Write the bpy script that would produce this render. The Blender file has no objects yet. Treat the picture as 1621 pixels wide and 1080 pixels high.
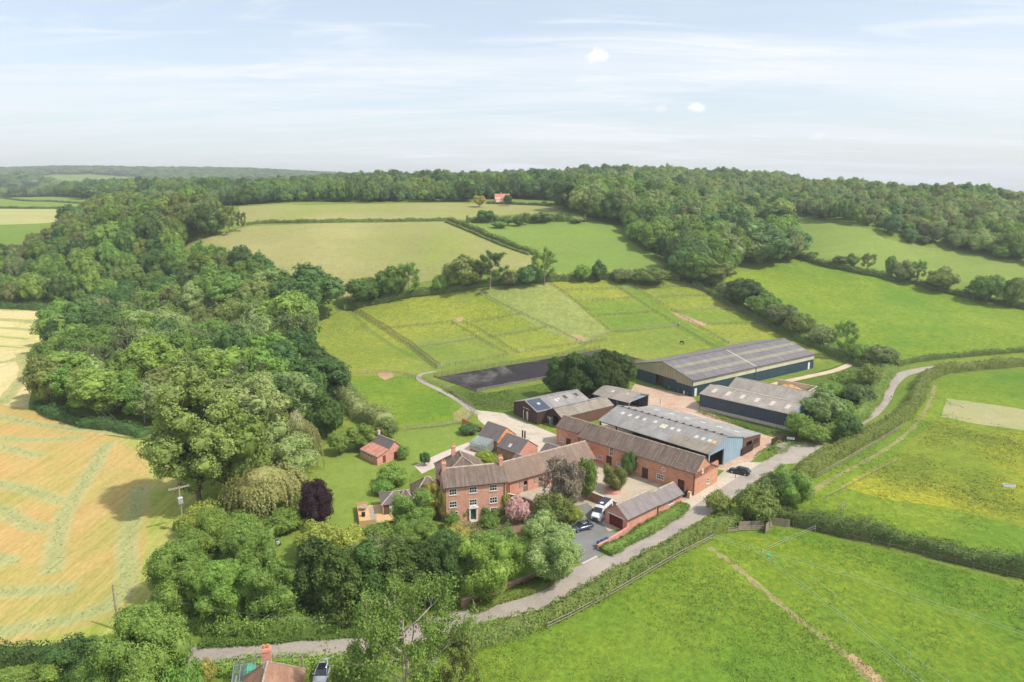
import bpy, bmesh, math, random
import numpy as np
from mathutils import Vector, Matrix
from mathutils.geometry import delaunay_2d_cdt

rnd = random.Random(7)
SC = bpy.context.scene
COL = SC.collection
R = math.radians

# ------------------------------------------------------------------ camera, light, exposure
CAM_H = 61.0
PITCH = 12.5
cam_d = bpy.data.cameras.new('camera'); cam = bpy.data.objects.new('camera', cam_d); COL.objects.link(cam)
cam.location = (0, 0, CAM_H); cam.rotation_euler = (R(90 - PITCH), 0, 0)
cam_d.sensor_width = 36.0; cam_d.lens = 1080 / 1621 * 36
cam_d.clip_start = 0.5; cam_d.clip_end = 30000
SC.camera = cam

SUN_EL, SUN_AZ = 52.0, -22.0           # azimuth measured from +X, negative = towards the camera side
sun_d = bpy.data.lights.new('sun', 'SUN'); sun = bpy.data.objects.new('sun', sun_d); COL.objects.link(sun)
sun_d.energy = 3.25; sun_d.angle = R(2.0); sun_d.color = (1.0, 0.955, 0.88)
sv = Vector((math.cos(R(SUN_EL)) * math.cos(R(SUN_AZ)), math.cos(R(SUN_EL)) * math.sin(R(SUN_AZ)), math.sin(R(SUN_EL))))
sun.rotation_euler = sv.to_track_quat('Z', 'Y').to_euler()
sun.location = (200, -100, 300)

SC.view_settings.view_transform = 'Standard'; SC.view_settings.look = 'None'
SC.view_settings.gamma = 1.0; SC.view_settings.use_curve_mapping = False
SC.view_settings.exposure = 0.36
SC.cycles.max_bounces = 6; SC.cycles.diffuse_bounces = 3; SC.cycles.glossy_bounces = 2
SC.cycles.transmission_bounces = 4; SC.cycles.transparent_max_bounces = 8; SC.cycles.volume_bounces = 0
SC.cycles.use_denoising = True

world = bpy.data.worlds.new('World'); SC.world = world; world.use_nodes = True
wn = world.node_tree.nodes; wl = world.node_tree.links; wn.clear()
def N(nodes, t, **kw):
    n = nodes.new(t)
    for k, v in kw.items():
        if k.startswith('i_'):
            n.inputs[k[2:]].default_value = v
        else:
            setattr(n, k, v)
    return n
w_out = N(wn, 'ShaderNodeOutputWorld'); w_bg = N(wn, 'ShaderNodeBackground'); w_bg.inputs['Strength'].default_value = 0.15
w_sky = N(wn, 'ShaderNodeTexSky'); w_sky.sky_type = 'NISHITA'; w_sky.sun_disc = False
w_sky.sun_elevation = R(SUN_EL); w_sky.sun_rotation = R(90 - SUN_AZ); w_sky.air_density = 1.0; w_sky.dust_density = 1.6; w_sky.ozone_density = 1.2
tc = N(wn, 'ShaderNodeTexCoord'); sep = N(wn, 'ShaderNodeSeparateXYZ'); wl.new(tc.outputs['Generated'], sep.inputs[0])
zz = N(wn, 'ShaderNodeMath', operation='MAXIMUM'); wl.new(sep.outputs['Z'], zz.inputs[0]); zz.inputs[1].default_value = 0.0
za = N(wn, 'ShaderNodeMath', operation='ADD'); wl.new(zz.outputs[0], za.inputs[0]); za.inputs[1].default_value = 0.09
dx = N(wn, 'ShaderNodeMath', operation='DIVIDE'); wl.new(sep.outputs['X'], dx.inputs[0]); wl.new(za.outputs[0], dx.inputs[1])
dy = N(wn, 'ShaderNodeMath', operation='DIVIDE'); wl.new(sep.outputs['Y'], dy.inputs[0]); wl.new(za.outputs[0], dy.inputs[1])
cmb = N(wn, 'ShaderNodeCombineXYZ'); wl.new(dx.outputs[0], cmb.inputs[0]); wl.new(dy.outputs[0], cmb.inputs[1])
def wnoise(scale, loc, rot, det, dist, lo, hi, rough=0.6):
    m = N(wn, 'ShaderNodeMapping'); wl.new(cmb.outputs[0], m.inputs[0]); m.inputs['Scale'].default_value = scale
    m.inputs['Location'].default_value = loc; m.inputs['Rotation'].default_value = (0, 0, R(rot))
    n = N(wn, 'ShaderNodeTexNoise'); wl.new(m.outputs[0], n.inputs['Vector']); n.inputs['Scale'].default_value = 1
    n.inputs['Detail'].default_value = det; n.inputs['Roughness'].default_value = rough; n.inputs['Distortion'].default_value = dist
    mr = N(wn, 'ShaderNodeMapRange'); wl.new(n.outputs[0], mr.inputs[0]); mr.inputs[1].default_value = lo; mr.inputs[2].default_value = hi
    mr.interpolation_type = 'SMOOTHSTEP'
    return mr.outputs[0]
c1 = wnoise((0.22, 0.75, 1), (3.1, 1.7, 0), 8, 7, 0.5, 0.40, 0.66)
c2 = wnoise((0.9, 2.6, 1), (0.4, 5.2, 0), -6, 8, 1.0, 0.46, 0.74)
c3 = wnoise((2.0, 2.6, 1), (7.3, 2.2, 0), 0, 6, 0.2, 0.70, 0.79)
def wmath(op, a, b):
    m = N(wn, 'ShaderNodeMath', operation=op)
    for i, v in enumerate((a, b)):
        if isinstance(v, (int, float)): m.inputs[i].default_value = v
        else: wl.new(v, m.inputs[i])
    m.use_clamp = False
    return m.outputs[0]
cf = wmath('ADD', wmath('MULTIPLY', c1, 0.50), wmath('MULTIPLY', c2, 0.40))
cf = wmath('ADD', cf, 0.42)
hz = N(wn, 'ShaderNodeMapRange'); wl.new(sep.outputs['Z'], hz.inputs[0]); hz.inputs[1].default_value = 0.0; hz.inputs[2].default_value = 0.22
hz.inputs[3].default_value = 0.45; hz.inputs[4].default_value = 0.0
cf = wmath('MAXIMUM', cf, wmath('ADD', hz.outputs[0], wmath('MULTIPLY', cf, 0.45)))
cf = wmath('MINIMUM', cf, 1.0)
mixc = N(wn, 'ShaderNodeMix', data_type='RGBA'); wl.new(cf, mixc.inputs[0]); wl.new(w_sky.outputs[0], mixc.inputs[6])
mixc.inputs[7].default_value = (4.95, 5.2, 5.45, 1)
col_ = mixc.outputs[2]
def raydir(px, py):
    a = (px - 810.5) / 1080; b = -(py - 540) / 1080; c_, s_ = math.cos(R(PITCH)), math.sin(R(PITCH)); return Vector((a, c_ + b * s_, -s_ + b * c_)).normalized()
nz = N(wn, 'ShaderNodeTexNoise'); wl.new(tc.outputs['Generated'], nz.inputs['Vector']); nz.inputs['Scale'].default_value = 38; nz.inputs['Detail'].default_value = 6; nz.inputs['Roughness'].default_value = .65
for px, py, rx, amt in ((945, 90, .024, .75), (1107, 171, .017, .8), (1045, 172, .012, .35), (1292, 216, .012, .3)):
    d = raydir(px, py); sub = N(wn, 'ShaderNodeVectorMath', operation='SUBTRACT'); wl.new(tc.outputs['Generated'], sub.inputs[0]); sub.inputs[1].default_value = d
    mul = N(wn, 'ShaderNodeVectorMath', operation='MULTIPLY'); wl.new(sub.outputs[0], mul.inputs[0]); mul.inputs[1].default_value = (1 / rx, 1 / rx, 1 / (rx * .45))
    ln = N(wn, 'ShaderNodeVectorMath', operation='LENGTH'); wl.new(mul.outputs[0], ln.inputs[0])
    q = wmath('SUBTRACT', wmath('ADD', 1.0, wmath('MULTIPLY', wmath('SUBTRACT', nz.outputs[0], 0.5), 2.6)), ln.outputs['Value'])
    mr = N(wn, 'ShaderNodeMapRange'); wl.new(q, mr.inputs[0]); mr.inputs[1].default_value = 0.0; mr.inputs[2].default_value = 0.7; mr.inputs[4].default_value = amt; mr.interpolation_type = 'SMOOTHSTEP'
    mx = N(wn, 'ShaderNodeMix', data_type='RGBA'); wl.new(mr.outputs[0], mx.inputs[0]); wl.new(col_, mx.inputs[6]); mx.inputs[7].default_value = (5.9, 5.85, 5.75, 1); col_ = mx.outputs[2]
wl.new(col_, w_bg.inputs['Color']); wl.new(w_bg.outputs[0], w_out.inputs[0])

# ------------------------------------------------------------------ material helpers
MATS = {}
class NT:
    def __init__(self, name):
        self.m = bpy.data.materials.new(name); self.m.use_nodes = True
        self.n = self.m.node_tree.nodes; self.l = self.m.node_tree.links; self.n.clear()
        self.out = self.n.new('ShaderNodeOutputMaterial')
    def node(self, t, **kw): return N(self.n, t, **kw)
    def geo(self):
        return self.node('ShaderNodeNewGeometry').outputs['Position']
    def obj(self):
        return self.node('ShaderNodeTexCoord').outputs['Object']
    def map(self, v, scale=(1, 1, 1), rot=(0, 0, 0), loc=(0, 0, 0)):
        m = self.node('ShaderNodeMapping'); self.l.new(v, m.inputs[0]); m.inputs['Scale'].default_value = scale
        m.inputs['Rotation'].default_value = rot; m.inputs['Location'].default_value = loc; return m.outputs[0]
    def noise(self, v, s, det=4, rough=0.6, dist=0.0, lo=0.3, hi=0.7):
        n = self.node('ShaderNodeTexNoise'); self.l.new(v, n.inputs['Vector']); n.inputs['Scale'].default_value = s
        n.inputs['Detail'].default_value = det; n.inputs['Roughness'].default_value = rough; n.inputs['Distortion'].default_value = dist
        mr = self.node('ShaderNodeMapRange'); self.l.new(n.outputs[0], mr.inputs[0]); mr.inputs[1].default_value = lo; mr.inputs[2].default_value = hi
        return mr.outputs[0]
    def math(self, op, a, b=0.0):
        m = self.node('ShaderNodeMath', operation=op)
        for i, v in enumerate((a, b)):
            if isinstance(v, (int, float)): m.inputs[i].default_value = v
            else: self.l.new(v, m.inputs[i])
        return m.outputs[0]
    def mix(self, f, a, b, blend='MIX'):
        m = self.node('ShaderNodeMix', data_type='RGBA'); m.blend_type = blend
        for i, v in ((0, f), (6, a), (7, b)):
            if isinstance(v, tuple): m.inputs[i].default_value = v if len(v) == 4 else (*v, 1)
            elif isinstance(v, (int, float)): m.inputs[i].default_value = v
            else: self.l.new(v, m.inputs[i])
        return m.outputs[2]
    def val(self, col, v):            # brightness multiply by a factor socket
        h = self.node('ShaderNodeHueSaturation'); self.l.new(col, h.inputs['Color'])
        if isinstance(v, (int, float)): h.inputs['Value'].default_value = v
        else: self.l.new(v, h.inputs['Value'])
        return h.outputs[0]
    def finish(self, col, rough=0.85, spec=0.2, metal=0.0, bump=None, bstr=0.3, bdist=0.1):
        p = self.node('ShaderNodeBsdfPrincipled')
        if isinstance(col, tuple): p.inputs['Base Color'].default_value = (*col[:3], 1)
        else: self.l.new(col, p.inputs['Base Color'])
        p.inputs['Roughness'].default_value = rough; p.inputs['Specular IOR Level'].default_value = spec
        p.inputs['Metallic'].default_value = metal
        if bump is not None:
            b = self.node('ShaderNodeBump'); self.l.new(bump, b.inputs['Height']); b.inputs['Strength'].default_value = bstr
            b.inputs['Distance'].default_value = bdist; self.l.new(b.outputs[0], p.inputs['Normal'])
        self.l.new(p.outputs[0], self.out.inputs[0]); return self.m

def plain(name, col, rough=0.6, spec=0.3, metal=0.0, var=0.12, s=2.0):
    if name in MATS: return MATS[name]
    t = NT(name); v = t.noise(t.obj(), s, 5)
    c = t.mix(v, tuple(x * (1 - var) for x in col), tuple(min(1, x * (1 + var)) for x in col))
    MATS[name] = t.finish(c, rough, spec, metal); return MATS[name]

def grass(name, A, B, yellow=0.0, dark=0.5, Y=(0.50, 0.42, 0.03), big=0.018, stripe=None, dry=None, bump=0.5, fine=0.55):
    t = NT(name); p = t.geo()
    a = t.noise(p, big, 5, 0.6, 0.6, 0.32, 0.68)
    c = t.mix(a, A, B)
    if dry:
        d = t.noise(t.map(p, loc=(31, 7, 0)), big * 1.7, 6, 0.65, 0.4, dry[1], dry[1] + 0.16)
        c = t.mix(t.math('MULTIPLY', d, 0.85), c, dry[0])
    if dark:   # tussocks of coarser, bluer grass
        q = t.noise(t.map(p, loc=(5, 9, 3)), 0.16, 7, 0.72, 0.5, 0.55, 0.70)
        c = t.mix(t.math('MULTIPLY', q, dark), c, tuple(x * y for x, y in zip(A, (0.55, 0.72, 0.9))))
    if yellow:
        y1 = t.noise(t.map(p, loc=(17, 3, 0)), 0.022, 5, 0.6, 0.3, 0.40, 0.56)
        y2 = t.noise(p, 0.9, 4, 0.8, 0, 0.40, 0.66)
        c = t.mix(t.math('MULTIPLY', t.math('MULTIPLY', y1, y2), yellow), c, Y)
    if stripe:
        ang, sc, amt = stripe
        w = t.noise(t.map(p, scale=(0.004, sc, 0.1), rot=(0, 0, R(ang))), 1.0, 3, 0.5, 0, 0.35, 0.65)
        c = t.mix(t.math('MULTIPLY', w, amt), c, tuple(x * 0.72 for x in B))
    f1 = t.noise(p, 0.40, 7, 0.78, 0.3, 0.30, 0.70)
    f2 = t.noise(t.map(p, scale=(1, 0.6, 1)), 1.5, 6, 0.85, 0, 0.32, 0.68)
    br = t.math('ADD', t.math('MULTIPLY', f1, fine), t.math('MULTIPLY', f2, fine * 1.15))
    c = t.val(c, t.math('ADD', br, 1.0 - fine * 1.02))
    gq = t.noise(t.map(p, loc=(77, 1, 0)), 0.055, 7, 0.7, 0.6, 0.40, 0.62)
    c = t.mix(t.math('MULTIPLY', gq, 0.22), c, tuple(x * y for x, y in zip(A, (0.80, 0.92, 1.25))))
    MATS[name] = t.finish(c, 0.9, 0.1, bump=t.math('ADD', f1, f2), bstr=bump, bdist=0.5); return MATS[name]

def surf(name, A, B, s1=0.15, s2=2.5, rough=0.9, patch=None, streak=None, bstr=0.25, fine=0.2):
    t = NT(name); p = t.geo()
    c = t.mix(t.noise(p, s1, 6, 0.65, 0.4), A, B)
    if patch:
        c = t.mix(t.math('MULTIPLY', t.noise(t.map(p, loc=(9, 4, 1)), patch[1], 6, 0.7, 0.6, 0.5, 0.66), patch[2]), c, patch[0])
    f = t.noise(p, s2, 6, 0.8)
    c = t.val(c, t.math('ADD', t.math('MULTIPLY', f, fine * 2), 1 - fine))
    MATS[name] = t.finish(c, rough, 0.15, bump=f, bstr=bstr, bdist=0.08); return MATS[name]

G_BR = (0.150, 0.225, 0.032); G_YG = (0.235, 0.280, 0.048)
grass('grass', G_BR, G_YG, dark=0.5, dry=((0.34, 0.33, 0.12), 0.62))
grass('lawn', (0.165, 0.240, 0.036), (0.255, 0.310, 0.060), dark=0.15, stripe=(35, 0.35, 0.35), bump=0.2, fine=0.32)
grass('buttercup pasture', (0.165, 0.240, 0.026), (0.245, 0.285, 0.032), yellow=1.25, dark=0.35)
grass('lush pasture', (0.105, 0.215, 0.020), (0.210, 0.295, 0.034), yellow=0.35, dark=0.45, big=0.016, dry=((0.30, 0.29, 0.08), 0.66))
grass('paddock grass', (0.175, 0.245, 0.036), (0.260, 0.300, 0.055), yellow=0.5, dark=0.35)
grass('paddock green', (0.145, 0.235, 0.030), (0.215, 0.285, 0.044), yellow=0.15, dark=0.4)
grass('paddock dry', (0.225, 0.285, 0.060), (0.340, 0.350, 0.115), dark=0.3, dry=((0.46, 0.34, 0.19), 0.63))
grass('hay meadow', (0.290, 0.290, 0.090), (0.390, 0.355, 0.140), dark=0.3, big=0.008, stripe=(65, 0.08, 0.25), dry=((0.27, 0.32, 0.06), 0.5), fine=0.25)
grass('hay meadow green', (0.170, 0.265, 0.045), (0.250, 0.315, 0.070), dark=0.2, big=0.008, stripe=(35, 0.09, 0.3), fine=0.25)
grass('far meadow', (0.165, 0.255, 0.045), (0.230, 0.300, 0.060), dark=0.0, big=0.006, fine=0.2)
grass('far mown field', (0.50, 0.46, 0.20), (0.42, 0.42, 0.15), dark=0.0, big=0.01, stripe=(10, 0.12, 0.4), fine=0.2)
grass('mown patch', (0.46, 0.40, 0.20), (0.36, 0.37, 0.14), dark=0.3, big=0.05, fine=0.2)
grass('rough verge', (0.115, 0.205, 0.026), (0.215, 0.270, 0.050), dark=0.6, big=0.05, fine=0.5, bump=0.9)
grass('worn grass', (0.25, 0.26, 0.075), (0.37, 0.31, 0.14), dark=0.2, big=0.08)
def cutfield(name, A, B, GR):
    t = NT(name); p = t.geo()
    a = t.noise(p, 0.022, 6, 0.6, 0.8, 0.36, 0.62)
    c = t.mix(a, A, B)
    g = t.noise(t.map(p, loc=(40, 12, 0)), 0.030, 6, 0.65, 1.2, 0.40, 0.60)
    c = t.mix(t.math('MULTIPLY', g, 0.85), c, GR)
    w = t.noise(t.map(p, scale=(1, 0.06, 1), rot=(0, 0, R(12))), 0.9, 5, 0.7, 0, 0.4, 0.6)
    c = t.mix(t.math('MULTIPLY', w, 0.4), c, tuple(x * 1.3 for x in B))
    f = t.noise(t.map(p, scale=(1, 0.4, 1), rot=(0, 0, R(12))), 1.6, 6, 0.8, 0, 0.25, 0.75)
    c = t.val(c, t.math('ADD', t.math('MULTIPLY', f, 0.5), 0.75))
    MATS[name] = t.finish(c, 0.95, 0.05, bump=f, bstr=0.5, bdist=0.2)
cutfield('stubble', (0.50, 0.295, 0.110), (0.49, 0.360, 0.135), (0.33, 0.325, 0.085))
cutfield('swath edge', (0.42, 0.345, 0.145), (0.45, 0.38, 0.165), (0.33, 0.34, 0.11))
cutfield('swath', (0.36, 0.36, 0.15), (0.40, 0.38, 0.17), (0.30, 0.33, 0.12))
cutfield('pale stubble', (0.62, 0.50, 0.30), (0.62, 0.50, 0.24), (0.42, 0.42, 0.14))
cutfield('field margin', (0.33, 0.36, 0.08), (0.46, 0.40, 0.14), (0.26, 0.33, 0.05))
surf('lane asphalt', (0.33, 0.285, 0.245), (0.43, 0.37, 0.31), 0.12, 3.0, patch=((0.24, 0.21, 0.19), 0.25, 0.5))
surf('yard concrete', (0.47, 0.40, 0.31), (0.60, 0.51, 0.40), 0.14, 2.0, patch=((0.33, 0.28, 0.22), 0.3, 0.6))
surf('courtyard gravel', (0.41, 0.34, 0.245), (0.54, 0.46, 0.34), 0.16, 4.0, patch=((0.30, 0.25, 0.18), 0.2, 0.5))
surf('red dirt', (0.44, 0.29, 0.20), (0.58, 0.45, 0.34), 0.12, 1.6, patch=((0.50, 0.22, 0.12), 0.2, 0.6), fine=0.3)
surf('grey gravel', (0.17, 0.17, 0.165), (0.24, 0.235, 0.22), 0.25, 5.0, fine=0.15)
surf('dirt track', (0.52, 0.38, 0.25), (0.62, 0.50, 0.36), 0.2, 2.0)
surf('bare soil', (0.40, 0.22, 0.13), (0.44, 0.33, 0.18), 0.3, 1.5, fine=0.3)
surf('dark riding surface', (0.024, 0.021, 0.022), (0.042, 0.037, 0.038), 0.12, 1.8, patch=((0.17, 0.15, 0.14), 0.055, 0.8), fine=0.3)
surf('garden soil', (0.20, 0.13, 0.08), (0.28, 0.20, 0.12), 0.5, 3.0, fine=0.3)
surf('stone paving', (0.50, 0.40, 0.34), (0.60, 0.50, 0.42), 0.8, 3.0)

def brick_mat(name, A, B, C):
    t = NT(name); p = t.obj()
    c = t.mix(t.noise(p, 0.45, 6, 0.7, 0.3), A, B)
    c = t.mix(t.math('MULTIPLY', t.noise(t.map(p, loc=(4, 2, 8)), 0.8, 7, 0.75, 0.2, 0.52, 0.68), 0.55), c, C)
    nb = t.node('ShaderNodeTexBrick'); t.l.new(t.map(p, rot=(R(90), 0, 0)), nb.inputs['Vector'])
    nb.inputs['Scale'].default_value = 1.0; nb.inputs['Brick Width'].default_value = 0.45; nb.inputs['Row Height'].default_value = 0.15
    nb.inputs['Mortar Size'].default_value = 0.02; nb.inputs['Bias'].default_value = 0.0
    nb.inputs['Color1'].default_value = (0.78, 0.78, 0.78, 1); nb.inputs['Color2'].default_value = (1.15, 1.15, 1.15, 1); nb.inputs['Mortar'].default_value = (1.15, 1.2, 1.25, 1)
    c = t.mix(0.75, c, nb.outputs[0], 'MULTIPLY')
    f = t.noise(p, 5.0, 4, 0.8)
    c = t.val(c, t.math('ADD', t.math('MULTIPLY', f, 0.45), 0.82))
    MATS[name] = t.finish(c, 0.9, 0.15, bump=f, bstr=0.2, bdist=0.03)
brick_mat('house brick', (0.57, 0.285, 0.200), (0.64, 0.36, 0.260), (0.47, 0.23, 0.165))
brick_mat('barn brick', (0.51, 0.240, 0.150), (0.60, 0.315, 0.205), (0.36, 0.165, 0.11))
brick_mat('orange brick', (0.66, 0.245, 0.105), (0.74, 0.33, 0.16), (0.52, 0.20, 0.10))
brick_mat('old brick', (0.30, 0.16, 0.11), (0.40, 0.24, 0.16), (0.22, 0.12, 0.09))
brick_mat('pink brick', (0.55, 0.24, 0.18), (0.66, 0.33, 0.25), (0.45, 0.2, 0.15))

def roof_mat(name, A, B, lichen=(0.42, 0.27, 0.13), la=0.5, streak=0.5, rows=True, ss=1.0):
    t = NT(name); p = t.obj()
    c = t.mix(t.noise(p, 0.35 * ss, 6, 0.7, 0.4), A, B)
    st = t.noise(t.map(p, scale=(2.2, 0.16, 0.16)), 1.0, 6, 0.7, 0.3, 0.42, 0.66)
    c = t.mix(t.math('MULTIPLY', st, streak), c, tuple(x * 0.5 for x in A))
    st2 = t.noise(t.map(p, scale=(3.1, 0.2, 0.2), loc=(7, 0, 0)), 1.0, 6, 0.7, 0.3, 0.5, 0.72)
    c = t.mix(t.math('MULTIPLY', st2, streak * 0.8), c, tuple(min(1, x * 1.55) for x in B))
    li = t.noise(t.map(p, loc=(3, 8, 1)), 1.3, 8, 0.8, 0.4, 0.53, 0.66)
    lz = t.noise(t.map(p, loc=(13, 8, 1)), 0.16, 3, 0.5, 0.2, 0.42, 0.62)
    c = t.mix(t.math('MULTIPLY', t.math('MULTIPLY', li, lz), la), c, lichen)
    f = t.noise(t.map(p, scale=(1, 1.0, 1)), 4.5, 5, 0.8)
    c = t.val(c, t.math('ADD', t.math('MULTIPLY', f, 0.5), 0.78))
    b = f
    if rows:
        w = t.node('ShaderNodeTexWave'); w.bands_direction = 'Y'; t.l.new(t.map(p), w.inputs['Vector']); w.inputs['Scale'].default_value = 1.1; w.inputs['Distortion'].default_value = 0.6
        b = t.math('ADD', t.math('MULTIPLY', w.outputs['Fac'], 0.6), f)
    MATS[name] = t.finish(c, 0.85, 0.2, bump=b, bstr=0.4, bdist=0.04)
roof_mat('house tiles', (0.150, 0.108, 0.085), (0.225, 0.172, 0.140), streak=0.7)
roof_mat('stable tiles', (0.195, 0.135, 0.102), (0.265, 0.195, 0.150), lichen=(0.50, 0.23, 0.12), la=1.0, streak=0.3)
roof_mat('barn tiles', (0.150, 0.108, 0.086), (0.225, 0.170, 0.138), la=0.9, streak=0.7)
roof_mat('slate', (0.140, 0.118, 0.115), (0.195, 0.165, 0.158), la=0.3, streak=0.3)
roof_mat('garage tiles', (0.205, 0.172, 0.165), (0.27, 0.235, 0.225), la=0.3, streak=0.35)
roof_mat('foreground tiles', (0.32, 0.17, 0.115), (0.42, 0.25, 0.17), la=0.4, streak=0.3)
roof_mat('red corrugated', (0.45, 0.16, 0.11), (0.55, 0.30, 0.22), lichen=(0.7, 0.62, 0.56), la=0.8, streak=0.4, ss=3)

def sheet_mat(name, A, B, C=None, la=0.6, lich=(0.32, 0.27, 0.18), pitch=1.05, rough=0.75):
    t = NT(name); p = t.obj()
    c = t.mix(t.noise(p, 0.25, 6, 0.7, 0.4), A, B)
    # sheets of slightly different tone
    bt = t.node('ShaderNodeTexBrick'); t.l.new(p, bt.inputs['Vector']); bt.inputs['Scale'].default_value = 1.0
    bt.inputs['Brick Width'].default_value = pitch; bt.inputs['Row Height'].default_value = 2.3; bt.inputs['Mortar Size'].default_value = 0.03; bt.offset = 0.0
    bt.inputs['Color1'].default_value = (0.82, 0.82, 0.82, 1); bt.inputs['Color2'].default_value = (1.12, 1.12, 1.12, 1); bt.inputs['Mortar'].default_value = (0.6, 0.6, 0.6, 1)
    c = t.mix(0.8, c, bt.outputs[0], 'MULTIPLY')
    li = t.noise(t.map(p, scale=(1.6, 0.5, 1)), 0.8, 8, 0.8, 0.3, 0.47, 0.68)
    c = t.mix(t.math('MULTIPLY', li, la), c, lich)
    w = t.node('ShaderNodeTexWave'); w.bands_direction = 'X'; t.l.new(p, w.inputs['Vector']); w.inputs['Scale'].default_value = 2.2
    f = t.noise(p, 3.0, 5, 0.8)
    c = t.val(c, t.math('ADD', t.math('MULTIPLY', f, 0.4), 0.82))
    MATS[name] = t.finish(c, rough, 0.3, bump=t.math('ADD', w.outputs['Fac'], f), bstr=0.35, bdist=0.05)
sheet_mat('fibre cement', (0.235, 0.225, 0.215), (0.33, 0.315, 0.30), la=0.45)
sheet_mat('brown fibre cement', (0.270, 0.235, 0.200), (0.36, 0.32, 0.28), la=0.5, lich=(0.40, 0.34, 0.27))
sheet_mat('lichened fibre cement', (0.215, 0.185, 0.150), (0.31, 0.27, 0.22), la=0.8, lich=(0.36, 0.30, 0.21))
sheet_mat('new fibre cement', (0.30, 0.285, 0.27), (0.37, 0.35, 0.33), la=0.2)
sheet_mat('arena roof sheet', (0.150, 0.138, 0.142), (0.20, 0.186, 0.188), la=0.2)
sheet_mat('mossy roof light', (0.235, 0.215, 0.16), (0.30, 0.275, 0.20), la=0.7, lich=(0.20, 0.19, 0.13))

def clad(name, A, pitch=0.5, var=0.12, rough=0.55, dirt=0.25, ax=0):
    t = NT(name); p = t.obj()
    c = t.mix(t.noise(p, 0.3, 5, 0.6), tuple(x * (1 - var) for x in A), tuple(min(1, x * (1 + var)) for x in A))
    w = t.node('ShaderNodeTexWave'); w.bands_direction = 'DIAGONAL' if ax == 2 else 'X'
    sx = t.node('ShaderNodeSeparateXYZ'); t.l.new(p, sx.inputs[0]); cx = t.node('ShaderNodeCombineXYZ')
    t.l.new(t.math('ADD', sx.outputs[0], sx.outputs[1]), cx.inputs[0])
    w.bands_direction = 'X'; t.l.new(cx.outputs[0], w.inputs['Vector']); w.inputs['Scale'].default_value = 0.314 / pitch
    c = t.val(c, t.math('ADD', t.math('MULTIPLY', w.outputs['Fac'], 0.18), 0.9))
    st = t.noise(t.map(cx.outputs[0], scale=(3, 1, 1)), 1.0, 5, 0.7)
    c = t.val(c, t.math('ADD', t.math('MULTIPLY', st, dirt), 1 - dirt * 0.5))
    MATS[name] = t.finish(c, rough, 0.3, bump=w.outputs['Fac'], bstr=0.4, bdist=0.03)
clad('teal cladding', (0.030, 0.062, 0.088), 0.9)
clad('navy cladding', (0.062, 0.080, 0.115), 0.9)
clad('cream roof light', (0.58, 0.55, 0.40), 1.0, dirt=0.3)
clad('gable roof light', (0.36, 0.33, 0.21), 1.0, dirt=0.5)
clad('pale blue cladding', (0.27, 0.37, 0.45), 0.9, dirt=0.25)
clad('galvanised blue', (0.25, 0.40, 0.55), 0.9)
clad('brown boarding', (0.070, 0.040, 0.032), 0.35, dirt=0.35, rough=0.8)
clad('shed boarding', (0.155, 0.085, 0.060), 0.4, dirt=0.3, rough=0.8)
clad('orange boarding', (0.62, 0.24, 0.06), 0.25, dirt=0.2)
clad('new decking', (0.62, 0.40, 0.19), 0.15, dirt=0.25, rough=0.8)
clad('old boarding', (0.33, 0.27, 0.21), 0.25, dirt=0.4, rough=0.9)
plain('white paint', (0.80, 0.79, 0.76), 0.4, 0.4, var=0.04)
plain('pale stone', (0.55, 0.48, 0.40), 0.8)
plain('lead ridge', (0.40, 0.33, 0.25), 0.8, var=0.4, s=1.2)
plain('fascia', (0.10, 0.07, 0.06), 0.7)
plain('painted interior shade', (0.012, 0.011, 0.010), 0.9)  # near-black colour standing in for the shade inside buildings
plain('barn floor', (0.16, 0.12, 0.09), 0.9)
plain('dark timber', (0.055, 0.035, 0.027), 0.8)
plain('brown door', (0.085, 0.042, 0.028), 0.6)
plain('red door', (0.165, 0.015, 0.016), 0.45, 0.4)
plain('green door', (0.012, 0.085, 0.05), 0.35, 0.5)
plain('rusty door', (0.22, 0.06, 0.04), 0.7)
plain('weathered wood', (0.36, 0.30, 0.235), 0.9, var=0.25)
plain('creosoted wood', (0.20, 0.15, 0.11), 0.9, var=0.25)
plain('grey fence wood', (0.21, 0.17, 0.13), 0.9, var=0.25)
plain('brown fence wood', (0.20, 0.145, 0.105), 0.9, var=0.25)
plain('galvanised steel', (0.50, 0.51, 0.52), 0.4, 0.5, 0.6)
plain('steel', (0.18, 0.19, 0.20), 0.5, 0.5, 0.5)
plain('black plastic', (0.015, 0.015, 0.016), 0.5)
plain('blue plastic', (0.025, 0.07, 0.18), 0.4)
plain('green cloth', (0.05, 0.50, 0.32), 0.7)
plain('terracotta', (0.62, 0.24, 0.10), 0.7)
plain('clear roof light', (0.55, 0.54, 0.50), 0.35, 0.5)
plain('solar glass', (0.012, 0.016, 0.030), 0.12, 0.6)
plain('tyre', (0.014, 0.014, 0.014), 0.85)
plain('alloy', (0.55, 0.55, 0.56), 0.3, 0.5, 0.8)
plain('lamp glass', (0.75, 0.76, 0.78), 0.15, 0.6)
plain('tail lamp', (0.35, 0.01, 0.01), 0.2, 0.6)
plain('silver paint', (0.56, 0.58, 0.61), 0.25, 0.6, 0.4)
plain('white van paint', (0.74, 0.75, 0.76), 0.25, 0.6)
plain('black paint', (0.012, 0.015, 0.025), 0.18, 0.7)
plain('grey blue paint', (0.09, 0.11, 0.15), 0.2, 0.7, 0.4)
plain('tape', (0.48, 0.53, 0.42), 0.6)
plain('woodchip', (0.62, 0.36, 0.15), 0.95, var=0.35, s=6)
plain('horse coat', (0.045, 0.020, 0.012), 0.6)
plain('number plate', (0.75, 0.70, 0.30), 0.5)
plain('rubber mat', (0.10, 0.10, 0.10), 0.9)
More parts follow.
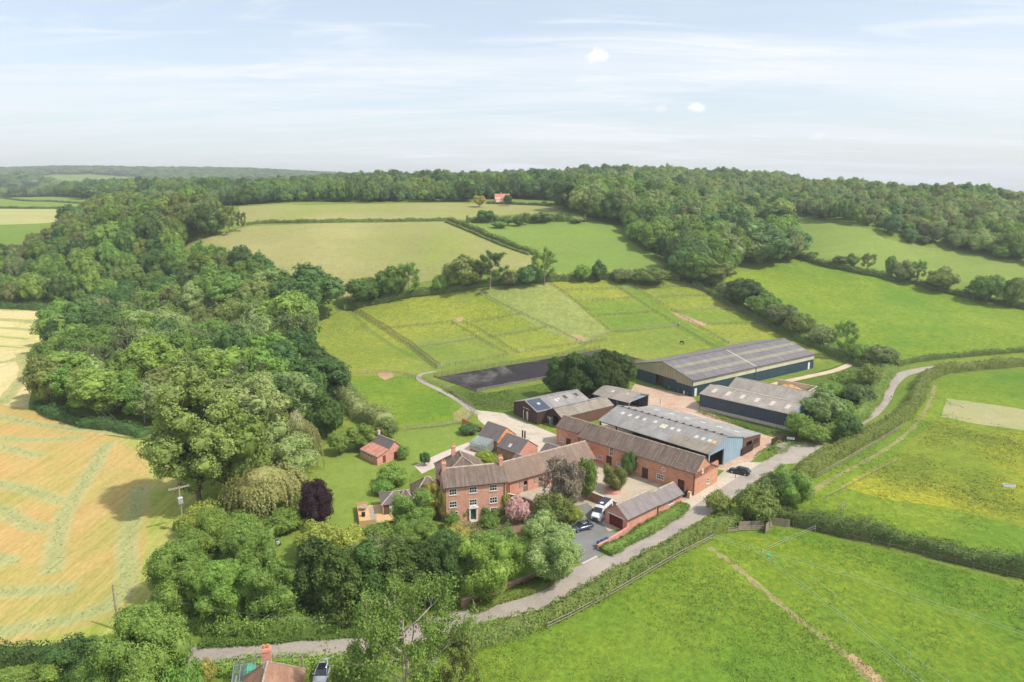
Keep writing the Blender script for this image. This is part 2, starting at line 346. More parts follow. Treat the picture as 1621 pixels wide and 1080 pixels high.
def glassm(name, col, rough=0.05):
    t = NT(name); p = t.node('ShaderNodeBsdfPrincipled'); p.inputs['Base Color'].default_value = (*col, 1)
    p.inputs['Roughness'].default_value = rough; p.inputs['Specular IOR Level'].default_value = 0.8
    t.l.new(p.outputs[0], t.out.inputs[0]); MATS[name] = t.m
glassm('window glass', (0.018, 0.02, 0.022), 0.08)
glassm('car glass', (0.03, 0.035, 0.04), 0.06)
def clearglass(name, op=0.42):
    t = NT(name); a = t.node('ShaderNodeBsdfTransparent'); a.inputs[0].default_value = (0.80, 0.86, 0.84, 1)
    g = t.node('ShaderNodeBsdfPrincipled'); g.inputs['Base Color'].default_value = (0.5, 0.58, 0.56, 1); g.inputs['Roughness'].default_value = 0.1
    m = t.node('ShaderNodeMixShader'); m.inputs[0].default_value = op; t.l.new(a.outputs[0], m.inputs[1]); t.l.new(g.outputs[0], m.inputs[2])
    t.l.new(m.outputs[0], t.out.inputs[0]); MATS[name] = t.m
clearglass('greenhouse glass')
clearglass('clear pane', 0.12)

def leafm(name, A, B, tr=0.30, vary=0.06, C=None, ca=0.5):
    t = NT(name); oi = t.node('ShaderNodeObjectInfo'); p = t.obj()
    off = t.node('ShaderNodeVectorMath', operation='ADD'); t.l.new(p, off.inputs[0])
    sc = t.math('MULTIPLY', oi.outputs['Random'], 37.0); cb = t.node('ShaderNodeCombineXYZ'); t.l.new(sc, cb.inputs[0]); t.l.new(sc, cb.inputs[1]); t.l.new(cb.outputs[0], off.inputs[1])
    n1 = t.noise(off.outputs[0], 0.45, 4, 0.6, 0.3, 0.35, 0.65)
    n2 = t.noise(off.outputs[0], 3.2, 3, 0.7, 0, 0.25, 0.75)
    c = t.mix(n1, A, B)
    if C: c = t.mix(t.math('MULTIPLY', t.noise(t.map(off.outputs[0], loc=(3, 3, 3)), 1.1, 5, 0.7, 0, 0.5, 0.62), ca), c, C)
    h = t.node('ShaderNodeHueSaturation'); t.l.new(c, h.inputs['Color'])
    t.l.new(t.math('ADD', t.math('MULTIPLY', oi.outputs['Random'], vary), 0.5 - vary * 0.5), h.inputs['Hue'])
    r2 = t.math('FRACT', t.math('MULTIPLY', oi.outputs['Random'], 7.77))
    t.l.new(t.math('ADD', t.math('MULTIPLY', r2, 0.48), 0.77), h.inputs['Value']); h.inputs['Saturation'].default_value = 0.97
    ri = t.node('ShaderNodeNewGeometry').outputs['Random Per Island']
    c = t.val(h.outputs[0], t.math('ADD', t.math('ADD', t.math('MULTIPLY', n2, 0.5), 0.50), t.math('MULTIPLY', ri, 0.50)))
    d = t.node('ShaderNodeBsdfPrincipled'); t.l.new(c, d.inputs['Base Color']); d.inputs['Roughness'].default_value = 0.6; d.inputs['Specular IOR Level'].default_value = 0.22
    tl = t.node('ShaderNodeBsdfTranslucent'); t.l.new(t.val(c, 1.25), tl.inputs[0])
    m = t.node('ShaderNodeMixShader'); m.inputs[0].default_value = tr; t.l.new(d.outputs[0], m.inputs[1]); t.l.new(tl.outputs[0], m.inputs[2])
    t.l.new(m.outputs[0], t.out.inputs[0]); MATS[name] = t.m
LEAF = dict(
    mid=((0.090, 0.150, 0.028), (0.125, 0.190, 0.038), None),
    dark=((0.045, 0.088, 0.024), (0.065, 0.115, 0.030), None),
    deep=((0.036, 0.066, 0.013), (0.052, 0.086, 0.018), None),
    bright=((0.088, 0.150, 0.026), (0.125, 0.190, 0.035), None),
    yellow=((0.170, 0.215, 0.036), (0.225, 0.250, 0.050), None),
    olive=((0.110, 0.145, 0.036), (0.150, 0.180, 0.048), (0.15, 0.15, 0.06)),
    sage=((0.135, 0.185, 0.062), (0.175, 0.215, 0.080), None),
    dusty=((0.105, 0.138, 0.048), (0.140, 0.165, 0.062), (0.16, 0.155, 0.08)),
    blue=((0.070, 0.130, 0.042), (0.095, 0.155, 0.055), None),
    copper=((0.034, 0.017, 0.024), (0.055, 0.026, 0.034), None),
    pink=((0.50, 0.31, 0.32), (0.60, 0.42, 0.40), (0.2, 0.2, 0.06)),
    mauve=((0.245, 0.195, 0.155), (0.31, 0.27, 0.22), (0.16, 0.17, 0.07)),
    gold=((0.28, 0.27, 0.055), (0.36, 0.33, 0.08), (0.17, 0.21, 0.05)),
    lime=((0.24, 0.33, 0.03), (0.32, 0.40, 0.04), None),
    cream=((0.50, 0.48, 0.32), (0.6, 0.58, 0.42), (0.25, 0.28, 0.1)),
    willow=((0.235, 0.255, 0.085), (0.30, 0.305, 0.115), None),
    hay=((0.33, 0.35, 0.14), (0.39, 0.39, 0.17), None),
    hedge=((0.090, 0.135, 0.028), (0.135, 0.170, 0.040), (0.20, 0.19, 0.075)),
    darkhedge=((0.060, 0.100, 0.024), (0.105, 0.135, 0.038), (0.13, 0.10, 0.05)),
    weeds=((0.115, 0.205, 0.028), (0.185, 0.265, 0.045), (0.26, 0.28, 0.10)),
)
for k, (a, b, c_) in LEAF.items():
    g = 1.15 if k in ('hay', 'weeds', 'pink', 'cream', 'copper', 'gold', 'lime', 'willow', 'mauve') else 1.95
    y_ = 1.02
    leafm('leaf ' + k, (a[0] * g * y_, a[1] * g, a[2] * g * .9), (b[0] * g * y_, b[1] * g, b[2] * g * .9), C=c_, vary=0.03)
plain('bark', (0.14, 0.11, 0.08), 0.9, var=0.3)
plain('pale twigs', (0.40, 0.33, 0.255), 0.9, var=0.25)
M = MATS

# ------------------------------------------------------------------ terrain height (thin plate through surveyed spots)
CP, SPt = math.cos(R(PITCH)), math.sin(R(PITCH))
def ray(px, py):
    a = (px - 810.5) / 1080; b = -(py - 540) / 1080
    return np.array([a, CP + b * SPt, -SPt + b * CP])
def PZ(px, py, z=0.0):
    d = ray(px, py); t = (z - CAM_H) / d[2]
    return Vector((d[0] * t, d[1] * t, z))
spots = []
for px, py, z in [(0, 700, 0), (0, 1080, 0), (400, 1080, 0), (800, 1080, 0), (1200, 1080, 0), (1621, 1080, 0), (1621, 800, 0), (1200, 800, 0),
                  (800, 800, 0), (400, 800, 0), (0, 880, 0), (600, 650, 0), (1000, 620, 0), (1287, 582, 0), (1621, 640, 0), (1450, 620, 0), (1100, 600, 0), (750, 620, 0), (250, 640, 0), (0, 560, 0.5),
                  (500, 600, 0.3), (700, 588, 0.3), (900, 560, 1.2), (1050, 540, 3), (1300, 560, 1), (1621, 560, 2),
                  (0, 490, 3), (250, 470, 7), (550, 487, 9), (740, 500, 8), (900, 500, 9), (1050, 490, 10), (850, 446, 19), (1060, 442, 19), (1180, 480, 10), (740, 456, 17),
                  (1400, 500, 7), (1621, 487, 8), (1260, 413, 22), (1450, 430, 18), (1621, 440, 16),
                  (300, 385, 33), (500, 380, 35), (700, 380, 35), (860, 400, 29), (1000, 410, 26), (600, 351, 42), (420, 356, 41), (760, 350, 42), (950, 352, 42), (700, 322, 51), (420, 328, 50), (870, 322, 51), (300, 350, 39),
                  (150, 400, 26), (0, 400, 26), (150, 335, 42), (0, 350, 40), (0, 318, 48), (1215, 343, 41), (1400, 372, 35), (1621, 418, 22), (1320, 352, 41), (560, 322, 51)]:
    p = PZ(px, py, z); spots.append((p.x / p.y, math.log(p.y), z))
for px, D, z in [(0, 900, 50), (200, 900, 53), (400, 900, 59), (600, 900, 62), (800, 900, 64), (1000, 950, 74), (1150, 900, 72), (1300, 880, 56), (1500, 850, 44), (1621, 820, 36), (1900, 780, 26),
                 (100, 1500, 44), (400, 1500, 56), (700, 1500, 72), (1000, 1300, 70), (1300, 1300, 40), (1621, 1300, 12), (-200, 1400, 40), (2000, 1400, 5),
                 (0, 2000, 56), (200, 2100, 66), (450, 2100, 70), (700, 2100, 80), (1000, 2100, 60), (1400, 2100, 10),
                 (-200, 3000, 132), (0, 3000, 137), (150, 3000, 146), (300, 3000, 142), (420, 3000, 136), (600, 3100, 112), (750, 3000, 96), (1000, 3000, 50), (1400, 3000, 0), (1900, 3000, 0),
                 (0, 5000, 60), (800, 5000, 40), (1621, 5000, 0), (-800, 3000, 120), (-800, 1500, 40), (-800, 600, 10), (2400, 600, 5), (-800, 150, 0), (2400, 150, 0), (-300, 300, 2)]:
    spots.append(((px - 810.5) / 1080 / CP, math.log(D), z))
for px in (-800, 0, 800, 1600, 2400): spots.append(((px - 810.5) / 1080, math.log(60), 0.0))
S_ = np.array(spots); KU, KV = 1.6, 1.0
def tpsk(r2): return np.where(r2 > 1e-12, 0.5 * r2 * np.log(np.maximum(r2, 1e-12)), 0.0)
_P = np.c_[S_[:, 0] * KU, S_[:, 1] * KV]; _NP = len(_P)
_K = tpsk(((_P[:, None] - _P[None]) ** 2).sum(-1)) + np.eye(_NP) * 0.002
_A = np.zeros((_NP + 3, _NP + 3)); _A[:_NP, :_NP] = _K; _A[:_NP, _NP:] = np.c_[np.ones(_NP), _P]; _A[_NP:, :_NP] = _A[:_NP, _NP:].T
_W = np.linalg.solve(_A, np.r_[S_[:, 2], 0, 0, 0])
def TZ(x, y):
    x = np.atleast_1d(np.asarray(x, float)); y = np.atleast_1d(np.asarray(y, float))
    yy = np.clip(y, 60, 9000); u = np.clip(x / yy, -1.6, 1.6) * KU; v = np.log(yy) * KV
    q = np.c_[u, v]
    z = tpsk(((q[:, None] - _P[None]) ** 2).sum(-1)) @ _W[:_NP] + _W[_NP] + q @ _W[_NP + 1:]
    # the farmstead itself stands on level ground
    dd = np.hypot(x / (1.0), (y - 60)); f = np.clip((y + np.abs(x) * 0.12 - 250) / 60, 0, 1); f = f * f * (3 - 2 * f)
    return np.maximum(z, -5) * f
def tz(x, y): return float(TZ(x, y)[0])
_ts = np.exp(np.linspace(math.log(40), math.log(9000), 500))
def GP(px, py):
    d = ray(px, py); X = d[0] * _ts; Y = d[1] * _ts; Zr = CAM_H + d[2] * _ts
    h = TZ(X, Y); below = np.nonzero(Zr < h)[0]
    if len(below) == 0: i = len(_ts) - 1; return Vector((X[i], Y[i], h[i]))
    i = max(1, below[0]); a, b = _ts[i - 1], _ts[i]
    for _ in range(12):
        m = (a + b) / 2; g = d * m
        if CAM_H + g[2] < tz(g[0], g[1]): b = m
        else: a = m
    g = d * b
    return Vector((g[0], g[1], tz(g[0], g[1])))

# ------------------------------------------------------------------ object helpers
def tag(o, label=None, cat=None, group=None, kind=None):
    if label: o['label'] = label
    if cat: o['category'] = cat
    if group: o['group'] = group
    if kind: o['kind'] = kind
    return o
def empty(name, loc=(0, 0, 0), rz=0.0, label=None, cat=None, group=None):
    o = bpy.data.objects.new(name, None); COL.objects.link(o); o.location = loc; o.rotation_euler = (0, 0, rz)
    o.empty_display_size = 0.5
    return tag(o, label, cat, group)
class MB:
    def __init__(self): self.v = []; self.f = []; self.mi = []; self.cur = 0
    def quad(self, *p):
        n = len(self.v); self.v += [tuple(q) for q in p]; self.f.append(tuple(range(n, n + len(p)))); self.mi.append(self.cur)
    def box(self, x0, y0, z0, x1, y1, z1):
        n = len(self.v)
        self.v += [(x0, y0, z0), (x1, y0, z0), (x1, y1, z0), (x0, y1, z0), (x0, y0, z1), (x1, y0, z1), (x1, y1, z1), (x0, y1, z1)]
        for f in ((0, 3, 2, 1), (4, 5, 6, 7), (0, 1, 5, 4), (1, 2, 6, 5), (2, 3, 7, 6), (3, 0, 4, 7)): self.f.append(tuple(n + i for i in f)); self.mi.append(self.cur)
        return self
    def bar(self, a, b, w, h=None, up=(0, 0, 1)):
        a = Vector(a); b = Vector(b); h = h or w; d = (b - a).normalized(); u = Vector(up)
        s = d.cross(u)
        if s.length < 1e-4: s = d.cross(Vector((1, 0, 0)))
        s.normalize(); u = s.cross(d).normalized(); n = len(self.v)
        for p in (a, b):
            for i, j in ((-1, -1), (1, -1), (1, 1), (-1, 1)): self.v.append(tuple(p + s * (i * w / 2) + u * (j * h / 2)))
        for f in ((0, 1, 2, 3), (7, 6, 5, 4), (0, 4, 5, 1), (1, 5, 6, 2), (2, 6, 7, 3), (3, 7, 4, 0)): self.f.append(tuple(n + i for i in f)); self.mi.append(self.cur)
        return self
    def tube(self, pts, radii, k=8):
        pts = [Vector(p) for p in pts]; n0 = len(self.v)
        for i, p in enumerate(pts):
            d = (pts[min(i + 1, len(pts) - 1)] - pts[max(i - 1, 0)]).normalized(); s = d.orthogonal().normalized(); u = d.cross(s)
            for j in range(k):
                a = 2 * math.pi * j / k; self.v.append(tuple(p + (s * math.cos(a) + u * math.sin(a)) * radii[i]))
        for i in range(len(pts) - 1):
            for j in range(k):
                a = n0 + i * k + j; b = n0 + i * k + (j + 1) % k; self.f.append((a, b, b + k, a + k)); self.mi.append(self.cur)
        self.f.append(tuple(n0 + j for j in reversed(range(k)))); self.mi.append(self.cur)
        self.f.append(tuple(n0 + (len(pts) - 1) * k + j for j in range(k))); self.mi.append(self.cur)
        return self
    def prism(self, poly, axis, a, b):
        """closed outline (list of 2D pts) extruded along an axis from a to b"""
        def P3(p, t):
            return {'x': (t, p[0], p[1]), 'y': (p[0], t, p[1]), 'z': (p[0], p[1], t)}[axis]
        n = len(self.v); k = len(poly)
        self.v += [P3(p, a) for p in poly] + [P3(p, b) for p in poly]
        self.f.append(tuple(range(n + k - 1, n - 1, -1))); self.f.append(tuple(range(n + k, n + 2 * k))); self.mi += [self.cur] * 2
        for i in range(k): j = (i + 1) % k; self.f.append((n + i, n + j, n + k + j, n + k + i)); self.mi.append(self.cur)
        return self
    def build(self, name, mats, parent=None, smooth=False, bevel=0.0):
        me = bpy.data.meshes.new(name); me.from_pydata(self.v, [], self.f)
        if not isinstance(mats, (list, tuple)): mats = [mats]
        for m in mats: me.materials.append(M[m] if isinstance(m, str) else m)
        me.polygons.foreach_set('material_index', self.mi)
        if smooth: me.polygons.foreach_set('use_smooth', [True] * len(self.f))
        bm = bmesh.new(); bm.from_mesh(me); bmesh.ops.recalc_face_normals(bm, faces=bm.faces); bm.to_mesh(me); bm.free()
        me.update()
        o = bpy.data.objects.new(name, me); COL.objects.link(o)
        if parent: o.parent = parent
        if bevel:
            b = o.modifiers.new('bevel', 'BEVEL'); b.width = bevel; b.segments = 1; b.limit_method = 'ANGLE'
        return o
def mesh_np(name, verts, faces_flat, nper, mat):
    me = bpy.data.meshes.new(name); nv = len(verts); nf = len(faces_flat) // nper
    me.vertices.add(nv); me.vertices.foreach_set('co', np.asarray(verts, np.float32).ravel())
    me.loops.add(nf * nper); me.loops.foreach_set('vertex_index', np.asarray(faces_flat, np.int32))
    me.polygons.add(nf); me.polygons.foreach_set('loop_start', np.arange(0, nf * nper, nper, dtype=np.int32))
    me.update(calc_edges=True); me.validate()
    if mat: me.materials.append(M[mat] if isinstance(mat, str) else mat)
    return me
def link(name, me, parent=None):
    o = bpy.data.objects.new(name, me); COL.objects.link(o)
    if parent: o.parent = parent
    return o
def copy_tree(o, parent=None):
    c = o.copy(); COL.objects.link(c)
    if parent: c.parent = parent
    for ch in list(o.children): copy_tree(ch, c)
    return c

# ------------------------------------------------------------------ the ground, cut into fields, lanes and yards that share their edges
def pts(*a): return [GP(a[i], a[i + 1]) for i in range(0, len(a), 2)]
def offset_line(P, w):
    L, Rr = [], []
    for i, p in enumerate(P):
        d = (P[min(i + 1, len(P) - 1)] - P[max(i - 1, 0)]); d = Vector((d.x, d.y)).normalized(); n = Vector((-d.y, d.x))
        L.append(Vector((p.x, p.y)) + n * w / 2); Rr.append(Vector((p.x, p.y)) - n * w / 2)
    return L + Rr[::-1]
def smooth_line(P, sub=4):
    out = []
    for i in range(len(P) - 1):
        p0, p1, p2, p3 = P[max(i - 1, 0)], P[i], P[i + 1], P[min(i + 2, len(P) - 1)]
        for k in range(sub):
            t = k / sub
            out.append(0.5 * ((2 * p1) + (p2 - p0) * t + (2 * p0 - 5 * p1 + 4 * p2 - p3) * t * t + (3 * p1 - p0 - 3 * p2 + p3) * t ** 3))
    out.append(P[-1]); return out
REG = []   # (name, material, polygon, label)
def region(name, mat, *a): REG.append((name, mat, [Vector((p.x, p.y)) for p in pts(*a)]))
def ribbon(name, mat, w, *a, jag=0.0):
    L = smooth_line(pts(*a), 6 if jag else 4); P = offset_line(L, w)
    if jag:
        n = len(L)
        for i, p in enumerate(P):
            c = L[i] if i < n else L[2 * n - 1 - i]; c = Vector((c.x, c.y)); P[i] = c + (p - c) * (1 + jag * (math.sin(i * 1.9) * .6 + math.sin(i * 4.3 + 1) * .4))
    REG.append((name, mat, P))

region('far_field', 'far meadow', -400, 312, 0, 312, 120, 317, 192, 320, 190, 328, 0, 327, -400, 328)
region('far_field', 'far mown field', -400, 332, 0, 331, 145, 332, 150, 337, 110, 350, 60, 354, 0, 356, -400, 360)
region('far_field', 'far meadow', -400, 361, 0, 358, 62, 355, 70, 376, 60, 384, 0, 392, -400, 400)
region('hay_field', 'hay meadow', 378, 327, 480, 325, 560, 323, 660, 322, 700, 321, 780, 323, 870, 326, 895, 334, 850, 338, 790, 341, 740, 347, 600, 351, 500, 352, 400, 356, 380, 345)
region('hay_field', 'hay meadow', 290, 386, 330, 376, 380, 362, 400, 358, 500, 354, 600, 353, 712, 351, 770, 378, 842, 403, 840, 425, 700, 440, 560, 470, 500, 480, 400, 450, 330, 440, 280, 410)
region('hay_field', 'hay meadow green', 735, 353, 790, 354, 850, 352, 950, 352, 985, 362, 1010, 390, 1050, 420, 1050, 436, 960, 436, 880, 430, 850, 408, 790, 380)
region('far_field', 'hay meadow green', 820, 320, 870, 321, 878, 325, 840, 326)
region('pasture', 'far meadow', 1080, 296, 1130, 298, 1175, 300, 1160, 303, 1100, 301)
region('hay_field', 'hay meadow green', 1210, 341, 1260, 345, 1310, 352, 1380, 363, 1400, 378, 1500, 396, 1621, 420, 1900, 470, 1900, 520, 1621, 468, 1580, 458, 1500, 446, 1400, 430, 1290, 408, 1262, 404, 1240, 372)
region('pasture', 'lush pasture', 1130, 437, 1200, 425, 1260, 412, 1300, 420, 1400, 440, 1500, 462, 1621, 487, 1900, 540, 1900, 556, 1750, 558, 1621, 562, 1440, 570, 1400, 572, 1360, 560, 1290, 524, 1240, 492, 1180, 462)
region('cut_field', 'stubble', -500, 640, 0, 640, 45, 648, 110, 672, 170, 690, 235, 700, 300, 730, 300, 830, 262, 880, 240, 930, 210, 990, 100, 1012, 0, 1028, -500, 1060)
region('cut_field', 'pale stubble', -500, 488, 60, 491, 110, 500, 60, 580, 45, 640, 45, 648, 0, 640, -500, 640)
region('field_margin', 'field margin', -500, 484, 0, 486, 95, 489, 110, 500, 60, 491, -500, 488)
region('field_margin', 'field margin', 180, 694, 235, 698, 320, 720, 320, 850, 262, 885, 245, 930, 215, 995, 110, 1018, 0, 1036, -500, 1072, -500, 1056, 0, 1022, 100, 1005, 195, 975, 225, 900, 240, 800, 230, 720)
region('pasture', 'paddock grass', 490, 560, 490, 515, 548, 490, 690, 583, 655, 593, 500, 596)
region('pasture', 'lush pasture', 490, 599, 620, 594, 655, 599, 690, 614, 735, 642, 748, 655, 735, 668, 620, 683, 540, 650)
region('worn_patch', 'worn grass', 716, 655, 735, 642, 748, 655, 735, 666, 720, 665)
region('paddock', 'paddock grass', 552, 487, 640, 471, 742, 457, 925, 545, 870, 562, 705, 582)
region('paddock', 'paddock dry', 745, 457, 868, 447, 930, 495, 965, 525, 925, 545)
region('paddock', 'paddock grass', 868, 447, 957, 443, 1128, 550, 1000, 574, 930, 553, 925, 545, 965, 525)
region('paddock', 'paddock green', 910, 479, 1000, 475, 1030, 496, 948, 501)
region('paddock', 'paddock green', 950, 503, 1034, 498, 1066, 518, 975, 527)
region('paddock', 'paddock green', 958, 443, 983, 443, 1150, 546, 1128, 550)
region('paddock', 'paddock grass', 985, 443, 1085, 447, 1165, 492, 1330, 566, 1300, 576, 1155, 548)
region('paddock', 'paddock green', 1062, 492, 1163, 493, 1212, 513, 1122, 515)
region('bare_patch', 'bare soil', 1062, 494, 1076, 496, 1098, 505, 1124, 515, 1106, 516, 1082, 506)
region('bare_patch', 'bare soil', 905, 529, 922, 532, 927, 541, 915, 540)
region('bare_patch', 'bare soil', 598, 590, 622, 590, 624, 596, 610, 602, 600, 597)
region('bare_patch', 'bare soil', 720, 503, 732, 502, 738, 507, 725, 509)
region('lawn', 'lawn', 395, 850, 440, 800, 490, 760, 500, 715, 530, 696, 620, 685, 745, 672, 765, 684, 745, 712, 690, 722, 650, 750, 645, 775, 590, 800, 572, 870, 440, 885)
region('garden_path', 'worn grass', 420, 868, 412, 845, 420, 826, 445, 812, 452, 816, 430, 830, 422, 845, 430, 866)
region('paved_path', 'stone paving', 655, 737, 700, 716, 742, 700, 752, 712, 790, 722, 770, 735, 745, 722, 700, 735, 668, 750)
region('yard', 'yard concrete', 755, 649, 800, 655, 885, 690, 900, 716, 860, 726, 830, 716, 800, 700, 775, 680, 757, 664)
region('yard', 'red dirt', 940, 655, 985, 640, 1005, 608, 1095, 627, 1112, 648, 1170, 676, 1250, 690, 1240, 697, 1222, 705, 1178, 738, 1150, 745, 1060, 735, 960, 680)
region('yard', 'courtyard gravel', 803, 795, 870, 748, 950, 712, 1105, 790, 1120, 800, 1085, 816, 960, 842, 935, 800, 850, 815)
region('yard', 'yard concrete', 1085, 800, 1095, 785, 1135, 755, 1150, 742, 1176, 732, 1222, 732, 1205, 752, 1150, 790, 1100, 816)
region('driveway', 'grey gravel', 793, 790, 830, 803, 870, 815, 930, 796, 962, 840, 1000, 850, 945, 883, 922, 894, 905, 880, 880, 838, 850, 822, 800, 815)
region('driveway', 'lane asphalt', 922, 894, 945, 883, 965, 885, 945, 910, 915, 925, 905, 900)
region('driveway', 'lane asphalt', 1222, 705, 1243, 700, 1282, 706, 1303, 692, 1312, 700, 1262, 733, 1240, 735, 1232, 716)
region('flower_bed', 'garden soil', 720, 828, 800, 815, 830, 826, 835, 845, 760, 850, 715, 840)
region('rough_ground', 'rough verge', 1120, 640, 1215, 612, 1350, 572, 1420, 582, 1395, 620, 1370, 655, 1310, 692, 1275, 703, 1245, 698, 1180, 680)
region('rough_ground', 'rough verge', 690, 622, 720, 610, 770, 622, 870, 605, 890, 640, 820, 655, 757, 650, 740, 640)
region('pasture', 'lush pasture', 1232, 830, 1275, 782, 1300, 752, 1440, 672, 1470, 620, 1500, 595, 1621, 586, 1900, 572, 1900, 1000, 1621, 915, 1450, 872, 1270, 830)
region('pasture', 'buttercup pasture', 1330, 770, 1400, 730, 1450, 690, 1488, 664, 1621, 684, 1900, 725, 1900, 900, 1621, 835, 1480, 800, 1400, 790)
region('mown_patch', 'mown patch', 1499, 631, 1560, 639, 1621, 648, 1720, 664, 1720, 698, 1621, 681, 1550, 672, 1490, 660)
region('bare_patch', 'worn grass', 1270, 784, 1312, 756, 1322, 758, 1282, 787)
region('pasture', 'lush pasture', 745, 1025, 870, 990, 1125, 852, 1225, 836, 1270, 840, 1450, 884, 1621, 928, 1900, 1000, 2300, 1600, 600, 1600, 680, 1090)
ribbon('trodden_path', 'worn grass', 1.1, 1122, 866, 1160, 893, 1210, 935, 1270, 985, 1330, 1030, 1400, 1100, jag=0.6)
ribbon('bare_patch', 'bare soil', 1.5, 1343, 1037, 1365, 1053, 1390, 1076, 1405, 1095, jag=.6)
ribbon('trodden_path', 'worn grass', 1.0, 1320, 756, 1360, 735, 1410, 706, 1450, 672, 1470, 640, 1480, 610, jag=.6)
ribbon('gravel_path', 'lane asphalt', 1.7, 758, 655, 745, 648, 727, 635, 705, 622, 680, 610, 664, 601, 664, 594, 676, 590, 690, 588)
ribbon('dirt_track', 'dirt track', 2.6, 1205, 615, 1235, 606, 1280, 596, 1320, 587, 1345, 577, 1352, 571)
ribbon('dirt_track', 'dirt track', 1.6, 712, 351.5, 740, 363, 772, 378, 808, 392, 842, 403)
ribbon('lane', 'lane asphalt', 3.9, 200, 1046, 330, 1036, 430, 1031, 480, 1028, 550, 1023, 620, 1011, 700, 990, 760, 972, 830, 960, 860, 947, 900, 926, 960, 892, 1002, 869, 1053, 842, 1104, 812, 1155, 777, 1205, 745, 1240, 724, 1290, 699, 1340, 676, 1378, 655, 1398, 632, 1408, 612, 1422, 597, 1445, 588, 1500, 580, 1621, 572, 1800, 562, 2100, 546)
SWATHS = ((172, 700, 134, 763, 102, 816, 88, 865, 83, 908), (222, 770, 211, 820, 200, 858, 202, 911, 190, 946, 151, 967, 88, 985, 0, 999, -120, 1015), (-60, 758, 0, 766, 46, 776, 102, 795), (-40, 798, 0, 806, 42, 830, 74, 837),
          (-40, 880, 0, 884, 21, 893), (-60, 945, 0, 939, 70, 934, 123, 929), (-60, 655, 0, 660, 67, 673, 167, 683, 223, 688), (-60, 698, 0, 694, 50, 697, 133, 693), (-40, 700, 0, 707, 67, 723), (33, 560, 40, 590, 20, 618, 0, 640),
          (-100, 503, 0, 506, 62, 511), (-100, 514, 0, 519, 54, 523), (-100, 528, 0, 533, 44, 537), (-100, 543, 0, 548, 38, 551), (-60, 568, 0, 574, 34, 566))
for a in SWATHS: ribbon('cut_grass_row', 'swath edge', 4.0, *a, jag=.2)
for a in SWATHS: ribbon('cut_grass_row', 'swath', 2.2, *a, jag=.35)
REG.append(('riding_arena', 'dark riding surface', [Vector(p) for p in ((-25.4, 219.6), (-11.2, 203.2), (49.0, 242.8), (34.8, 259.2))]))

def build_ground():
    V = []; F = []
    rows = [-300, -150, -60, 0, 30, 45] + list(np.exp(np.linspace(math.log(60), math.log(4600), 165)))
    ug = np.unique(np.r_[np.linspace(-0.95, 0.95, 110), np.linspace(-2.2, 2.2, 25)])
    for y in rows:
        for u in ug:
            yy = max(y, 150.0); V.append(Vector((float(u * (yy * 0.9 + 60)), float(y))))
    ng = len(V)
    edges = []; faces = []
    for name, mat, poly in REG:
        # clean repeated points, densify long sides so that they hug the hills
        q = []
        for i, p in enumerate(poly):
            nx = poly[(i + 1) % len(poly)]; L = (nx - p).length; k = max(1, min(40, int(L / (4 + 0.03 * abs(p.y)))))
            for j in range(k): q.append(p.lerp(nx, j / k))
        if sum(a.x * b.y - b.x * a.y for a, b in zip(q, q[1:] + q[:1])) < 0: q.reverse()
        idx = []
        for p in q: idx.append(len(V)); V.append(Vector((p.x + rnd.uniform(-.002, .002), p.y + rnd.uniform(-.002, .002))))
        faces.append(idx)
    ov, oe, of, iv, ie, iff = delaunay_2d_cdt(V, edges, faces, 0, 1e-5, True)
    xy = np.array([(v.x, v.y) for v in ov]); z = np.concatenate([TZ(xy[i:i + 4000, 0], xy[i:i + 4000, 1]) for i in range(0, len(xy), 4000)])
    co = np.c_[xy, z]
    groups = {}
    for f, src in zip(of, iff):
        k = max(src) if src else -1
        groups.setdefault(k, []).append(f)
    for k, fl in groups.items():
        name, mat = ('ground', 'grass') if k < 0 else REG[k][:2]
        used = sorted({i for f in fl for i in f}); mp = {i: j for j, i in enumerate(used)}
        me = bpy.data.meshes.new(name); me.from_pydata([tuple(co[i]) for i in used], [], [tuple(mp[i] for i in f) for f in fl])
        me.materials.append(M[mat]); me.polygons.foreach_set('use_smooth', [True] * len(fl)); me.update()
        bm = bmesh.new(); bm.from_mesh(me)
        for f in bm.faces:
            if f.normal.z < 0: f.normal_flip()
        bm.to_mesh(me); bm.free()
        tag(link(name, me), kind='structure')
build_ground()

# ------------------------------------------------------------------ buildings
def wall(mb, p0, p1, z0, z1, holes=(), t=0.30, inner=True):
    """a wall from p0 to p1 (plan), outside on its right-hand side; holes = (s0, s1, za, zb)"""
    p0 = Vector(p0); p1 = Vector(p1); d = p1 - p0; L = d.length; d.normalize(); n = Vector((-d.y, d.x)) * t
    ss = sorted({0.0, L, *[h[0] for h in holes], *[h[1] for h in holes]}); zs = sorted({z0, z1, *[h[2] for h in holes], *[h[3] for h in holes]})
    def P3(s, z, k): q = p0 + d * s + n * k; return (q.x, q.y, z)
    for a, b in zip(ss, ss[1:]):
        for c, e in zip(zs, zs[1:]):
            m = ((a + b) / 2, (c + e) / 2)
            if any(h[0] < m[0] < h[1] and h[2] < m[1] < h[3] for h in holes): continue
            mb.quad(P3(a, c, 0), P3(b, c, 0), P3(b, e, 0), P3(a, e, 0))
            if inner: mb.quad(P3(b, c, 1), P3(a, c, 1), P3(a, e, 1), P3(b, e, 1))
    for h in holes:
        a, b, c, e = h
        mb.quad(P3(a, c, 0), P3(a, e, 0), P3(a, e, 1), P3(a, c, 1)); mb.quad(P3(b, c, 0), P3(b, c, 1), P3(b, e, 1), P3(b, e, 0))
        mb.quad(P3(a, e, 0), P3(b, e, 0), P3(b, e, 1), P3(a, e, 1)); mb.quad(P3(a, c, 0), P3(a, c, 1), P3(b, c, 1), P3(b, c, 0))
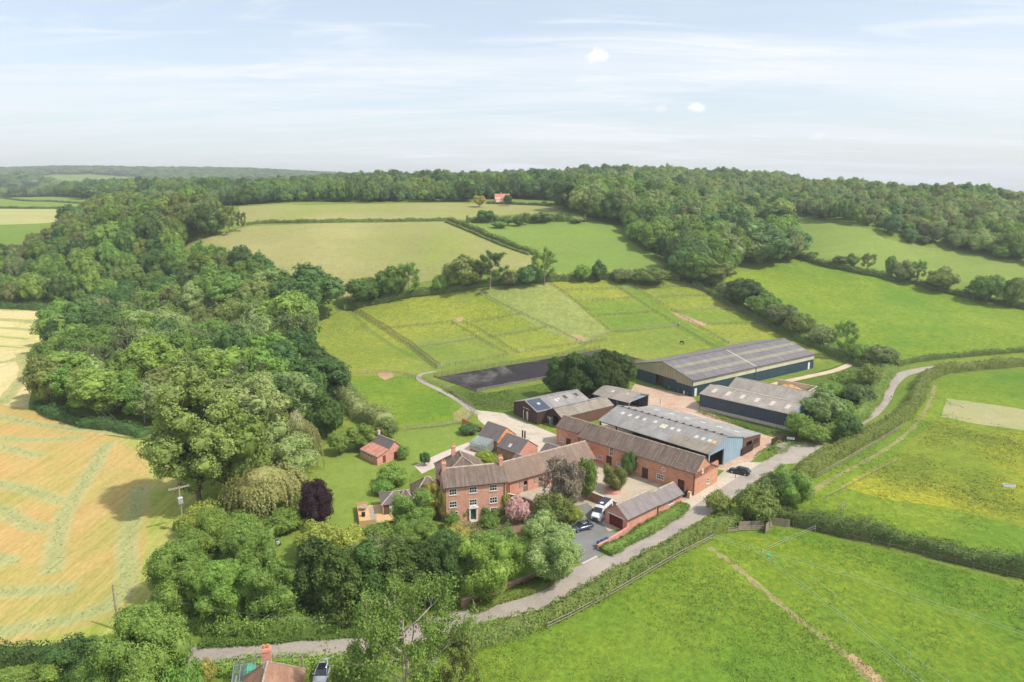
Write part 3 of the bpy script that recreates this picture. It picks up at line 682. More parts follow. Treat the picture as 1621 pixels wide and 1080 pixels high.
def slab(mb, a, b, c, d, t):
    """roof slab: quad a b c d (upper face) with thickness t downwards"""
    A = [Vector(p) for p in (a, b, c, d)]; B = [p - Vector((0, 0, t)) for p in A]
    mb.quad(*A); mb.quad(*reversed(B))
    for i in range(4): j = (i + 1) % 4; mb.quad(A[j], A[i], B[i], B[j])
def frame_of(W, L, side):   # local wall frame: origin, direction along the wall seen from outside (left to right)
    return {'front': ((0, 0), (1, 0)), 'back': ((L, W), (-1, 0)), 'left': ((0, W), (0, -1)), 'right': ((L, 0), (0, 1))}[side]
class Bld:
    def __init__(s, name, label, cat, A, ang, L, prof, wallm, roofm, oh=0.3, og=0.15, thick=0.14, group=None, ridge='lead ridge', z=0.0, sides='flrb', holes=None, wall_z0=-0.3, roofs=None):
        s.root = empty(name, (A[0], A[1], z), R(ang), label, cat, group); s.L = L; s.W = prof[-1][0]; s.prof = prof; s.holes = holes or {}; s.wallm = wallm
        W = s.W
        w = MB(); H = lambda side: [h[:4] for h in s.holes.get(side, [])]
        hf, hb = prof[0][1] - 0.12, prof[-1][1] - 0.12
        if 'f' in sides: wall(w, (0, 0), (L, 0), wall_z0, hf, H('front'))
        if 'b' in sides: wall(w, (L, W), (0, W), wall_z0, hb, H('back'))
        hg = min(hf, hb)
        for side, x in (('l', 0), ('r', L)):
            if side in sides:
                if side == 'l': wall(w, (0, W), (0, 0), wall_z0, hg, H('left'))
                else: wall(w, (L, 0), (L, W), wall_z0, hg, H('right'))
                t = 0.3 if side == 'l' else -0.3
                w.prism([(y, zz - 0.12) for y, zz in prof] + ([(W, hg)] if hb > hg else []) + ([(0, hg)] if hf > hg else []) if (hb > hg or hf > hg) else [(y, zz - 0.12) for y, zz in prof], 'x', x, x + t)
        s.walls = w.build('wall', wallm, s.root)
        rf = MB()
        n = len(prof) - 1
        for i in range(n):
            (y0, z0), (y1, z1) = prof[i], prof[i + 1]
            sl = (z1 - z0) / (y1 - y0)
            e0 = oh if i == 0 else 0; e1 = oh if i == n - 1 else 0
            ya, za = y0 - e0, z0 - sl * e0; yb, zb = y1 + e1, z1 + sl * e1
            slab(rf, (-og, ya, za), (L + og, ya, za), (L + og, yb, zb), (-og, yb, zb), thick)
        s.roof = rf.build('roof', roofm, s.root)
        k = max(range(len(prof)), key=lambda i: prof[i][1]); s.ridge_y, s.hr = prof[k]
        if ridge:
            r_ = MB(); zz = s.hr + 0.02
            r_.prism([(s.ridge_y - 0.17, zz - 0.12), (s.ridge_y - 0.08, zz + 0.07), (s.ridge_y + 0.08, zz + 0.07), (s.ridge_y + 0.17, zz - 0.12)], 'x', -og - 0.01, L + og + 0.01)
            r_.build('ridge_tiles', ridge, s.root)
    def F(s, side, a, z, k=0.0):     # point on a wall, k metres outwards
        (ox, oy), (dx, dy) = frame_of(s.W, s.L, side); return Vector((ox + dx * a + dy * k, oy + dy * a - dx * k, z))
    def rect(s, mb, side, a0, a1, z0, z1, k0, k1):
        p = [s.F(side, a0, z0, k0), s.F(side, a1, z0, k0), s.F(side, a1, z0, k1), s.F(side, a0, z0, k1)]
        n = len(mb.v); mb.v += [tuple(q) for q in p] + [(q.x, q.y, z1) for q in p]
        for f in ((0, 3, 2, 1), (4, 5, 6, 7), (0, 1, 5, 4), (1, 2, 6, 5), (2, 3, 7, 6), (3, 0, 4, 7)): mb.f.append(tuple(n + i for i in f)); mb.mi.append(mb.cur)
    def window(s, side, a, z, w, h, nx=3, ny=2, mat='white paint', fr=0.09, sill=True, arch=False, proud=0.03, depth=0.10, head=None):
        f = MB(); a0, a1, z0, z1 = a - w / 2, a + w / 2, z, z + h
        s.rect(f, side, a0, a0 + fr, z0, z1, -depth, proud); s.rect(f, side, a1 - fr, a1, z0, z1, -depth, proud)
        s.rect(f, side, a0 + fr, a1 - fr, z0, z0 + fr, -depth, proud); s.rect(f, side, a0 + fr, a1 - fr, z1 - fr, z1, -depth, proud)
        b = 0.055
        for i in range(1, nx):
            c = a0 + fr + (w - 2 * fr) * i / nx; s.rect(f, side, c - b / 2, c + b / 2, z0 + fr, z1 - fr, -depth + 0.01, proud - 0.01)
        for i in range(1, ny):
            c = z0 + fr + (h - 2 * fr) * i / ny
            for j in range(nx):
                x0 = a0 + fr + (w - 2 * fr) * j / nx + (b / 2 if j else 0); x1 = a0 + fr + (w - 2 * fr) * (j + 1) / nx - (b / 2 if j < nx - 1 else 0)
                s.rect(f, side, x0, x1, c - b / 2, c + b / 2, -depth + 0.015, proud - 0.015)
        fo = f.build('window', mat, s.root)
        g = MB(); s.rect(g, side, a0 + fr * 0.5, a1 - fr * 0.5, z0 + fr * 0.5, z1 - fr * 0.5, -depth + 0.02, -depth + 0.035); g.build('pane', 'window glass', fo)
        if sill:
            q = MB(); s.rect(q, side, a0 - 0.08, a1 + 0.08, z0 - 0.12, z0 - 0.004, -0.05, 0.10); q.build('sill', 'pale stone' if mat == 'white paint' else 'barn brick', fo)
        return fo
    def door(s, side, a, z, w, h, mat, frm=None, planks=4, handle=True, k=-0.08):
        d = MB(); s.rect(d, side, a - w / 2 + 0.03, a + w / 2 - 0.03, z + 0.02, z + h - 0.03, k - 0.06, k)
        for i in range(1, planks):
            c = a - w / 2 + w * i / planks; s.rect(d, side, c - 0.012, c + 0.012, z + 0.05, z + h - 0.05, k - 0.01, k + 0.012)
        do = d.build('door', mat, s.root)
        if handle:
            q = MB(); s.rect(q, side, a + w * 0.32, a + w * 0.32 + 0.10, z + h * 0.48, z + h * 0.48 + 0.05, k, k + 0.06); q.build('handle', 'steel', do)
        if frm:
            f = MB(); s.rect(f, side, a - w / 2 - 0.08, a - w / 2 + 0.02, z, z + h, -0.1, 0.025); s.rect(f, side, a + w / 2 - 0.02, a + w / 2 + 0.08, z, z + h, -0.1, 0.025)
            s.rect(f, side, a - w / 2 - 0.08, a + w / 2 + 0.08, z + h, z + h + 0.1, -0.1, 0.025); f.build('door_frame', frm, do)
        return do
    def gutter(s, side='front', mat='fascia', pipes=()):
        g = MB(); i = 0 if side == 'front' else -1
        y = s.prof[i][0] + (-0.36 if i == 0 else 0.36); z = s.prof[i][1] - 0.22
        g.box(-0.1, y - 0.06, z - 0.06, s.L + 0.1, y + 0.06, z + 0.05)
        for x in pipes: g.box(x - 0.05, s.prof[i][0] - 0.14 if i == 0 else s.prof[i][0] + 0.04, 0, x + 0.05, s.prof[i][0] - 0.04 if i == 0 else s.prof[i][0] + 0.14, z - 0.06)
        g.build('gutter', mat, s.root)
    def roof_pt(s, x, y):
        for (y0, z0), (y1, z1) in zip(s.prof, s.prof[1:]):
            if y0 <= y <= y1: return z0 + (z1 - z0) * (y - y0) / (y1 - y0)
        return s.hr
    def roof_panel(s, name, mat, x0, x1, y0, y1, k=0.03, parent=None):
        m = MB(); za, zb = s.roof_pt(0, y0), s.roof_pt(0, y1)
        slab(m, (x0, y0, za + k), (x1, y0, za + k), (x1, y1, zb + k), (x0, y1, zb + k), 0.025); return m.build(name, mat, parent or s.roof)
def chimney(root, x, y, z0, z1, w=0.8, d=0.6, pots=2, mat='house brick', potm='terracotta'):
    m = MB(); m.box(x - w / 2, y - d / 2, z0, x + w / 2, y + d / 2, z1 - 0.3); m.box(x - w / 2 - 0.07, y - d / 2 - 0.07, z1 - 0.3, x + w / 2 + 0.07, y + d / 2 + 0.07, z1 - 0.1)
    m.box(x - w / 2 - 0.02, y - d / 2 - 0.02, z1 - 0.1, x + w / 2 + 0.02, y + d / 2 + 0.02, z1); c = m.build('chimney', mat, root)
    for i in range(pots):
        p = MB(); px = x + (i - (pots - 1) / 2) * w * 0.5; p.tube([(px, y, z1 - 0.01), (px, y, z1 + 0.4), (px, y, z1 + 0.45)], [0.13, 0.11, 0.14], 10); p.build('chimney_pot', potm, c)
    return c
DK = 'painted interior shade'
def W(L, side, a, z, w, h): L.setdefault(side, []).append((a - w / 2 + 0.02, a + w / 2 - 0.02, z + 0.02, z + h - 0.02))

# the farmhouse
H = {}
fw = [(1.55, 5.45), (5.35, 5.45), (9.25, 5.45), (1.55, 2.95), (5.35, 2.95), (9.25, 2.95)]
for a, z in fw: W(H, 'front', a, z, 1.5, 1.25)
W(H, 'front', 1.9, 0.55, 1.15, 1.55); W(H, 'front', 9.3, 0.6, 1.45, 1.5); W(H, 'front', 5.35, 0.1, 1.0, 2.05)
fh = Bld('farmhouse', 'three storey red brick farmhouse with white windows and a green front door', 'house', (-12.5, 117.5), 14, 11.7,
         [(0, 7.3), (3.05, 9.7), (6.1, 7.3)], 'house brick', 'house tiles', holes=H, og=0.22)
for a, z in fw: fh.window('front', a, z, 1.5, 1.25)
fh.window('front', 1.9, 0.55, 1.15, 1.55, 2, 3); fh.window('front', 9.3, 0.6, 1.45, 1.5, 3, 3, fr=0.14)
d_ = fh.door('front', 5.35, 0.1, 1.0, 2.05, 'green door', None, 1)
dc = MB()
for sx in (-1, 1): fh.rect(dc, 'front', 5.35 + sx * 0.68 - 0.13, 5.35 + sx * 0.68 + 0.13, 0, 2.45, -0.02, 0.28)
fh.rect(dc, 'front', 4.45, 6.25, 2.45, 2.62, -0.02, 0.42); dc.prism([(4.40, 2.62), (6.30, 2.62), (5.35, 3.12)], 'y', 0.0, -0.42)
dc.build('door_surround', 'white paint', d_)
st = MB(); st.box(4.7, -1.0, -0.1, 6.0, -0.02, 0.09); st.build('doorstep', 'pale stone', fh.root)
fh.gutter('front', pipes=(0.15, 11.4))
for x, p in ((0.35, 2), (11.35, 2)): chimney(fh.root, x, 3.05, 8.2, 10.9, 0.75, 1.1, p)
# the hipped rear block and the low side wing belong to the same house
def hip_block(root, name, x0, y0, x1, y1, he, hr, wm, rm, inset=None, oh=0.3, ridge_dir='y', ridge=True):
    w = MB(); wall(w, (x0, y0), (x1, y0), -0.2, he); wall(w, (x1, y0), (x1, y1), -0.2, he); wall(w, (x1, y1), (x0, y1), -0.2, he); wall(w, (x0, y1), (x0, y0), -0.2, he)
    wo = w.build(name, wm, root); X0, Y0, X1, Y1 = x0 - oh, y0 - oh, x1 + oh, y1 + oh; cx, cy = (x0 + x1) / 2, (y0 + y1) / 2
    ins = inset if inset is not None else min(x1 - x0, y1 - y0) / 2
    if ridge_dir == 'y': a, b = (cx, Y0 + ins, hr), (cx, Y1 - ins, hr)
    else: a, b = (X0 + ins, cy, hr), (X1 - ins, cy, hr)
    A, B, C, D = (X0, Y0, he), (X1, Y0, he), (X1, Y1, he), (X0, Y1, he)
    m = MB()
    if ridge_dir == 'y': m.quad(A, B, a); m.quad(B, C, b, a); m.quad(C, D, b); m.quad(D, A, a, b)
    else: m.quad(A, B, b, a); m.quad(B, C, b); m.quad(C, D, a, b); m.quad(D, A, a)
    m.quad(D, C, B, A)
    ro = m.build('roof', rm, wo)
    if ridge:
        r_ = MB()
        for p, q in ((A, a), (D, b if ridge_dir == 'y' else a), (B, a if ridge_dir == 'y' else b), (C, b), (a, b)):
            if (Vector(p) - Vector(q)).length > 0.3: r_.bar(Vector(p) + Vector((0, 0, .03)), Vector(q) + Vector((0, 0, .03)), 0.22, 0.12)
        r_.build('ridge_tiles', 'lead ridge', ro)
    return wo
hb = hip_block(fh.root, 'rear_block', 0.3, 6.15, 9.6, 15.0, 5.7, 9.3, 'house brick', 'house tiles', inset=3.2)
chimney(fh.root, 3.7, 12.4, 7.8, 10.4, 0.7, 0.9, 2)
sw = hip_block(fh.root, 'side_wing', -5.2, 4.4, 0.6, 10.4, 3.6, 6.4, 'house brick', 'house tiles', ridge_dir='x')
po = hip_block(fh.root, 'porch_wing', -8.2, 5.3, -5.25, 8.6, 2.7, 4.3, 'house brick', 'house tiles', ridge_dir='x', oh=0.2)
m = MB(); m.box(-8.26, 5.7, 0.4, -8.205, 8.2, 2.4); g_ = m.build('glazed_doors', 'white paint', fh.root)
m = MB()
for i in range(3): m.box(-8.30, 5.85 + i * 0.78, 0.55, -8.265, 6.5 + i * 0.78, 2.25)
m.build('pane', 'window glass', g_)
# stable range joined to the house, seen as its own building
H = {}
for a in (3.2, 7.0, 10.8, 20.6): W(H, 'front', a + 1.1, 1.25, 0.95, 1.05)
for a in (13.5,): W(H, 'front', a, 0.1, 1.1, 2.1)
for a in (4.3, 8.1, 11.9, 21.7): pass
sb = Bld('stable_range', 'long low brick stable range with lichened tile roof joining the farmhouse end', 'stables', (-0.75, 129.0), 33.5, 22.9,
         [(0, 3.25), (3.6, 6.0), (7.2, 3.25)], 'pink brick', 'stable tiles', holes=H, oh=0.35)
for a in (4.3, 8.1, 11.9, 21.7):
    m = MB(); sb.rect(m, 'front', a - 0.62, a - 0.49, 0.05, 2.45, -0.05, 0.03); sb.rect(m, 'front', a + 0.49, a + 0.62, 0.05, 2.45, -0.05, 0.03); sb.rect(m, 'front', a - 0.49, a + 0.49, 2.32, 2.45, -0.05, 0.03)
    fo = m.build('door_frame', 'weathered wood', sb.root)
    m = MB(); sb.rect(m, 'front', a - 0.48, a + 0.48, 0.08, 1.22, -0.02, 0.05); m.build('lower_door', 'creosoted wood', fo)
    m = MB(); sb.rect(m, 'front', a - 1.62, a - 0.66, 1.25, 2.3, 0.02, 0.07)
    sb.rect(m, 'front', a - 1.60, a - 0.68, 1.35, 1.45, 0.07, 0.10); sb.rect(m, 'front', a - 1.60, a - 0.68, 2.05, 2.15, 0.07, 0.10); m.build('upper_door', 'weathered wood', fo)
    m = MB(); sb.rect(m, 'front', a - 0.5, a + 0.5, 1.2, 2.35, -0.6, -0.55); m.build('shade_sheet', DK, fo)  # near-black sheet behind the half door, painted for the shade inside
sb.door('front', 13.5, 0.1, 1.1, 2.1, 'creosoted wood')
sb.gutter('front', pipes=(0.2, 15.4, 16.2, 22.7))
# long two storey barn
H = {}
lw = [(2.6, 3.1, 1.5, 0.95), (2.6, 0.9, 1.5, 0.95), (6.3, 1.0, 1.6, 0.95), (11.7, 0.95, 1.5, 0.95), (15.6, 1.0, 1.6, 1.0), (22.2, 1.0, 1.8, 1.2)]
for w_ in lw: W(H, 'front', *w_)
W(H, 'front', 9.4, 2.75, 0.95, 1.9)
for a in (8.8, 18.4, 27.2): W(H, 'front', a, 0.05, 1.35, 2.35)
W(H, 'right', 5.4, 0.9, 1.1, 1.3); W(H, 'right', 3.0, 4.0, 0.7, 0.9)
lb = Bld('long_barn', 'long two storey red brick barn with white windows beyond the courtyard', 'barn', (15.55, 150.45), -44.4, 30.3,
         [(0, 5.0), (3.3, 7.55), (6.4, 5.05), (9.6, 3.6)], 'barn brick', 'barn tiles', holes=H, oh=0.25)
for w_ in lw: lb.window('front', *w_, nx=4, ny=2)
lb.window('front', 9.4, 2.75, 0.95, 1.9, 2, 2)
for a in (8.8, 18.4, 27.2): lb.door('front', a, 0.05, 1.35, 2.35, 'brown door', 'dark timber', k=-0.12)
lb.window('right', 5.4, 0.9, 1.1, 1.3, 2, 2); lb.window('right', 3.0, 4.0, 0.7, 0.9, 1, 2)
def round_window(b, side, a, z, r):
    m = MB(); n = 16
    def pt(t, rr, k): q = b.F(side, a + rr * math.cos(t), z + rr * math.sin(t), k); return q
    for i in range(n):
        t0, t1 = 2 * math.pi * i / n, 2 * math.pi * (i + 1) / n
        m.quad(pt(t0, r * 0.72, .05), pt(t0, r, .05), pt(t1, r, .05), pt(t1, r * 0.72, .05)); m.quad(pt(t0, r, 0), pt(t1, r, 0), pt(t1, r, .05), pt(t0, r, .05))
        m.quad(pt(t0, r * 0.72, 0.005), pt(t0, r * 0.72, .05), pt(t1, r * 0.72, .05), pt(t1, r * .72, 0.005))
    b.rect(m, side, a - r * 0.7, a + r * 0.7, z - 0.03, z + 0.03, 0.012, 0.045); b.rect(m, side, a - 0.03, a + 0.03, z + 0.032, z + r * .7, 0.012, 0.045); b.rect(m, side, a - 0.03, a + 0.03, z - r * .7, z - 0.032, 0.012, 0.045)
    o = m.build('round_window', 'white paint', b.root)
    g = MB(); g.quad(*[pt(2 * math.pi * i / n, r * 0.75, 0.010) for i in range(n)]); g.build('pane', 'window glass', o)
round_window(lb, 'front', 15.9, 3.55, 0.52); round_window(lb, 'front', 22.9, 3.5, 0.52)
lb.gutter('front', pipes=(0.1, 14.6, 30.1))
H = {}
W(H, 'front', 1.6, 1.0, 1.4, 0.95); W(H, 'front', 5.9, 0.9, 1.3, 0.95); W(H, 'front', 3.8, 0.05, 1.2, 2.2)
lw2 = Bld('barn_wing', 'lower brick wing at the upper end of the long barn', 'barn', (10.9, 158.4), -43.5, 7.4, [(0, 4.6), (2.8, 6.7), (5.6, 4.6)], 'barn brick', 'barn tiles', holes=H, oh=0.25)
lw2.window('front', 1.6, 1.0, 1.4, 0.95, 4, 2); lw2.window('front', 5.9, 0.9, 1.3, 0.95, 4, 2); lw2.door('front', 3.8, 0.05, 1.2, 2.2, 'brown door', 'dark timber')
# garage by the lane
H = {}; W(H, 'left', 2.6, 0.05, 3.3, 2.15); W(H, 'front', 13.0, 1.3, 1.6, 0.7)
ga = Bld('garage', 'brick garage beside the lane with a wide dark red up-and-over door', 'garage', (20.9, 113.9), 41, 9.2, [(0, 2.75), (2.6, 4.6), (5.2, 2.75)], 'pink brick', 'garage tiles', holes={'left': H['left']}, oh=0.25)
m = MB(); ga.rect(m, 'left', 0.98, 4.22, 0.07, 2.18, -0.12, -0.07)
for i in range(1, 6): ga.rect(m, 'left', 1.0, 4.2, 0.07 + i * 0.35 - 0.015, 0.07 + i * 0.35 + 0.015, -0.07, -0.05)
for i in range(1, 4): ga.rect(m, 'left', 0.98 + i * 0.81 - 0.02, 0.98 + i * 0.81 + 0.02, 0.09, 2.16, -0.049, -0.035)
gd = m.build('garage_door', 'red door', ga.root); m = MB(); ga.rect(m, 'left', 2.5, 2.7, 1.0, 1.05, -0.035, 0.02); m.build('handle', 'steel', gd)
m = MB(); ga.rect(m, 'left', 0.6, 4.55, 2.22, 2.42, 0.0, 0.06); m.build('lintel', 'white paint', ga.root)
ga.gutter('front', pipes=(9.0,))
gb = Bld('garage_store', 'lower brick store joined to the end of the garage along the lane', 'shed', (20.9 + 9.35 * math.cos(R(41)), 113.9 + 9.35 * math.sin(R(41))), 41, 7.6,
         [(0, 2.6), (2.3, 4.15), (4.6, 2.6)], 'pink brick', 'garage tiles', holes={'front': [(3.0, 4.6, 1.4, 2.1)]}, oh=0.25)
gb.window('front', 3.8, 1.38, 1.6, 0.74, 3, 1); gb.gutter('front')
# outbuildings between the house and the yard
H = {'right': []}
o1 = Bld('brick_outhouse', 'brick outbuilding with an orange gable, behind the greenhouse', 'outbuilding', (-8.1, 157.9), -44.5, 6.3, [(0, 2.7), (3.2, 5.2), (6.4, 2.7)], 'old brick', 'slate', oh=0.25)
m = MB(); m.prism([(0.02, -0.2), (6.38, -0.2), (6.38, 2.55), (3.2, 5.05), (0.02, 2.55)], 'x', 6.302, 6.36); m.build('gable_wall', 'orange brick', o1.root)
o2 = Bld('slate_outhouse', 'slate roofed brick outbuilding with a pink painted gable', 'outbuilding', (-3.4, 150.3), -44.5, 6.8, [(0, 2.7), (3.2, 5.0), (6.4, 2.7)], 'old brick', 'slate', oh=0.25)
m = MB(); m.prism([(0.02, -0.2), (6.38, -0.2), (6.38, 2.55), (3.2, 4.85), (0.02, 2.55)], 'x', 6.802, 6.86); m.build('gable_wall', 'pink brick', o2.root)
o2.roof_panel('roof_light', 'clear roof light', 2.9, 3.7, 0.5, 1.3)
q = PZ(807, 731, 2.5)
o3 = Bld('small_store', 'small slate roofed store squeezed behind the stable range', 'outbuilding', (q.x, q.y), -44.5, 4.6, [(0, 2.5), (2.0, 3.9), (4.0, 2.5)], 'old brick', 'slate', oh=0.2)
q = PZ(854, 716, 2.6)
o4 = Bld('link_shed', 'grey slate roofed shed between the stable range and the barn wing', 'outbuilding', (q.x, q.y), -44.5, 5.0, [(0, 2.6), (2.4, 4.3), (4.8, 2.6)], 'old brick', 'slate', oh=0.25)
# pantiled garden cottage
ca, cb = PZ(570, 711.5, 2.0), PZ(590.5, 721, 2.0); cang = math.degrees(math.atan2(cb.y - ca.y, cb.x - ca.x)); cL = (cb - ca).length
H = {}; W(H, 'right', 1.9, 0.05, 0.9, 1.95); W(H, 'right', 5.1, 0.05, 1.1, 2.0)
co_ = Bld('garden_cottage', 'small brick garden cottage with slate roof and red corrugated lean-to', 'outbuilding', (ca.x, ca.y), cang, cL + 1.6, [(0, 2.0), (3.2, 3.0), (4.9, 4.6), (6.8, 2.8)], 'pink brick', 'slate', holes=H, oh=0.12)
co_.roof_panel('lean_to_roof', 'red corrugated', -0.18, cL + 1.78, 0.0, 3.18, 0.05)
co_.door('right', 1.9, 0.05, 0.9, 1.95, 'rusty door'); co_.door('right', 5.1, 0.05, 1.1, 2.0, 'rusty door')
m = MB()
for i in range(5): co_.rect(m, 'front', 0.2 + i * 1.0, 1.05 + i * 1.0, 1.25, 1.75, 0.005, 0.06)
gw = m.build('window_band', 'white paint', co_.root)
m = MB()
for i in range(5): co_.rect(m, 'front', 0.28 + i * 1.0, 0.97 + i * 1.0, 1.32, 1.68, 0.062, 0.07)
m.build('pane', 'window glass', gw)
chimney(co_.root, 0.6, 4.9, 3.9, 5.6, 0.6, 0.5, 1, 'pale stone')
# indoor riding arena
AL = 61.3; AW = 25.0
ia = Bld('indoor_riding_arena', 'huge navy and cream steel riding hall with a grey ribbed roof', 'barn', (54.3, 197.2), 33.6, AL, [(0, 5.3), (AW / 2, 8.5), (AW, 5.3)], 'teal cladding', 'arena roof sheet',
         oh=0.35, og=0.3, ridge=None, holes={'left': [(9.6, 13.2, -0.2, 4.1)]})
m = MB(); ia.rect(m, 'front', 0.02, AL, 3.35, 5.12, 0.01, 0.07); m.build('translucent_band', 'cream roof light', ia.root)
m = MB(); ia.rect(m, 'front', 29.4, 29.6, 0, 5.12, 0.072, 0.18); m.build('downpipe', 'fascia', ia.root)
m = MB(); m.prism([(0.15, 3.2), (6.5, 3.2), (6.5, 3.75), (AW - 0.15, 3.75), (AW - 0.15, 5.1), (AW / 2, 8.25), (0.15, 5.1)], 'x', -0.01, -0.08); m.build('gable_cladding', 'gable roof light', ia.root)
for a in (9.5, 13.0):
    m = MB(); ia.rect(m, 'left', a, a + 0.4, 0, 4.1, -0.02, 0.06); m.build('door_post', 'brown door', ia.root)
m = MB(); ia.rect(m, 'left', 9.9, 13.1, 0, 4.05, -0.9, -0.8); m.build('sliding_door', 'brown door', ia.root)
for a, n_ in ((1.4, 0), (58.6, 1)):
    m = MB(); ia.rect(m, 'front', a - 0.5, a + 0.5, 0.05, 2.5, 0.01, 0.06); m.build('door', 'white paint', ia.root)
for y0, y1 in ((2.9, 4.6), (7.4, 9.0), (AW - 4.6, AW - 2.9), (AW - 9, AW - 7.4)): ia.roof_panel('roof_light', 'mossy roof light', 0.6, AL - 0.6, y0, y1, 0.02)
m = MB(); za, zb = ia.roof_pt(0, 0.1), ia.roof_pt(0, 12.4); slab(m, (29.3, 0.1, za + .05), (29.75, 0.1, za + .05), (29.75, 12.4, zb + .05), (29.3, 12.4, zb + .05), .04); m.build('expansion_joint', 'pale stone', ia.roof)
m = MB()
for i in range(30): m.box(1 + i * 2, AW / 2 - 0.45, 8.47, 2.3 + i * 2, AW / 2 - 0.2, 8.56)
m.box(-0.3, AW / 2 - 0.2, 8.46, AL + 0.3, AW / 2 + 0.2, 8.60); m.build('ridge_vent', 'arena roof sheet', ia.roof)
m = MB(); m.box(-0.3, -0.50, 5.02, AL + 0.3, -0.34, 5.2); m.build('gutter', 'fascia', ia.root)
# navy storage barns
nb = Bld('navy_barn', 'dark navy steel barn with pale roof lights and a pale blue end', 'barn', (53.4, 185.8), -44.3, 26.2, [(0, 4.6), (5.8, 6.0), (11.6, 4.6)], 'navy cladding', 'brown fibre cement', oh=0.3, og=0.2)
m = MB(); m.prism([(0.02, 0.3), (11.58, 0.3), (11.58, 4.44), (5.8, 5.84), (0.02, 4.44)], 'x', 26.202, 26.27); m.build('end_cladding', 'galvanised blue', nb.root)
for i in range(6): nb.roof_panel('roof_light', 'mossy roof light' if i % 2 else 'woodchip', 2.2 + i * 4.2, 3.3 + i * 4.2, 1.9, 4.2, 0.02).active_material = M['pale stone']
nb.gutter('front', pipes=(0.1, 22.6, 26.0)); m = MB(); nb.rect(m, 'front', 0, 26.2, -0.2, 0.9, 0.01, 0.12); m.build('plinth', 'pale stone', nb.root)
nv = Bld('weathered_barn', 'weathered pale roofed barn right behind the navy barn', 'barn', (63.6, 192.5), -44.3, 23.5, [(0, 4.5), (4.6, 6.6), (9.2, 4.5)], 'navy cladding', 'brown fibre cement', oh=0.3, og=0.2)
# steel barn beside the long barn: open side to the front
sbn = Bld('open_fronted_barn', 'big grey fibre cement roofed barn with an open side and pale blue gable', 'barn', (21.9, 162.9), -46.4, 30.8, [(0, 4.6), (7.6, 6.75), (15.2, 4.6)], 'pale blue cladding', 'fibre cement',
          oh=0.3, og=0.25, sides='r', holes={'right': [(0.5, 6.6, -0.25, 3.95)]}, ridge=None)
for i in range(7):
    for y_ in (0.05, 14.9):
        m = MB(); m.box(0.1 + i * 5.05, y_, -0.1, 0.35 + i * 5.05, y_ + 0.25, 4.35); m.build('post', 'dark timber', sbn.root)
m = MB(); m.box(5.2, 0.35, 0, 30.4, 0.5, 1.2); m.build('feed_barrier', 'dark timber', sbn.root)
m = MB(); m.box(0.2, 0.05, 4.1, 30.6, 0.25, 4.4); m.build('eaves_beam', 'dark timber', sbn.root)
m = MB(); m.box(5.3, 14.6, 0, 30.5, 14.8, 4.4); m.box(5.2, 7.4, 0, 5.4, 14.6, 4.4); m.build('inner_wall', DK, sbn.root)  # inner walls coloured near black, the barn's shade put into the paint
m = MB(); m.box(5.5, 0.6, 0.0, 30.4, 14.5, 0.06); m.build('straw_floor', 'barn floor', sbn.root)
r2 = random.Random(3)
for x, y in ((3, 4.6), (5.2, 4.6), (7.4, 4.6), (9.6, 4.6), (12.6, 4.9), (19.6, 4.2), (17.8, 4.2), (24.6, 3.8), (26.3, 3.8), (28, 3.8)):
    sbn.roof_panel('roof_light', 'clear roof light', x, x + 0.85, y, y + 1.0, 0.02)
sbn.roof_panel('roof_light', 'cream roof light', 15.0, 16.7, 3.9, 5.4, 0.03); sbn.roof_panel('roof_light', 'woodchip', 29.1, 30.0, 3.7, 4.7, 0.02)
sbn.roof_panel('roof_patch', 'lichened fibre cement', 20.0, 30.9, 0.0, 3.4, 0.015)
m = MB()
for i in range(15): m.box(1.2 + i * 2.0, 7.35, 6.72, 1.75 + i * 2.0, 7.85, 6.92)
m.build('ridge_vent', 'fascia', sbn.roof)
m = MB(); m.box(-0.25, 7.42, 6.70, 31.0, 7.78, 6.82); m.build('ridge_cap', 'fibre cement', sbn.roof)
ly = sbn.root.location + Vector((math.cos(R(43.6)) * 15.4, math.sin(R(43.6)) * 15.4, 0))
lt = Bld('lean_to_cattle_shed', 'low brown boarded cattle shed with a flat grey roof beside the pale blue gable', 'barn', (ly.x, ly.y), -46.4, 30.8, [(0, 4.3), (8.6, 3.2)], 'shed boarding', 'new fibre cement', oh=0.12, og=0.2,
         ridge=None, holes={'right': [(1.6, 4.4, 0.9, 2.6)]})
for i in range(6): lt.roof_panel('roof_light', 'clear roof light', 3.2 + i * 4.6, 4.7 + i * 4.6, 3.4, 4.4, 0.02)
m = MB(); lt.rect(m, 'right', 1.6, 4.4, -0.1, 2.7, -0.9, -0.8); m.build('shade_sheet', DK, lt.root)  # dark sheet set behind the hole in place of real interior shade
m = MB(); lt.rect(m, 'right', 5.0, 7.6, 1.2, 2.5, 0.01, 0.05); m.build('shutter', 'dark timber', lt.root)
m = MB(); lt.rect(m, 'right', -0.9, 4.3, 0.05, 1.9, 0.25, 0.32)
for i in range(7): lt.rect(m, 'right', -0.9 + i * 0.87, -0.82 + i * 0.87, 0.05, 2.0, 0.32, 0.38)
m.build('gate', 'dark timber', lt.root)
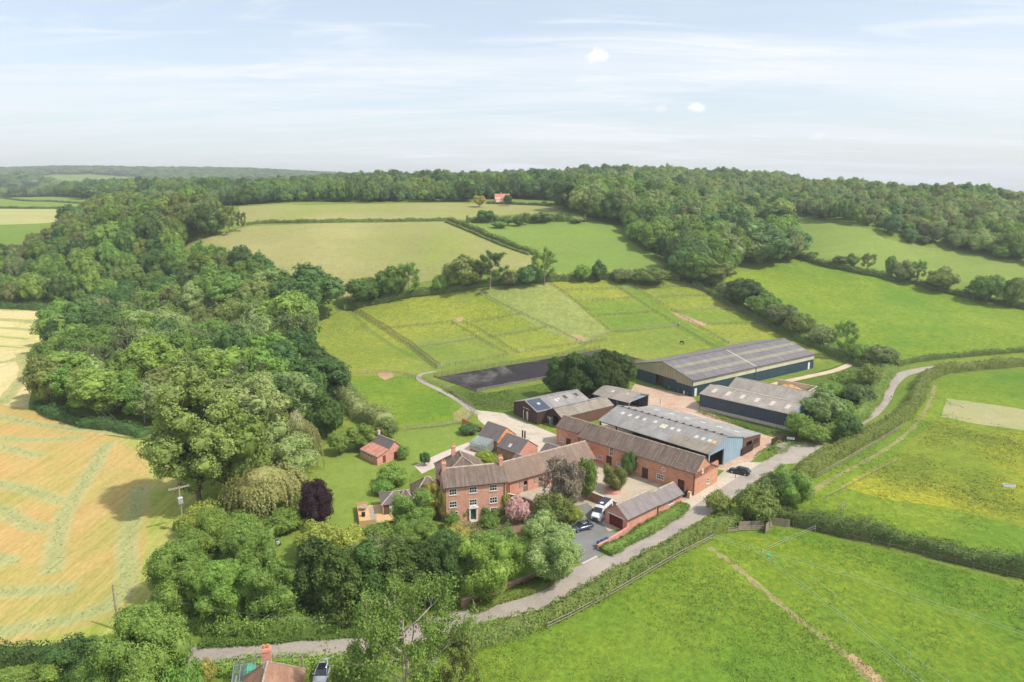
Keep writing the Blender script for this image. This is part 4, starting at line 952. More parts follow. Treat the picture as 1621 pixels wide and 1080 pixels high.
# open sided pole barn
pb = Bld('pole_barn', 'small open sided barn with weathered roof and blue grey gable, beside the conifers', 'barn', (23.4, 187.2), -43, 12.0, [(0, 4.1), (5.1, 5.6), (10.2, 4.1)], 'galvanised blue', 'brown fibre cement', oh=0.3, og=0.3, sides='', ridge=None)
m = MB(); m.prism([(0.1, 3.98), (10.1, 3.98), (5.1, 5.44)], 'x', 11.9, 11.97); m.build('gable_wall', 'pale blue cladding', pb.root)
for x in (0.2, 4.0, 7.9, 11.8):
    for y in (0.2, 10.0): m = MB(); m.box(x - .1, y - .1, 0, x + .1, y + .1, 4.0); m.build('post', 'galvanised steel', pb.root)
m = MB(); m.box(0.3, 0.15, 0.0, 11.7, 0.22, 3.3); m.box(0.2, 0.3, 0, 0.3, 10, 4.0); m.box(0.3, 9.9, 0, 11.7, 10.0, 3.9); m.build('wall', 'navy cladding', pb.root)
m = MB()
for k in range(5): m.bar((11.85, 0.5, 0.35 + k * 0.28), (11.85, 5.4, 0.35 + k * 0.28), 0.05)
for k in range(4): m.box(11.8, 0.5 + k * 1.6, 0.0, 11.9, 0.58 + k * 1.6, 1.6)
m.build('cattle_gate', 'galvanised steel', pb.root)
pb.roof_panel('roof_light', 'clear roof light', 4.0, 4.8, 2.6, 3.6, 0.02); pb.roof_panel('roof_light', 'woodchip', 8.6, 9.4, 3.0, 4.0, 0.02)
# brown boarded stables, two spans
ba = Bld('timber_stables', 'dark brown boarded stables with grey roof and a pale doorway, left of its twin', 'stables', (6.7, 172.1), 34.6, 18.2, [(0, 3.7), (5.5, 5.4), (11.0, 3.7)], 'brown boarding', 'fibre cement', oh=0.15, og=0.2, ridge=None,
         holes={'left': [(4.9, 6.6, -0.1, 2.5)]})
m = MB(); ba.rect(m, 'left', 4.7, 4.9, 0, 2.6, -0.05, 0.05); ba.rect(m, 'left', 6.6, 6.8, 0, 2.6, -0.05, 0.05); fr_ = m.build('door_frame', 'white paint', ba.root)
m = MB(); ba.rect(m, 'left', 4.9, 6.6, 0.0, 2.5, -0.7, -0.6); m.build('door', 'pale stone', ba.root)
for k in range(5):
    m = MB(); ba.rect(m, 'left', 4.6 + k * 0.62, 4.85 + k * 0.62, 3.2, 3.38, 0.01, 0.06); m.build('sign_letter', 'white paint', ba.root)
ba.roof_panel('solar_panel', 'solar glass', 0.2, 4.6, 0.2, 5.2, 0.06).active_material = M['navy cladding']
for x, y, w_, h_ in ((2.2, 2.6, .9, .8), (8.2, 2.2, .8, 1.2), (9.3, 2.8, .7, .8)): ba.roof_panel('roof_light', 'clear roof light', x, x + w_, y, y + h_, 0.08)
for x in (11.6, 15.6): ba.roof_panel('roof_hatch', 'fascia', x, x + 1.1, 2.8, 4.2, 0.03)
m = MB(); m.box(-.2, 5.3, 5.36, 18.4, 5.7, 5.46); m.build('ridge_cap', 'fibre cement', ba.roof)
# second span sits in front, one step down and forward
sp = Vector((12.9, 169.2, 0))
bb = Bld('boarded_shed', 'dark brown boarded shed with lichened roof and an open doorway', 'stables', (sp.x, sp.y), 34.6, 18.2, [(0, 3.2), (3.4, 4.8), (6.7, 3.25)], 'brown boarding', 'lichened fibre cement', oh=0.15, og=0.2, ridge=None,
         holes={'left': [(3.3, 5.5, -0.1, 2.8)]})
m = MB(); bb.rect(m, 'left', 3.3, 5.5, -0.1, 2.8, -1.4, -1.3); m.build('shade_sheet', DK, bb.root)  # near-black sheet inside the doorway, shade given as colour
m = MB(); bb.rect(m, 'left', -0.6, 2.9, 0.1, 1.3, 0.02, 0.10); m.build('kennel_panel', 'rubber mat', bb.root)
m = MB(); bb.rect(m, 'left', -0.6, 2.9, 1.32, 1.85, 0.02, 0.10); m.build('window_band', 'pale stone', bb.root)
m = MB(); bb.rect(m, 'left', 3.3, 3.42, 0.1, 2.4, 0.3, 1.3); bb.rect(m, 'left', 3.42, 3.5, 0.1, .25, 0.3, 1.3); m.build('open_gate', 'galvanised steel', bb.root)
m = MB(); m.box(0, 3.1, 4.76, 18.3, 3.7, 4.88); m.build('ridge_cap', 'fibre cement', bb.roof)
m = MB(); bb.rect(m, 'front', 0.0, 18.2, 0, 3.0, 0.01, 0.05); m.build('side_boarding', 'shed boarding', bb.root)
# greenhouse against the outhouse
q = PZ(743.5, 713, 0); q2 = PZ(767.5, 720, 0); gang = math.degrees(math.atan2(q2.y - q.y, q2.x - q.x))
def greenhouse(name, label, loc, ang, L, Wd, h, fr='galvanised steel', base=True, curved=True):
    g = empty(name, (loc[0], loc[1], 0), R(ang), label, 'greenhouse')
    prof = [(0, 0.5), (0, 1.5), (0.25, 2.0), (0.7, 2.3), (Wd, h)] if curved else [(0, 0.4), (0, 1.6), (Wd / 2, h), (Wd, 1.6), (Wd, 0.4)]
    m = MB()
    n = int(L / 0.75)
    for i in range(n + 1):
        x = L * i / n
        for a, b in zip(prof, prof[1:]): m.bar((x, *a), (x, *b), 0.05)
    for a in prof: m.bar((0, *a), (L, *a), 0.05)
    for x in (0, L):
        for k in range(1, 4): yy = Wd * k / 4; m.bar((x, yy, 0.45), (x, yy, (h - 0.4) if curved else (1.6 + (h - 1.6) * (1 - abs(yy - Wd / 2) / (Wd / 2)))), 0.045)
        m.bar((x, 0, 1.5), (x, Wd, 1.5), 0.045)
    m.build('frame', fr, g)
    m = MB()
    for a, b in zip(prof, prof[1:]): m.quad((0, *a), (L, *a), (L, *b), (0, *b))
    for x in (0, L): m.quad(*[(x, *p) for p in prof] + ([(x, Wd, 0.5)] if curved else []))
    m.build('glazing', 'greenhouse glass' if curved else 'clear pane', g)
    m = MB(); m.box(0.03, 0.03, -0.1, L - .03, 0.12, 0.45); m.box(0.03, Wd - 0.12, -0.1, L - .03, Wd, 0.45); m.box(0.0, 0.12, -0.1, 0.1, Wd - 0.12, 0.45); m.box(L - 0.1, 0.12, -0.1, L, Wd - 0.12, 0.45); m.build('base_wall', 'old brick' if curved else 'pale stone', g)
    return g
gh = greenhouse('greenhouse', 'lean-to greenhouse with curved glass eaves against the brick outhouse', q, gang, (q2 - q).length + 0.3, 3.0, 2.9)
# timber studio with slate roof, and its deck
q = PZ(607, 818, 0)
studio = empty('garden_studio', (q.x, q.y, 0), R(16), 'low garden studio with a hipped slate roof and white end wall', 'cabin')
hw = hip_block(studio, 'wall', 0, 0, 7.2, 5.2, 2.5, 3.7, 'white paint', 'slate', ridge_dir='x', oh=0.35)
m = MB(); m.box(0.1, -0.05, 0.1, 7.1, -0.005, 2.45); m.build('front_boarding', 'shed boarding', studio)
m = MB(); m.box(1.2, -0.10, 0.1, 2.3, -0.055, 2.2); m.build('door', 'white paint', studio)
dk = empty('timber_deck', (q.x, q.y, 0), R(16), 'raised new timber deck with orange railings beside the studio', 'deck')
m = MB(); m.box(-4.6, -3.0, 0.35, -0.05, 4.6, 0.45); m.box(-0.05, -3.0, 0.35, 3.2, -0.15, 0.45); m.build('deck_boards', 'new decking', dk)
m = MB(); m.box(-4.65, -3.05, -0.1, -4.6, 4.6, 1.35); m.box(-4.6, -3.05, -0.1, -1.6, -3.0, 1.2); m.box(-4.6, 4.6, 0, -2.6, 4.65, 1.3)
for i in range(9): m.box(-4.72, -3.05 + i * 0.94, -0.1, -4.655, -2.95 + i * 0.94, 1.45)
m.build('railing', 'new decking', dk)
m = MB(); m.box(-2.5, -3.0, 0.46, -1.4, 4.0, 0.475); m.build('worn_boards', 'weathered wood', dk)
m = MB(); m.tube([(0, 0, 0), (0, 0, 0.7)], [0.33, 0.36], 14); m.tube([(0, 0, 0.7), (0, 0, 0.78)], [0.38, 0.36], 14)
bbq = m.build('barbecue', 'black plastic'); bbq.location = studio.matrix_basis @ Vector((-3.7, 0.3, 0.46)); tag(bbq, 'round black barbecue standing on the timber deck', 'barbecue')
def dining(loc, rz):
    t = empty('garden_table', loc, rz, 'grey round garden table on the timber deck', 'table')
    m = MB(); m.tube([(0, 0, 0.70), (0, 0, 0.74)], [0.85, 0.85], 18); m.build('tabletop', 'weathered wood', t)
    for i in range(4):
        m = MB(); a = R(45 + 90 * i); m.bar((0.55 * math.cos(a), 0.55 * math.sin(a), 0), (0.5 * math.cos(a), 0.5 * math.sin(a), 0.7), 0.06); m.build('leg', 'weathered wood', t)
dining(studio.matrix_basis @ Vector((-3.5, 3.0, 0.46)), 0)
# foreground house with a hipped roof
q1, q2 = PZ(386, 1071, 4.8), PZ(484, 1059, 4.8); hang = math.degrees(math.atan2(q2.y - q1.y, q2.x - q1.x)); hL = (q2 - q1).length
nh = empty('tile_roofed_house', (q2.x, q2.y, 0), R(hang + 180), 'brick house with a hipped orange-brown tile roof at the bottom edge of the photo', 'house')
hip_block(nh, 'wall', 0.3, 0.3, hL - 0.3, 11.0, 4.8, 8.9, 'house brick', 'foreground tiles', inset=3.4)
chimney(nh, hL / 2 + 0.25, 2.5, 6.8, 10.0, 0.95, 0.75, 2, 'pink brick')
m = MB(); m.bar((hL / 2 - 0.1, 6.0, 8.8), (hL / 2 - 0.1, 6.0, 10.6), 0.04)
for k in range(4): m.bar((hL / 2 - 0.6 + .1 * k, 5.6 + 0.25 * k, 10.4), (hL / 2 + 0.4 - .1 * k, 5.6 + 0.25 * k, 10.4), 0.025)
m.bar((hL / 2 - 0.1, 5.5, 10.4), (hL / 2 - 0.1, 6.5, 10.4), 0.03); m.build('aerial', 'galvanised steel', nh)
# the far farmhouse in front of the woods and the house on the left hills
def far_house(px, py, ang, L, Wd, he, hr, label, wm='house brick', name='farmhouse'):
    p = GP(px, py); b = Bld(name, label, 'house', (p.x, p.y), ang, L, [(0, he), (Wd / 2, hr), (Wd, he)], wm, 'red corrugated', z=p.z - 0.2, oh=0.3); return b
fb = far_house(784, 320, 8, 11.5, 7, 3.0, 6.4, 'distant half timbered red farmhouse with white walls below the woods')
m = MB(); m.box(-0.2, -3.5, 0, 3.5, -0.05, 2.2); m.prism([(-3.7, 2.2), (-0.05, 3.8), (-0.05, 2.2)], 'x', -0.3, 3.7); m.build('side_wing', 'house brick', fb.root)
m = MB(); m.box(0.3, -3.56, 0.4, 3.2, -3.51, 1.8); m.box(8.5, -0.06, 0.3, 11.3, -0.005, 2.0); m.build('white_panel', 'white paint', fb.root)
m = MB(); m.box(4.5, 3.0, 5.8, 5.3, 3.8, 7.6); m.build('chimney', 'house brick', fb.root)
fb2 = far_house(92, 291, 20, 16, 9, 5.5, 9.5, 'distant red roofed house on the left hillside', name='hillside_house')
m = MB(); m.box(1, -0.06, 1, 15, -0.005, 2.4); m.build('white_panel', 'white paint', fb2.root)

# ------------------------------------------------------------------ foliage shapes
def cube_sphere(n=3):
    g = np.linspace(-1, 1, n + 1); V = []; F = []
    for ax in range(3):
        for sg in (-1, 1):
            b = len(V)
            for i in range(n + 1):
                for j in range(n + 1):
                    p = np.zeros(3); p[ax] = sg; p[(ax + 1) % 3] = g[i]; p[(ax + 2) % 3] = g[j]; V.append(p / np.linalg.norm(p))
            for i in range(n):
                for j in range(n):
                    a = b + i * (n + 1) + j; q = [a, a + n + 1, a + n + 2, a + 1]; F.append(q if sg > 0 else q[::-1])
    return np.array(V), np.array(F)
CS_V, CS_F = cube_sphere(3)
def unit(a): return a / np.maximum(np.linalg.norm(a, axis=-1, keepdims=True), 1e-9)
def leaf_quads(rg, P, Nn, size, aspect=1.0, along=None):
    n = len(P); Nn = unit(Nn)
    t = along if along is not None else rg.normal(size=(n, 3)); t = unit(t - (t * Nn).sum(1, keepdims=True) * Nn); b = np.cross(Nn, t)
    s = (np.asarray(size) * rg.uniform(0.65, 1.35, n))[:, None] * 0.5
    a = s * aspect
    k = rg.uniform(0.6, 1.0, (n, 4, 1))
    q = np.stack([P - t * a, P - b * s * 0.8, P + t * a, P + b * s * 0.8], 1)
    q = P[:, None] + (q - P[:, None]) * (0.75 + 0.5 * (k - 0.6))
    q[:, 1] += Nn * s * 0.25; q[:, 3] -= Nn * s * 0.15
    return q.reshape(-1, 3)
def pack(name, quads, cores, mat='leaf mid'):
    V = [quads]; F = [np.arange(len(quads))]; n = len(quads)
    for c, r, rg in cores:
        v = CS_V * r * (1 + rg.uniform(-.10, .10, (len(CS_V), 1))) + c; V.append(v); F.append(CS_F.ravel() + n); n += len(v)
    return mesh_np(name, np.concatenate(V), np.concatenate(F), 4, mat)
def crown_mesh(seed, H, Wd, nl=18, leaf=0.42, dens=1.0, low=0.16, shape='round', name='crown', lob=(0.30, 0.44)):
    rg = np.random.default_rng(seed); a = Wd / 2; zc = H * (0.5 + low / 2); c = H * (0.5 - low / 2)
    lobes = []
    for i in range(nl):
        for _ in range(30):
            d = unit(rg.normal(size=3)); 
            if shape == 'dome': d[2] = abs(d[2]) * 0.9 - 0.15
            rr = rg.uniform(0.45, 0.78) if i > 2 else rg.uniform(0, .35)
            z = zc + d[2] * c * rr; t = (z - (zc - c)) / (2 * c)
            wdt = 1.0
            if shape == 'tall': wdt = 0.62 + 0.5 * math.sin(math.pi * min(1, t * 0.9 + 0.05))
            if shape == 'cone': wdt = max(0.15, 1.12 - t)
            if shape == 'column': wdt = 1.0 if t < 0.6 else max(0.3, 1.0 - (t - 0.6) * 1.7)
            p = np.array([d[0] * a * rr * wdt, d[1] * a * rr * wdt, z])
            r = a * rg.uniform(*lob) * (0.8 if shape in ('cone', 'column') else 1.0) * (0.75 + 0.25 * wdt)
            if all(np.linalg.norm(p - q) > 0.45 * (r + s) for q, s in lobes): break
        lobes.append((p, r))
    LC = np.array([l[0] for l in lobes]); LR = np.array([l[1] for l in lobes])
    P = []; Nn = []
    for c0, r in lobes:
        m = int(26 * dens * max(0.6, (r / 1.7)) ** 2) + 8
        d = unit(rg.normal(size=(m, 3)) + np.array([0, 0, 0.35])); sc = c0 + d * r * rg.uniform(0.72, 1.0, (m, 1)); rs = rg.uniform(0.42, 0.75, m)
        dist = np.linalg.norm(sc[:, None] - LC[None], axis=2) / LR[None]; keep = (dist > 0.78).sum(1) >= len(lobes) - 1
        sc, d, rs = sc[keep], d[keep], rs[keep]
        k = 17
        e = unit(rg.normal(size=(len(sc), k, 3)) + d[:, None] * 0.9 + np.array([0, 0, 0.25]))
        P.append((sc[:, None] + e * (rs[:, None, None] * rg.uniform(0.55, 1.1, (len(sc), k, 1)))).reshape(-1, 3))
        Nn.append((e * 0.8 + d[:, None] * 0.4 + rg.normal(size=e.shape) * 0.42 + np.array([0, 0, 0.25])).reshape(-1, 3))
    P = np.concatenate(P); Nn = np.concatenate(Nn); ok = P[:, 2] > 0.15
    q = leaf_quads(rg, P[ok], Nn[ok], leaf)
    return pack(name, q, [(c0, r * 0.80, rg) for c0, r in lobes])
def conifer_mesh(seed, H, Wd, leaf=0.5):
    rg = np.random.default_rng(seed); n = 9000; t = rg.uniform(0.02, 1, n) ** 0.9; az = rg.uniform(0, 2 * math.pi, n)
    prof = np.where(t < 0.6, 0.9 + 0.10 * np.sin(t * 5), np.sqrt(np.maximum(0.003, 1.0 - (np.maximum(t - 0.6, 0) / 0.4) ** 2.2)))
    lump = 1 + 0.13 * np.sin(az * 3 + t * 9 + seed) + 0.10 * np.sin(az * 7 + t * 23) + 0.07 * np.sin(az * 13 - t * 31)
    r = Wd / 2 * prof * lump * rg.uniform(0.86, 1.04, n)
    P = np.c_[r * np.cos(az), r * np.sin(az), t * H + rg.normal(0, .1, n)]
    out = np.c_[np.cos(az), np.sin(az), 0.35 + 0.7 * t]; Nn = out + rg.normal(size=(n, 3)) * 0.45
    up = np.c_[np.cos(az) * .5, np.sin(az) * .5, np.ones(n)] + rg.normal(size=(n, 3)) * 0.3
    q = leaf_quads(rg, P, Nn, leaf, 1.5, up)
    cores = [(np.array([0, 0, H * z]), Wd / 2 * k, rg) for z, k in ((0.2, .80), (0.35, .82), (0.5, .8), (0.63, .68), (0.75, .5), (0.86, .3))]
    return pack('crown', q, cores)
def weep_mesh(seed, H, Wd):
    rg = np.random.default_rng(seed); P = []; Nn = []; Al = []
    for s in range(430):
        d = unit(rg.normal(size=3)); d[2] = abs(d[2]); rr = rg.uniform(0.55, 1.0); top = np.array([d[0] * Wd / 2 * rr, d[1] * Wd / 2 * rr, H * (0.48 + 0.5 * math.sqrt(max(0, 1 - (rr * math.hypot(d[0], d[1])) ** 2)) * rg.uniform(0.85, 1))])
        L = rg.uniform(0.25, 0.62) * H; L = min(L, top[2] - 0.3); k = int(L / 0.16); zz_ = np.linspace(0, L, k); o = unit(np.array([d[0], d[1], 0.0]))
        p = top + o * (np.sqrt(zz_ / L) * 0.7)[:, None] + np.c_[np.zeros(k), np.zeros(k), -zz_] + rg.normal(0, 0.07, (k, 3))
        P.append(p); Nn.append(np.tile(o + np.array([0, 0, 0.5]), (k, 1)) + rg.normal(size=(k, 3)) * 0.5); Al.append(np.tile([0, 0, 1.0], (k, 1)) + rg.normal(size=(k, 3)) * 0.25)
    P = np.concatenate(P); q = leaf_quads(rg, P, np.concatenate(Nn), 0.26, 1.9, np.concatenate(Al))
    cores = [(np.array([0, 0, H * 0.58]), Wd * 0.30, rg)] + [(np.array([math.cos(i) * Wd * .2, math.sin(i) * Wd * .2, H * .5]), Wd * .2, rg) for i in range(6)]
    return pack('crown', q, cores)
def branch_set(seed, H, Wd, low=0.2, levels=3, n1=9, rad=0.22):
    """trunk and limbs as tapered tubes; returns an MB and the twig tips"""
    r_ = random.Random(seed); m = MB(); tips = []
    lean = Vector((r_.uniform(-.04, .04), r_.uniform(-.04, .04), 1)); top = lean * (H * 0.82)
    m.tube([Vector((0, 0, -0.4)), Vector((0, 0, 0.25)), lean * (H * .25), lean * (H * .55), top], [rad * 1.7, rad * 1.15, rad * .9, rad * .55, 0.05], 7)
    def grow(p, d, L, rd, lv):
        mid = p + d * L * 0.5 + Vector((r_.uniform(-1, 1), r_.uniform(-1, 1), r_.uniform(-.3, .6))) * L * 0.08; end = mid + (d + Vector((0, 0, 0.25))).normalized() * L * 0.5
        m.tube([p, mid, end], [rd, rd * .7, rd * .35], 4 if lv else 5)
        if lv >= levels - 1: tips.append(end); tips.append(mid); return
        for _ in range(4):
            t = r_.uniform(0.35, 1.0); q = p.lerp(mid, t * 2) if t < .5 else mid.lerp(end, t * 2 - 1)
            nd = (d + Vector((r_.gauss(0, .6), r_.gauss(0, .6), r_.gauss(.15, .4)))).normalized(); grow(q, nd, L * r_.uniform(.4, .6), rd * .5, lv + 1)
    for i in range(n1):
        t = low + (0.8 - low) * i / n1; a = i * 2.4 + r_.uniform(-.3, .3); wd = math.sin(math.pi * (0.25 + 0.6 * (t - low) / (0.8 - low)))
        d = Vector((math.cos(a), math.sin(a), r_.uniform(0.35, 0.8))).normalized(); grow(lean * (H * t), d, Wd * 0.5 * wd * r_.uniform(0.7, 0.95), rad * .42, 0)
    tips.append(top); return m, tips
def airy_crown(seed, H, Wd, tips, leaf=0.34, per=26, spread=0.75):
    rg = np.random.default_rng(seed); T = np.array([tuple(t) for t in tips]); k = per
    e = unit(rg.normal(size=(len(T), k, 3))); P = T[:, None] + e * rg.uniform(0.1, spread, (len(T), k, 1)); Nn = e * .6 + rg.normal(size=e.shape) * .5 + np.array([0, 0, .5])
    q = leaf_quads(rg, P.reshape(-1, 3), Nn.reshape(-1, 3), leaf); return mesh_np('crown', q, np.arange(len(q)), 4, 'leaf mid')

PROTO = {}     # name -> (crown mesh, trunk mesh, nominal height, nominal width)
def trunk_me(seed, H, Wd, mat='bark', low=0.15, rad=0.25, levels=2, n1=8):
    m, tips = branch_set(seed, H, Wd, low, levels, n1, rad); o = m.build('trunk', mat, smooth=True); me = o.data; bpy.data.objects.remove(o); return me, tips
for i in range(5): PROTO['round%d' % i] = (crown_mesh(10 + i, 12, 11, 20 + i, 0.44), trunk_me(i, 10, 8)[0], 12, 11)
for i in range(2): PROTO['tall%d' % i] = (crown_mesh(30 + i, 16, 9.5, 26, 0.44, shape='tall', low=.1), trunk_me(20 + i, 14, 7)[0], 16, 9.5)
for i in range(3): PROTO['bush%d' % i] = (crown_mesh(40 + i, 5, 7, 15, 0.32, dens=1.6, low=0.0, shape='dome'), trunk_me(30 + i, 3.5, 5, rad=.1)[0], 5, 7)
for i in range(2): PROTO['conifer%d' % i] = (crown_mesh(50 + i, 12, 7.5, 46, 0.36, dens=3.4, lob=(.22, .33), low=0.0, shape='column'), trunk_me(40 + i, 10, 4)[0], 12, 7)
PROTO['weep0'] = (weep_mesh(60, 10, 12), trunk_me(50, 8, 8)[0], 10, 12)
PROTO['fine0'] = (crown_mesh(70, 15, 14, 34, 0.30, dens=1.7, lob=(.22, .34)), trunk_me(60, 13, 11)[0], 15, 14)
PROTO['fine1'] = (crown_mesh(71, 12, 10, 26, 0.28, dens=2.0, lob=(.25, .36), low=.05), trunk_me(61, 10, 8)[0], 12, 10)
PROTO['fine2'] = (crown_mesh(73, 10, 9, 34, 0.28, dens=2.0, lob=(.28, .40), low=.03), trunk_me(63, 8, 7)[0], 10, 9)
PROTO['poplar0'] = (crown_mesh(72, 26, 15, 60, 0.40, dens=1.2, shape='tall', lob=(.17, .27), low=.0), trunk_me(62, 23, 11, n1=12, rad=.4)[0], 26, 15)
for i in range(3):
    tm, tips = trunk_me(80 + i, 14, 11, 'pale twigs', .18, .22, 3, 13); PROTO['airy%d' % i] = (airy_crown(80 + i, 14, 11, tips, .40, 22, 0.95), tm, 14, 11)
tm, tips = trunk_me(85, 17, 15, 'pale twigs', .12, .26, 3, 20); PROTO['airyfine'] = (airy_crown(86, 17, 15, tips, .28, 36, 1.0), tm, 17, 15)
tm, tips = trunk_me(88, 12, 8, 'pale twigs', .25, .18, 3, 12); PROTO['bare0'] = (airy_crown(88, 12, 8, tips, .25, 3, 0.6), tm, 12, 8)

def mat_slot(o, mat):
    o.material_slots[0].link = 'OBJECT'; o.material_slots[0].material = M[mat]
def plant(name, geom, leaf, loc, h, w, label, cat='tree', group=None, parts=True, rz=None):
    cm, tm, H0, W0 = PROTO[geom]; rz = rnd.uniform(0, 6.28) if rz is None else rz; sx, sz = w / W0, h / H0
    if parts:
        r = empty(name, loc, rz, label, cat, group); c = link('crown', cm, r); t = link('trunk', tm, r)
        c.scale = t.scale = (sx, sx, sz); mat_slot(c, 'leaf ' + leaf); return r
    c = link(name, cm); c.location = loc; c.rotation_euler = (0, 0, rz); c.scale = (sx, sx, sz); mat_slot(c, 'leaf ' + leaf); return tag(c, label, cat, group)
LOOK = dict(mid='mid green', dark='dark green', deep='very dark green', bright='fresh bright green', yellow='yellow green', olive='olive green', sage='sage green', dusty='dusty green',
            blue='bluish green', copper='copper purple', pink='pink flowering', mauve='grey mauve', gold='golden', lime='lime green', cream='cream flowering', willow='pale yellow willow', hedge='mixed green', weeds='fresh green')
def tree_px(px, by, ty, wpx, geom, leaf, label, name='tree', cat='tree', group=None, dz=0.0, z=None):
    """a tree whose foot stands where the ground is seen at (px, by); its height and spread come from the survey"""
    p = GP(px, by); d = ray(px, by); dist = p.y / d[1]            # distance along the view axis
    depth = dist
    dt = ray(px, ty); tt = math.hypot(p.x, p.y) / math.hypot(dt[0], dt[1]); h = CAM_H + dt[2] * tt - p.z
    w = wpx / 1080 * depth
    return plant(name, geom, leaf, (p.x, p.y, p.z - 0.1 + dz), max(h, 1.0), max(w, .8), label, cat, group)
T = tree_px
# --- garden, yard and lane trees
T(318, 806, 562, 150, 'poplar0', 'olive', 'tallest grey green tree towering over the edge of the cut field')
T(372, 790, 640, 120, 'round1', 'mid', 'broad leafy tree just right of the tallest tree', 'tree')
T(455, 765, 668, 110, 'fine1', 'sage', 'pale domed willow bush above the weeping willow')
T(425, 806, 735, 135, 'weep0', 'willow', 'low weeping willow with yellowish hanging strands above the lawn', 'weeping_willow')
T(480, 745, 660, 62, 'weep0', 'willow', 'smaller weeping willow on the right edge of the garden wood', 'weeping_willow')
T(452, 700, 655, 28, 'bush0', 'lime', 'small yellow leaved shrub on top of the willow clump', 'shrub', 'shrub')
T(470, 702, 654, 30, 'bush1', 'cream', 'white flowering shrub beside the yellow leaved one', 'shrub', 'shrub')
T(517, 692, 627, 62, 'round2', 'deep', 'dense very dark round tree at the lawn edge')
T(500, 832, 762, 54, 'fine2', 'copper', 'copper purple beech standing alone on the lawn', 'copper_beech')
T(537, 719, 682, 36, 'round3', 'mid', 'small round apple tree on the lawn left of the cottage', 'apple_tree')
T(575, 712, 672, 52, 'round0', 'bright', 'bushy fresh green tree touching the garden cottage')
T(612, 695, 662, 40, 'bush1', 'olive', 'low olive bush behind the garden cottage', 'bush', 'bush')
T(640, 727, 706, 22, 'bush2', 'mid', 'small round shrub right of the garden cottage', 'shrub', 'shrub')
T(673, 737, 716, 18, 'bush0', 'dark', 'dark shrub at the end of the paved garden path', 'shrub', 'shrub')
T(620, 768, 738, 48, 'bush1', 'mid', 'rounded bush on the lawn above the studio', 'bush', 'bush')
T(607, 782, 762, 36, 'bush2', 'bright', 'low bright bush just behind the studio roof', 'bush', 'bush')
T(743, 686, 671, 38, 'bush0', 'blue', 'low dark mound shrub below the orange boarded fence', 'shrub', 'shrub')
T(768, 738, 716, 40, 'bush1', 'lime', 'bright lime round shrub between the house and the greenhouse', 'shrub', 'shrub')
T(455, 838, 808, 62, 'bush2', 'bright', 'low leafy island bed bush on the lawn left of the copper beech', 'bush', 'bush')
T(658, 850, 772, 76, 'fine1', 'mid', 'leafy green tree hiding the left part of the farmhouse garden')
T(682, 824, 756, 36, 'fine1', 'gold', 'golden leaved tree against the left corner of the farmhouse')
T(700, 832, 776, 14, 'airy0', 'gold', 'thin yellowish climber tree on the farmhouse left corner')
T(660, 890, 818, 80, 'fine0', 'mid', 'green tree below the farmhouse gable end')
T(722, 866, 834, 50, 'bush1', 'gold', 'yellow flowering bush below the farmhouse windows', 'bush', 'bush')
T(798, 815, 772, 17, 'tall0', 'yellow', 'narrow climbing wisteria on the right corner of the farmhouse', 'climber', 'climber')
T(737, 822, 803, 15, 'bush0', 'mid', 'climber beside the left ground floor window', 'climber', 'climber')
T(768, 819, 800, 19, 'bush1', 'mid', 'climber immediately right of the green front door', 'climber', 'climber')
T(787, 819, 804, 24, 'bush2', 'olive', 'shrub below the right ground floor window of the farmhouse', 'shrub', 'shrub')
T(733, 823, 808, 9, 'bush0', 'olive', 'pinkish rose bush left of the front door', 'shrub', 'shrub')
T(819, 827, 790, 40, 'bush1', 'pink', 'pink flowering magnolia bush beside the driveway', 'magnolia', 'bush')
T(845, 848, 826, 40, 'bush0', 'mid', 'green shrub between the magnolia and the sage green tree', 'shrub', 'shrub')
T(872, 916, 812, 108, 'fine1', 'sage', 'large pale sage green willow beside the driveway entrance', 'willow')
T(892, 812, 722, 68, 'airy1', 'mauve', 'tall grey mauve leaved tree at the courtyard wall')
T(896, 812, 730, 50, 'round3', 'mauve', 'denser mauve tree merged with the tall one at the courtyard wall')
T(928, 792, 728, 38, 'round4', 'bright', 'fresh green tree behind the mauve tree in the courtyard')
T(876, 826, 782, 62, 'bush1', 'olive', 'spreading olive bush on the planted driveway island', 'bush', 'bush')
T(908, 828, 802, 34, 'bush2', 'yellow', 'yellow green bush on the right of the driveway island', 'bush', 'bush')
T(850, 822, 808, 30, 'bush0', 'dark', 'dark low bush on the left of the driveway island', 'bush', 'bush')
T(970, 776, 732, 44, 'fine1', 'olive', 'round olive tree standing in the brick planter of the courtyard')
T(996, 752, 716, 26, 'bush1', 'dark', 'dark climber on the long barn wall beside the round window', 'climber', 'climber')
T(1010, 824, 806, 22, 'bush2', 'cream', 'white flowering shrub at the corner of the garage', 'shrub', 'shrub')
T(997, 828, 806, 18, 'bush0', 'bright', 'bright green shrub at the garage corner', 'shrub', 'shrub')
T(716, 838, 812, 26, 'bush1', 'mid', 'green shrub at the left foot of the farmhouse front', 'shrub', 'shrub')
T(775, 832, 815, 34, 'bush2', 'mid', 'low green shrub in the bed right of the front door', 'shrub', 'shrub')
# conifer clump above the yard
for px, by, ty, w in ((884, 629, 560, 48), (908, 634, 553, 50), (936, 634, 557, 52), (962, 630, 547, 50), (985, 622, 552, 44), (950, 616, 552, 50), (920, 618, 556, 46)):
    T(px, by, ty, w, 'conifer%d' % (px % 2), 'deep', {884: 'front left', 908: 'tall front middle', 936: 'front right', 962: 'tallest right hand', 985: 'far right', 950: 'rear right', 920: 'rear left'}[px] + ' dark evergreen of the clump above the yard', 'conifer', 'conifer', 'dark evergreens of the clump above the yard')
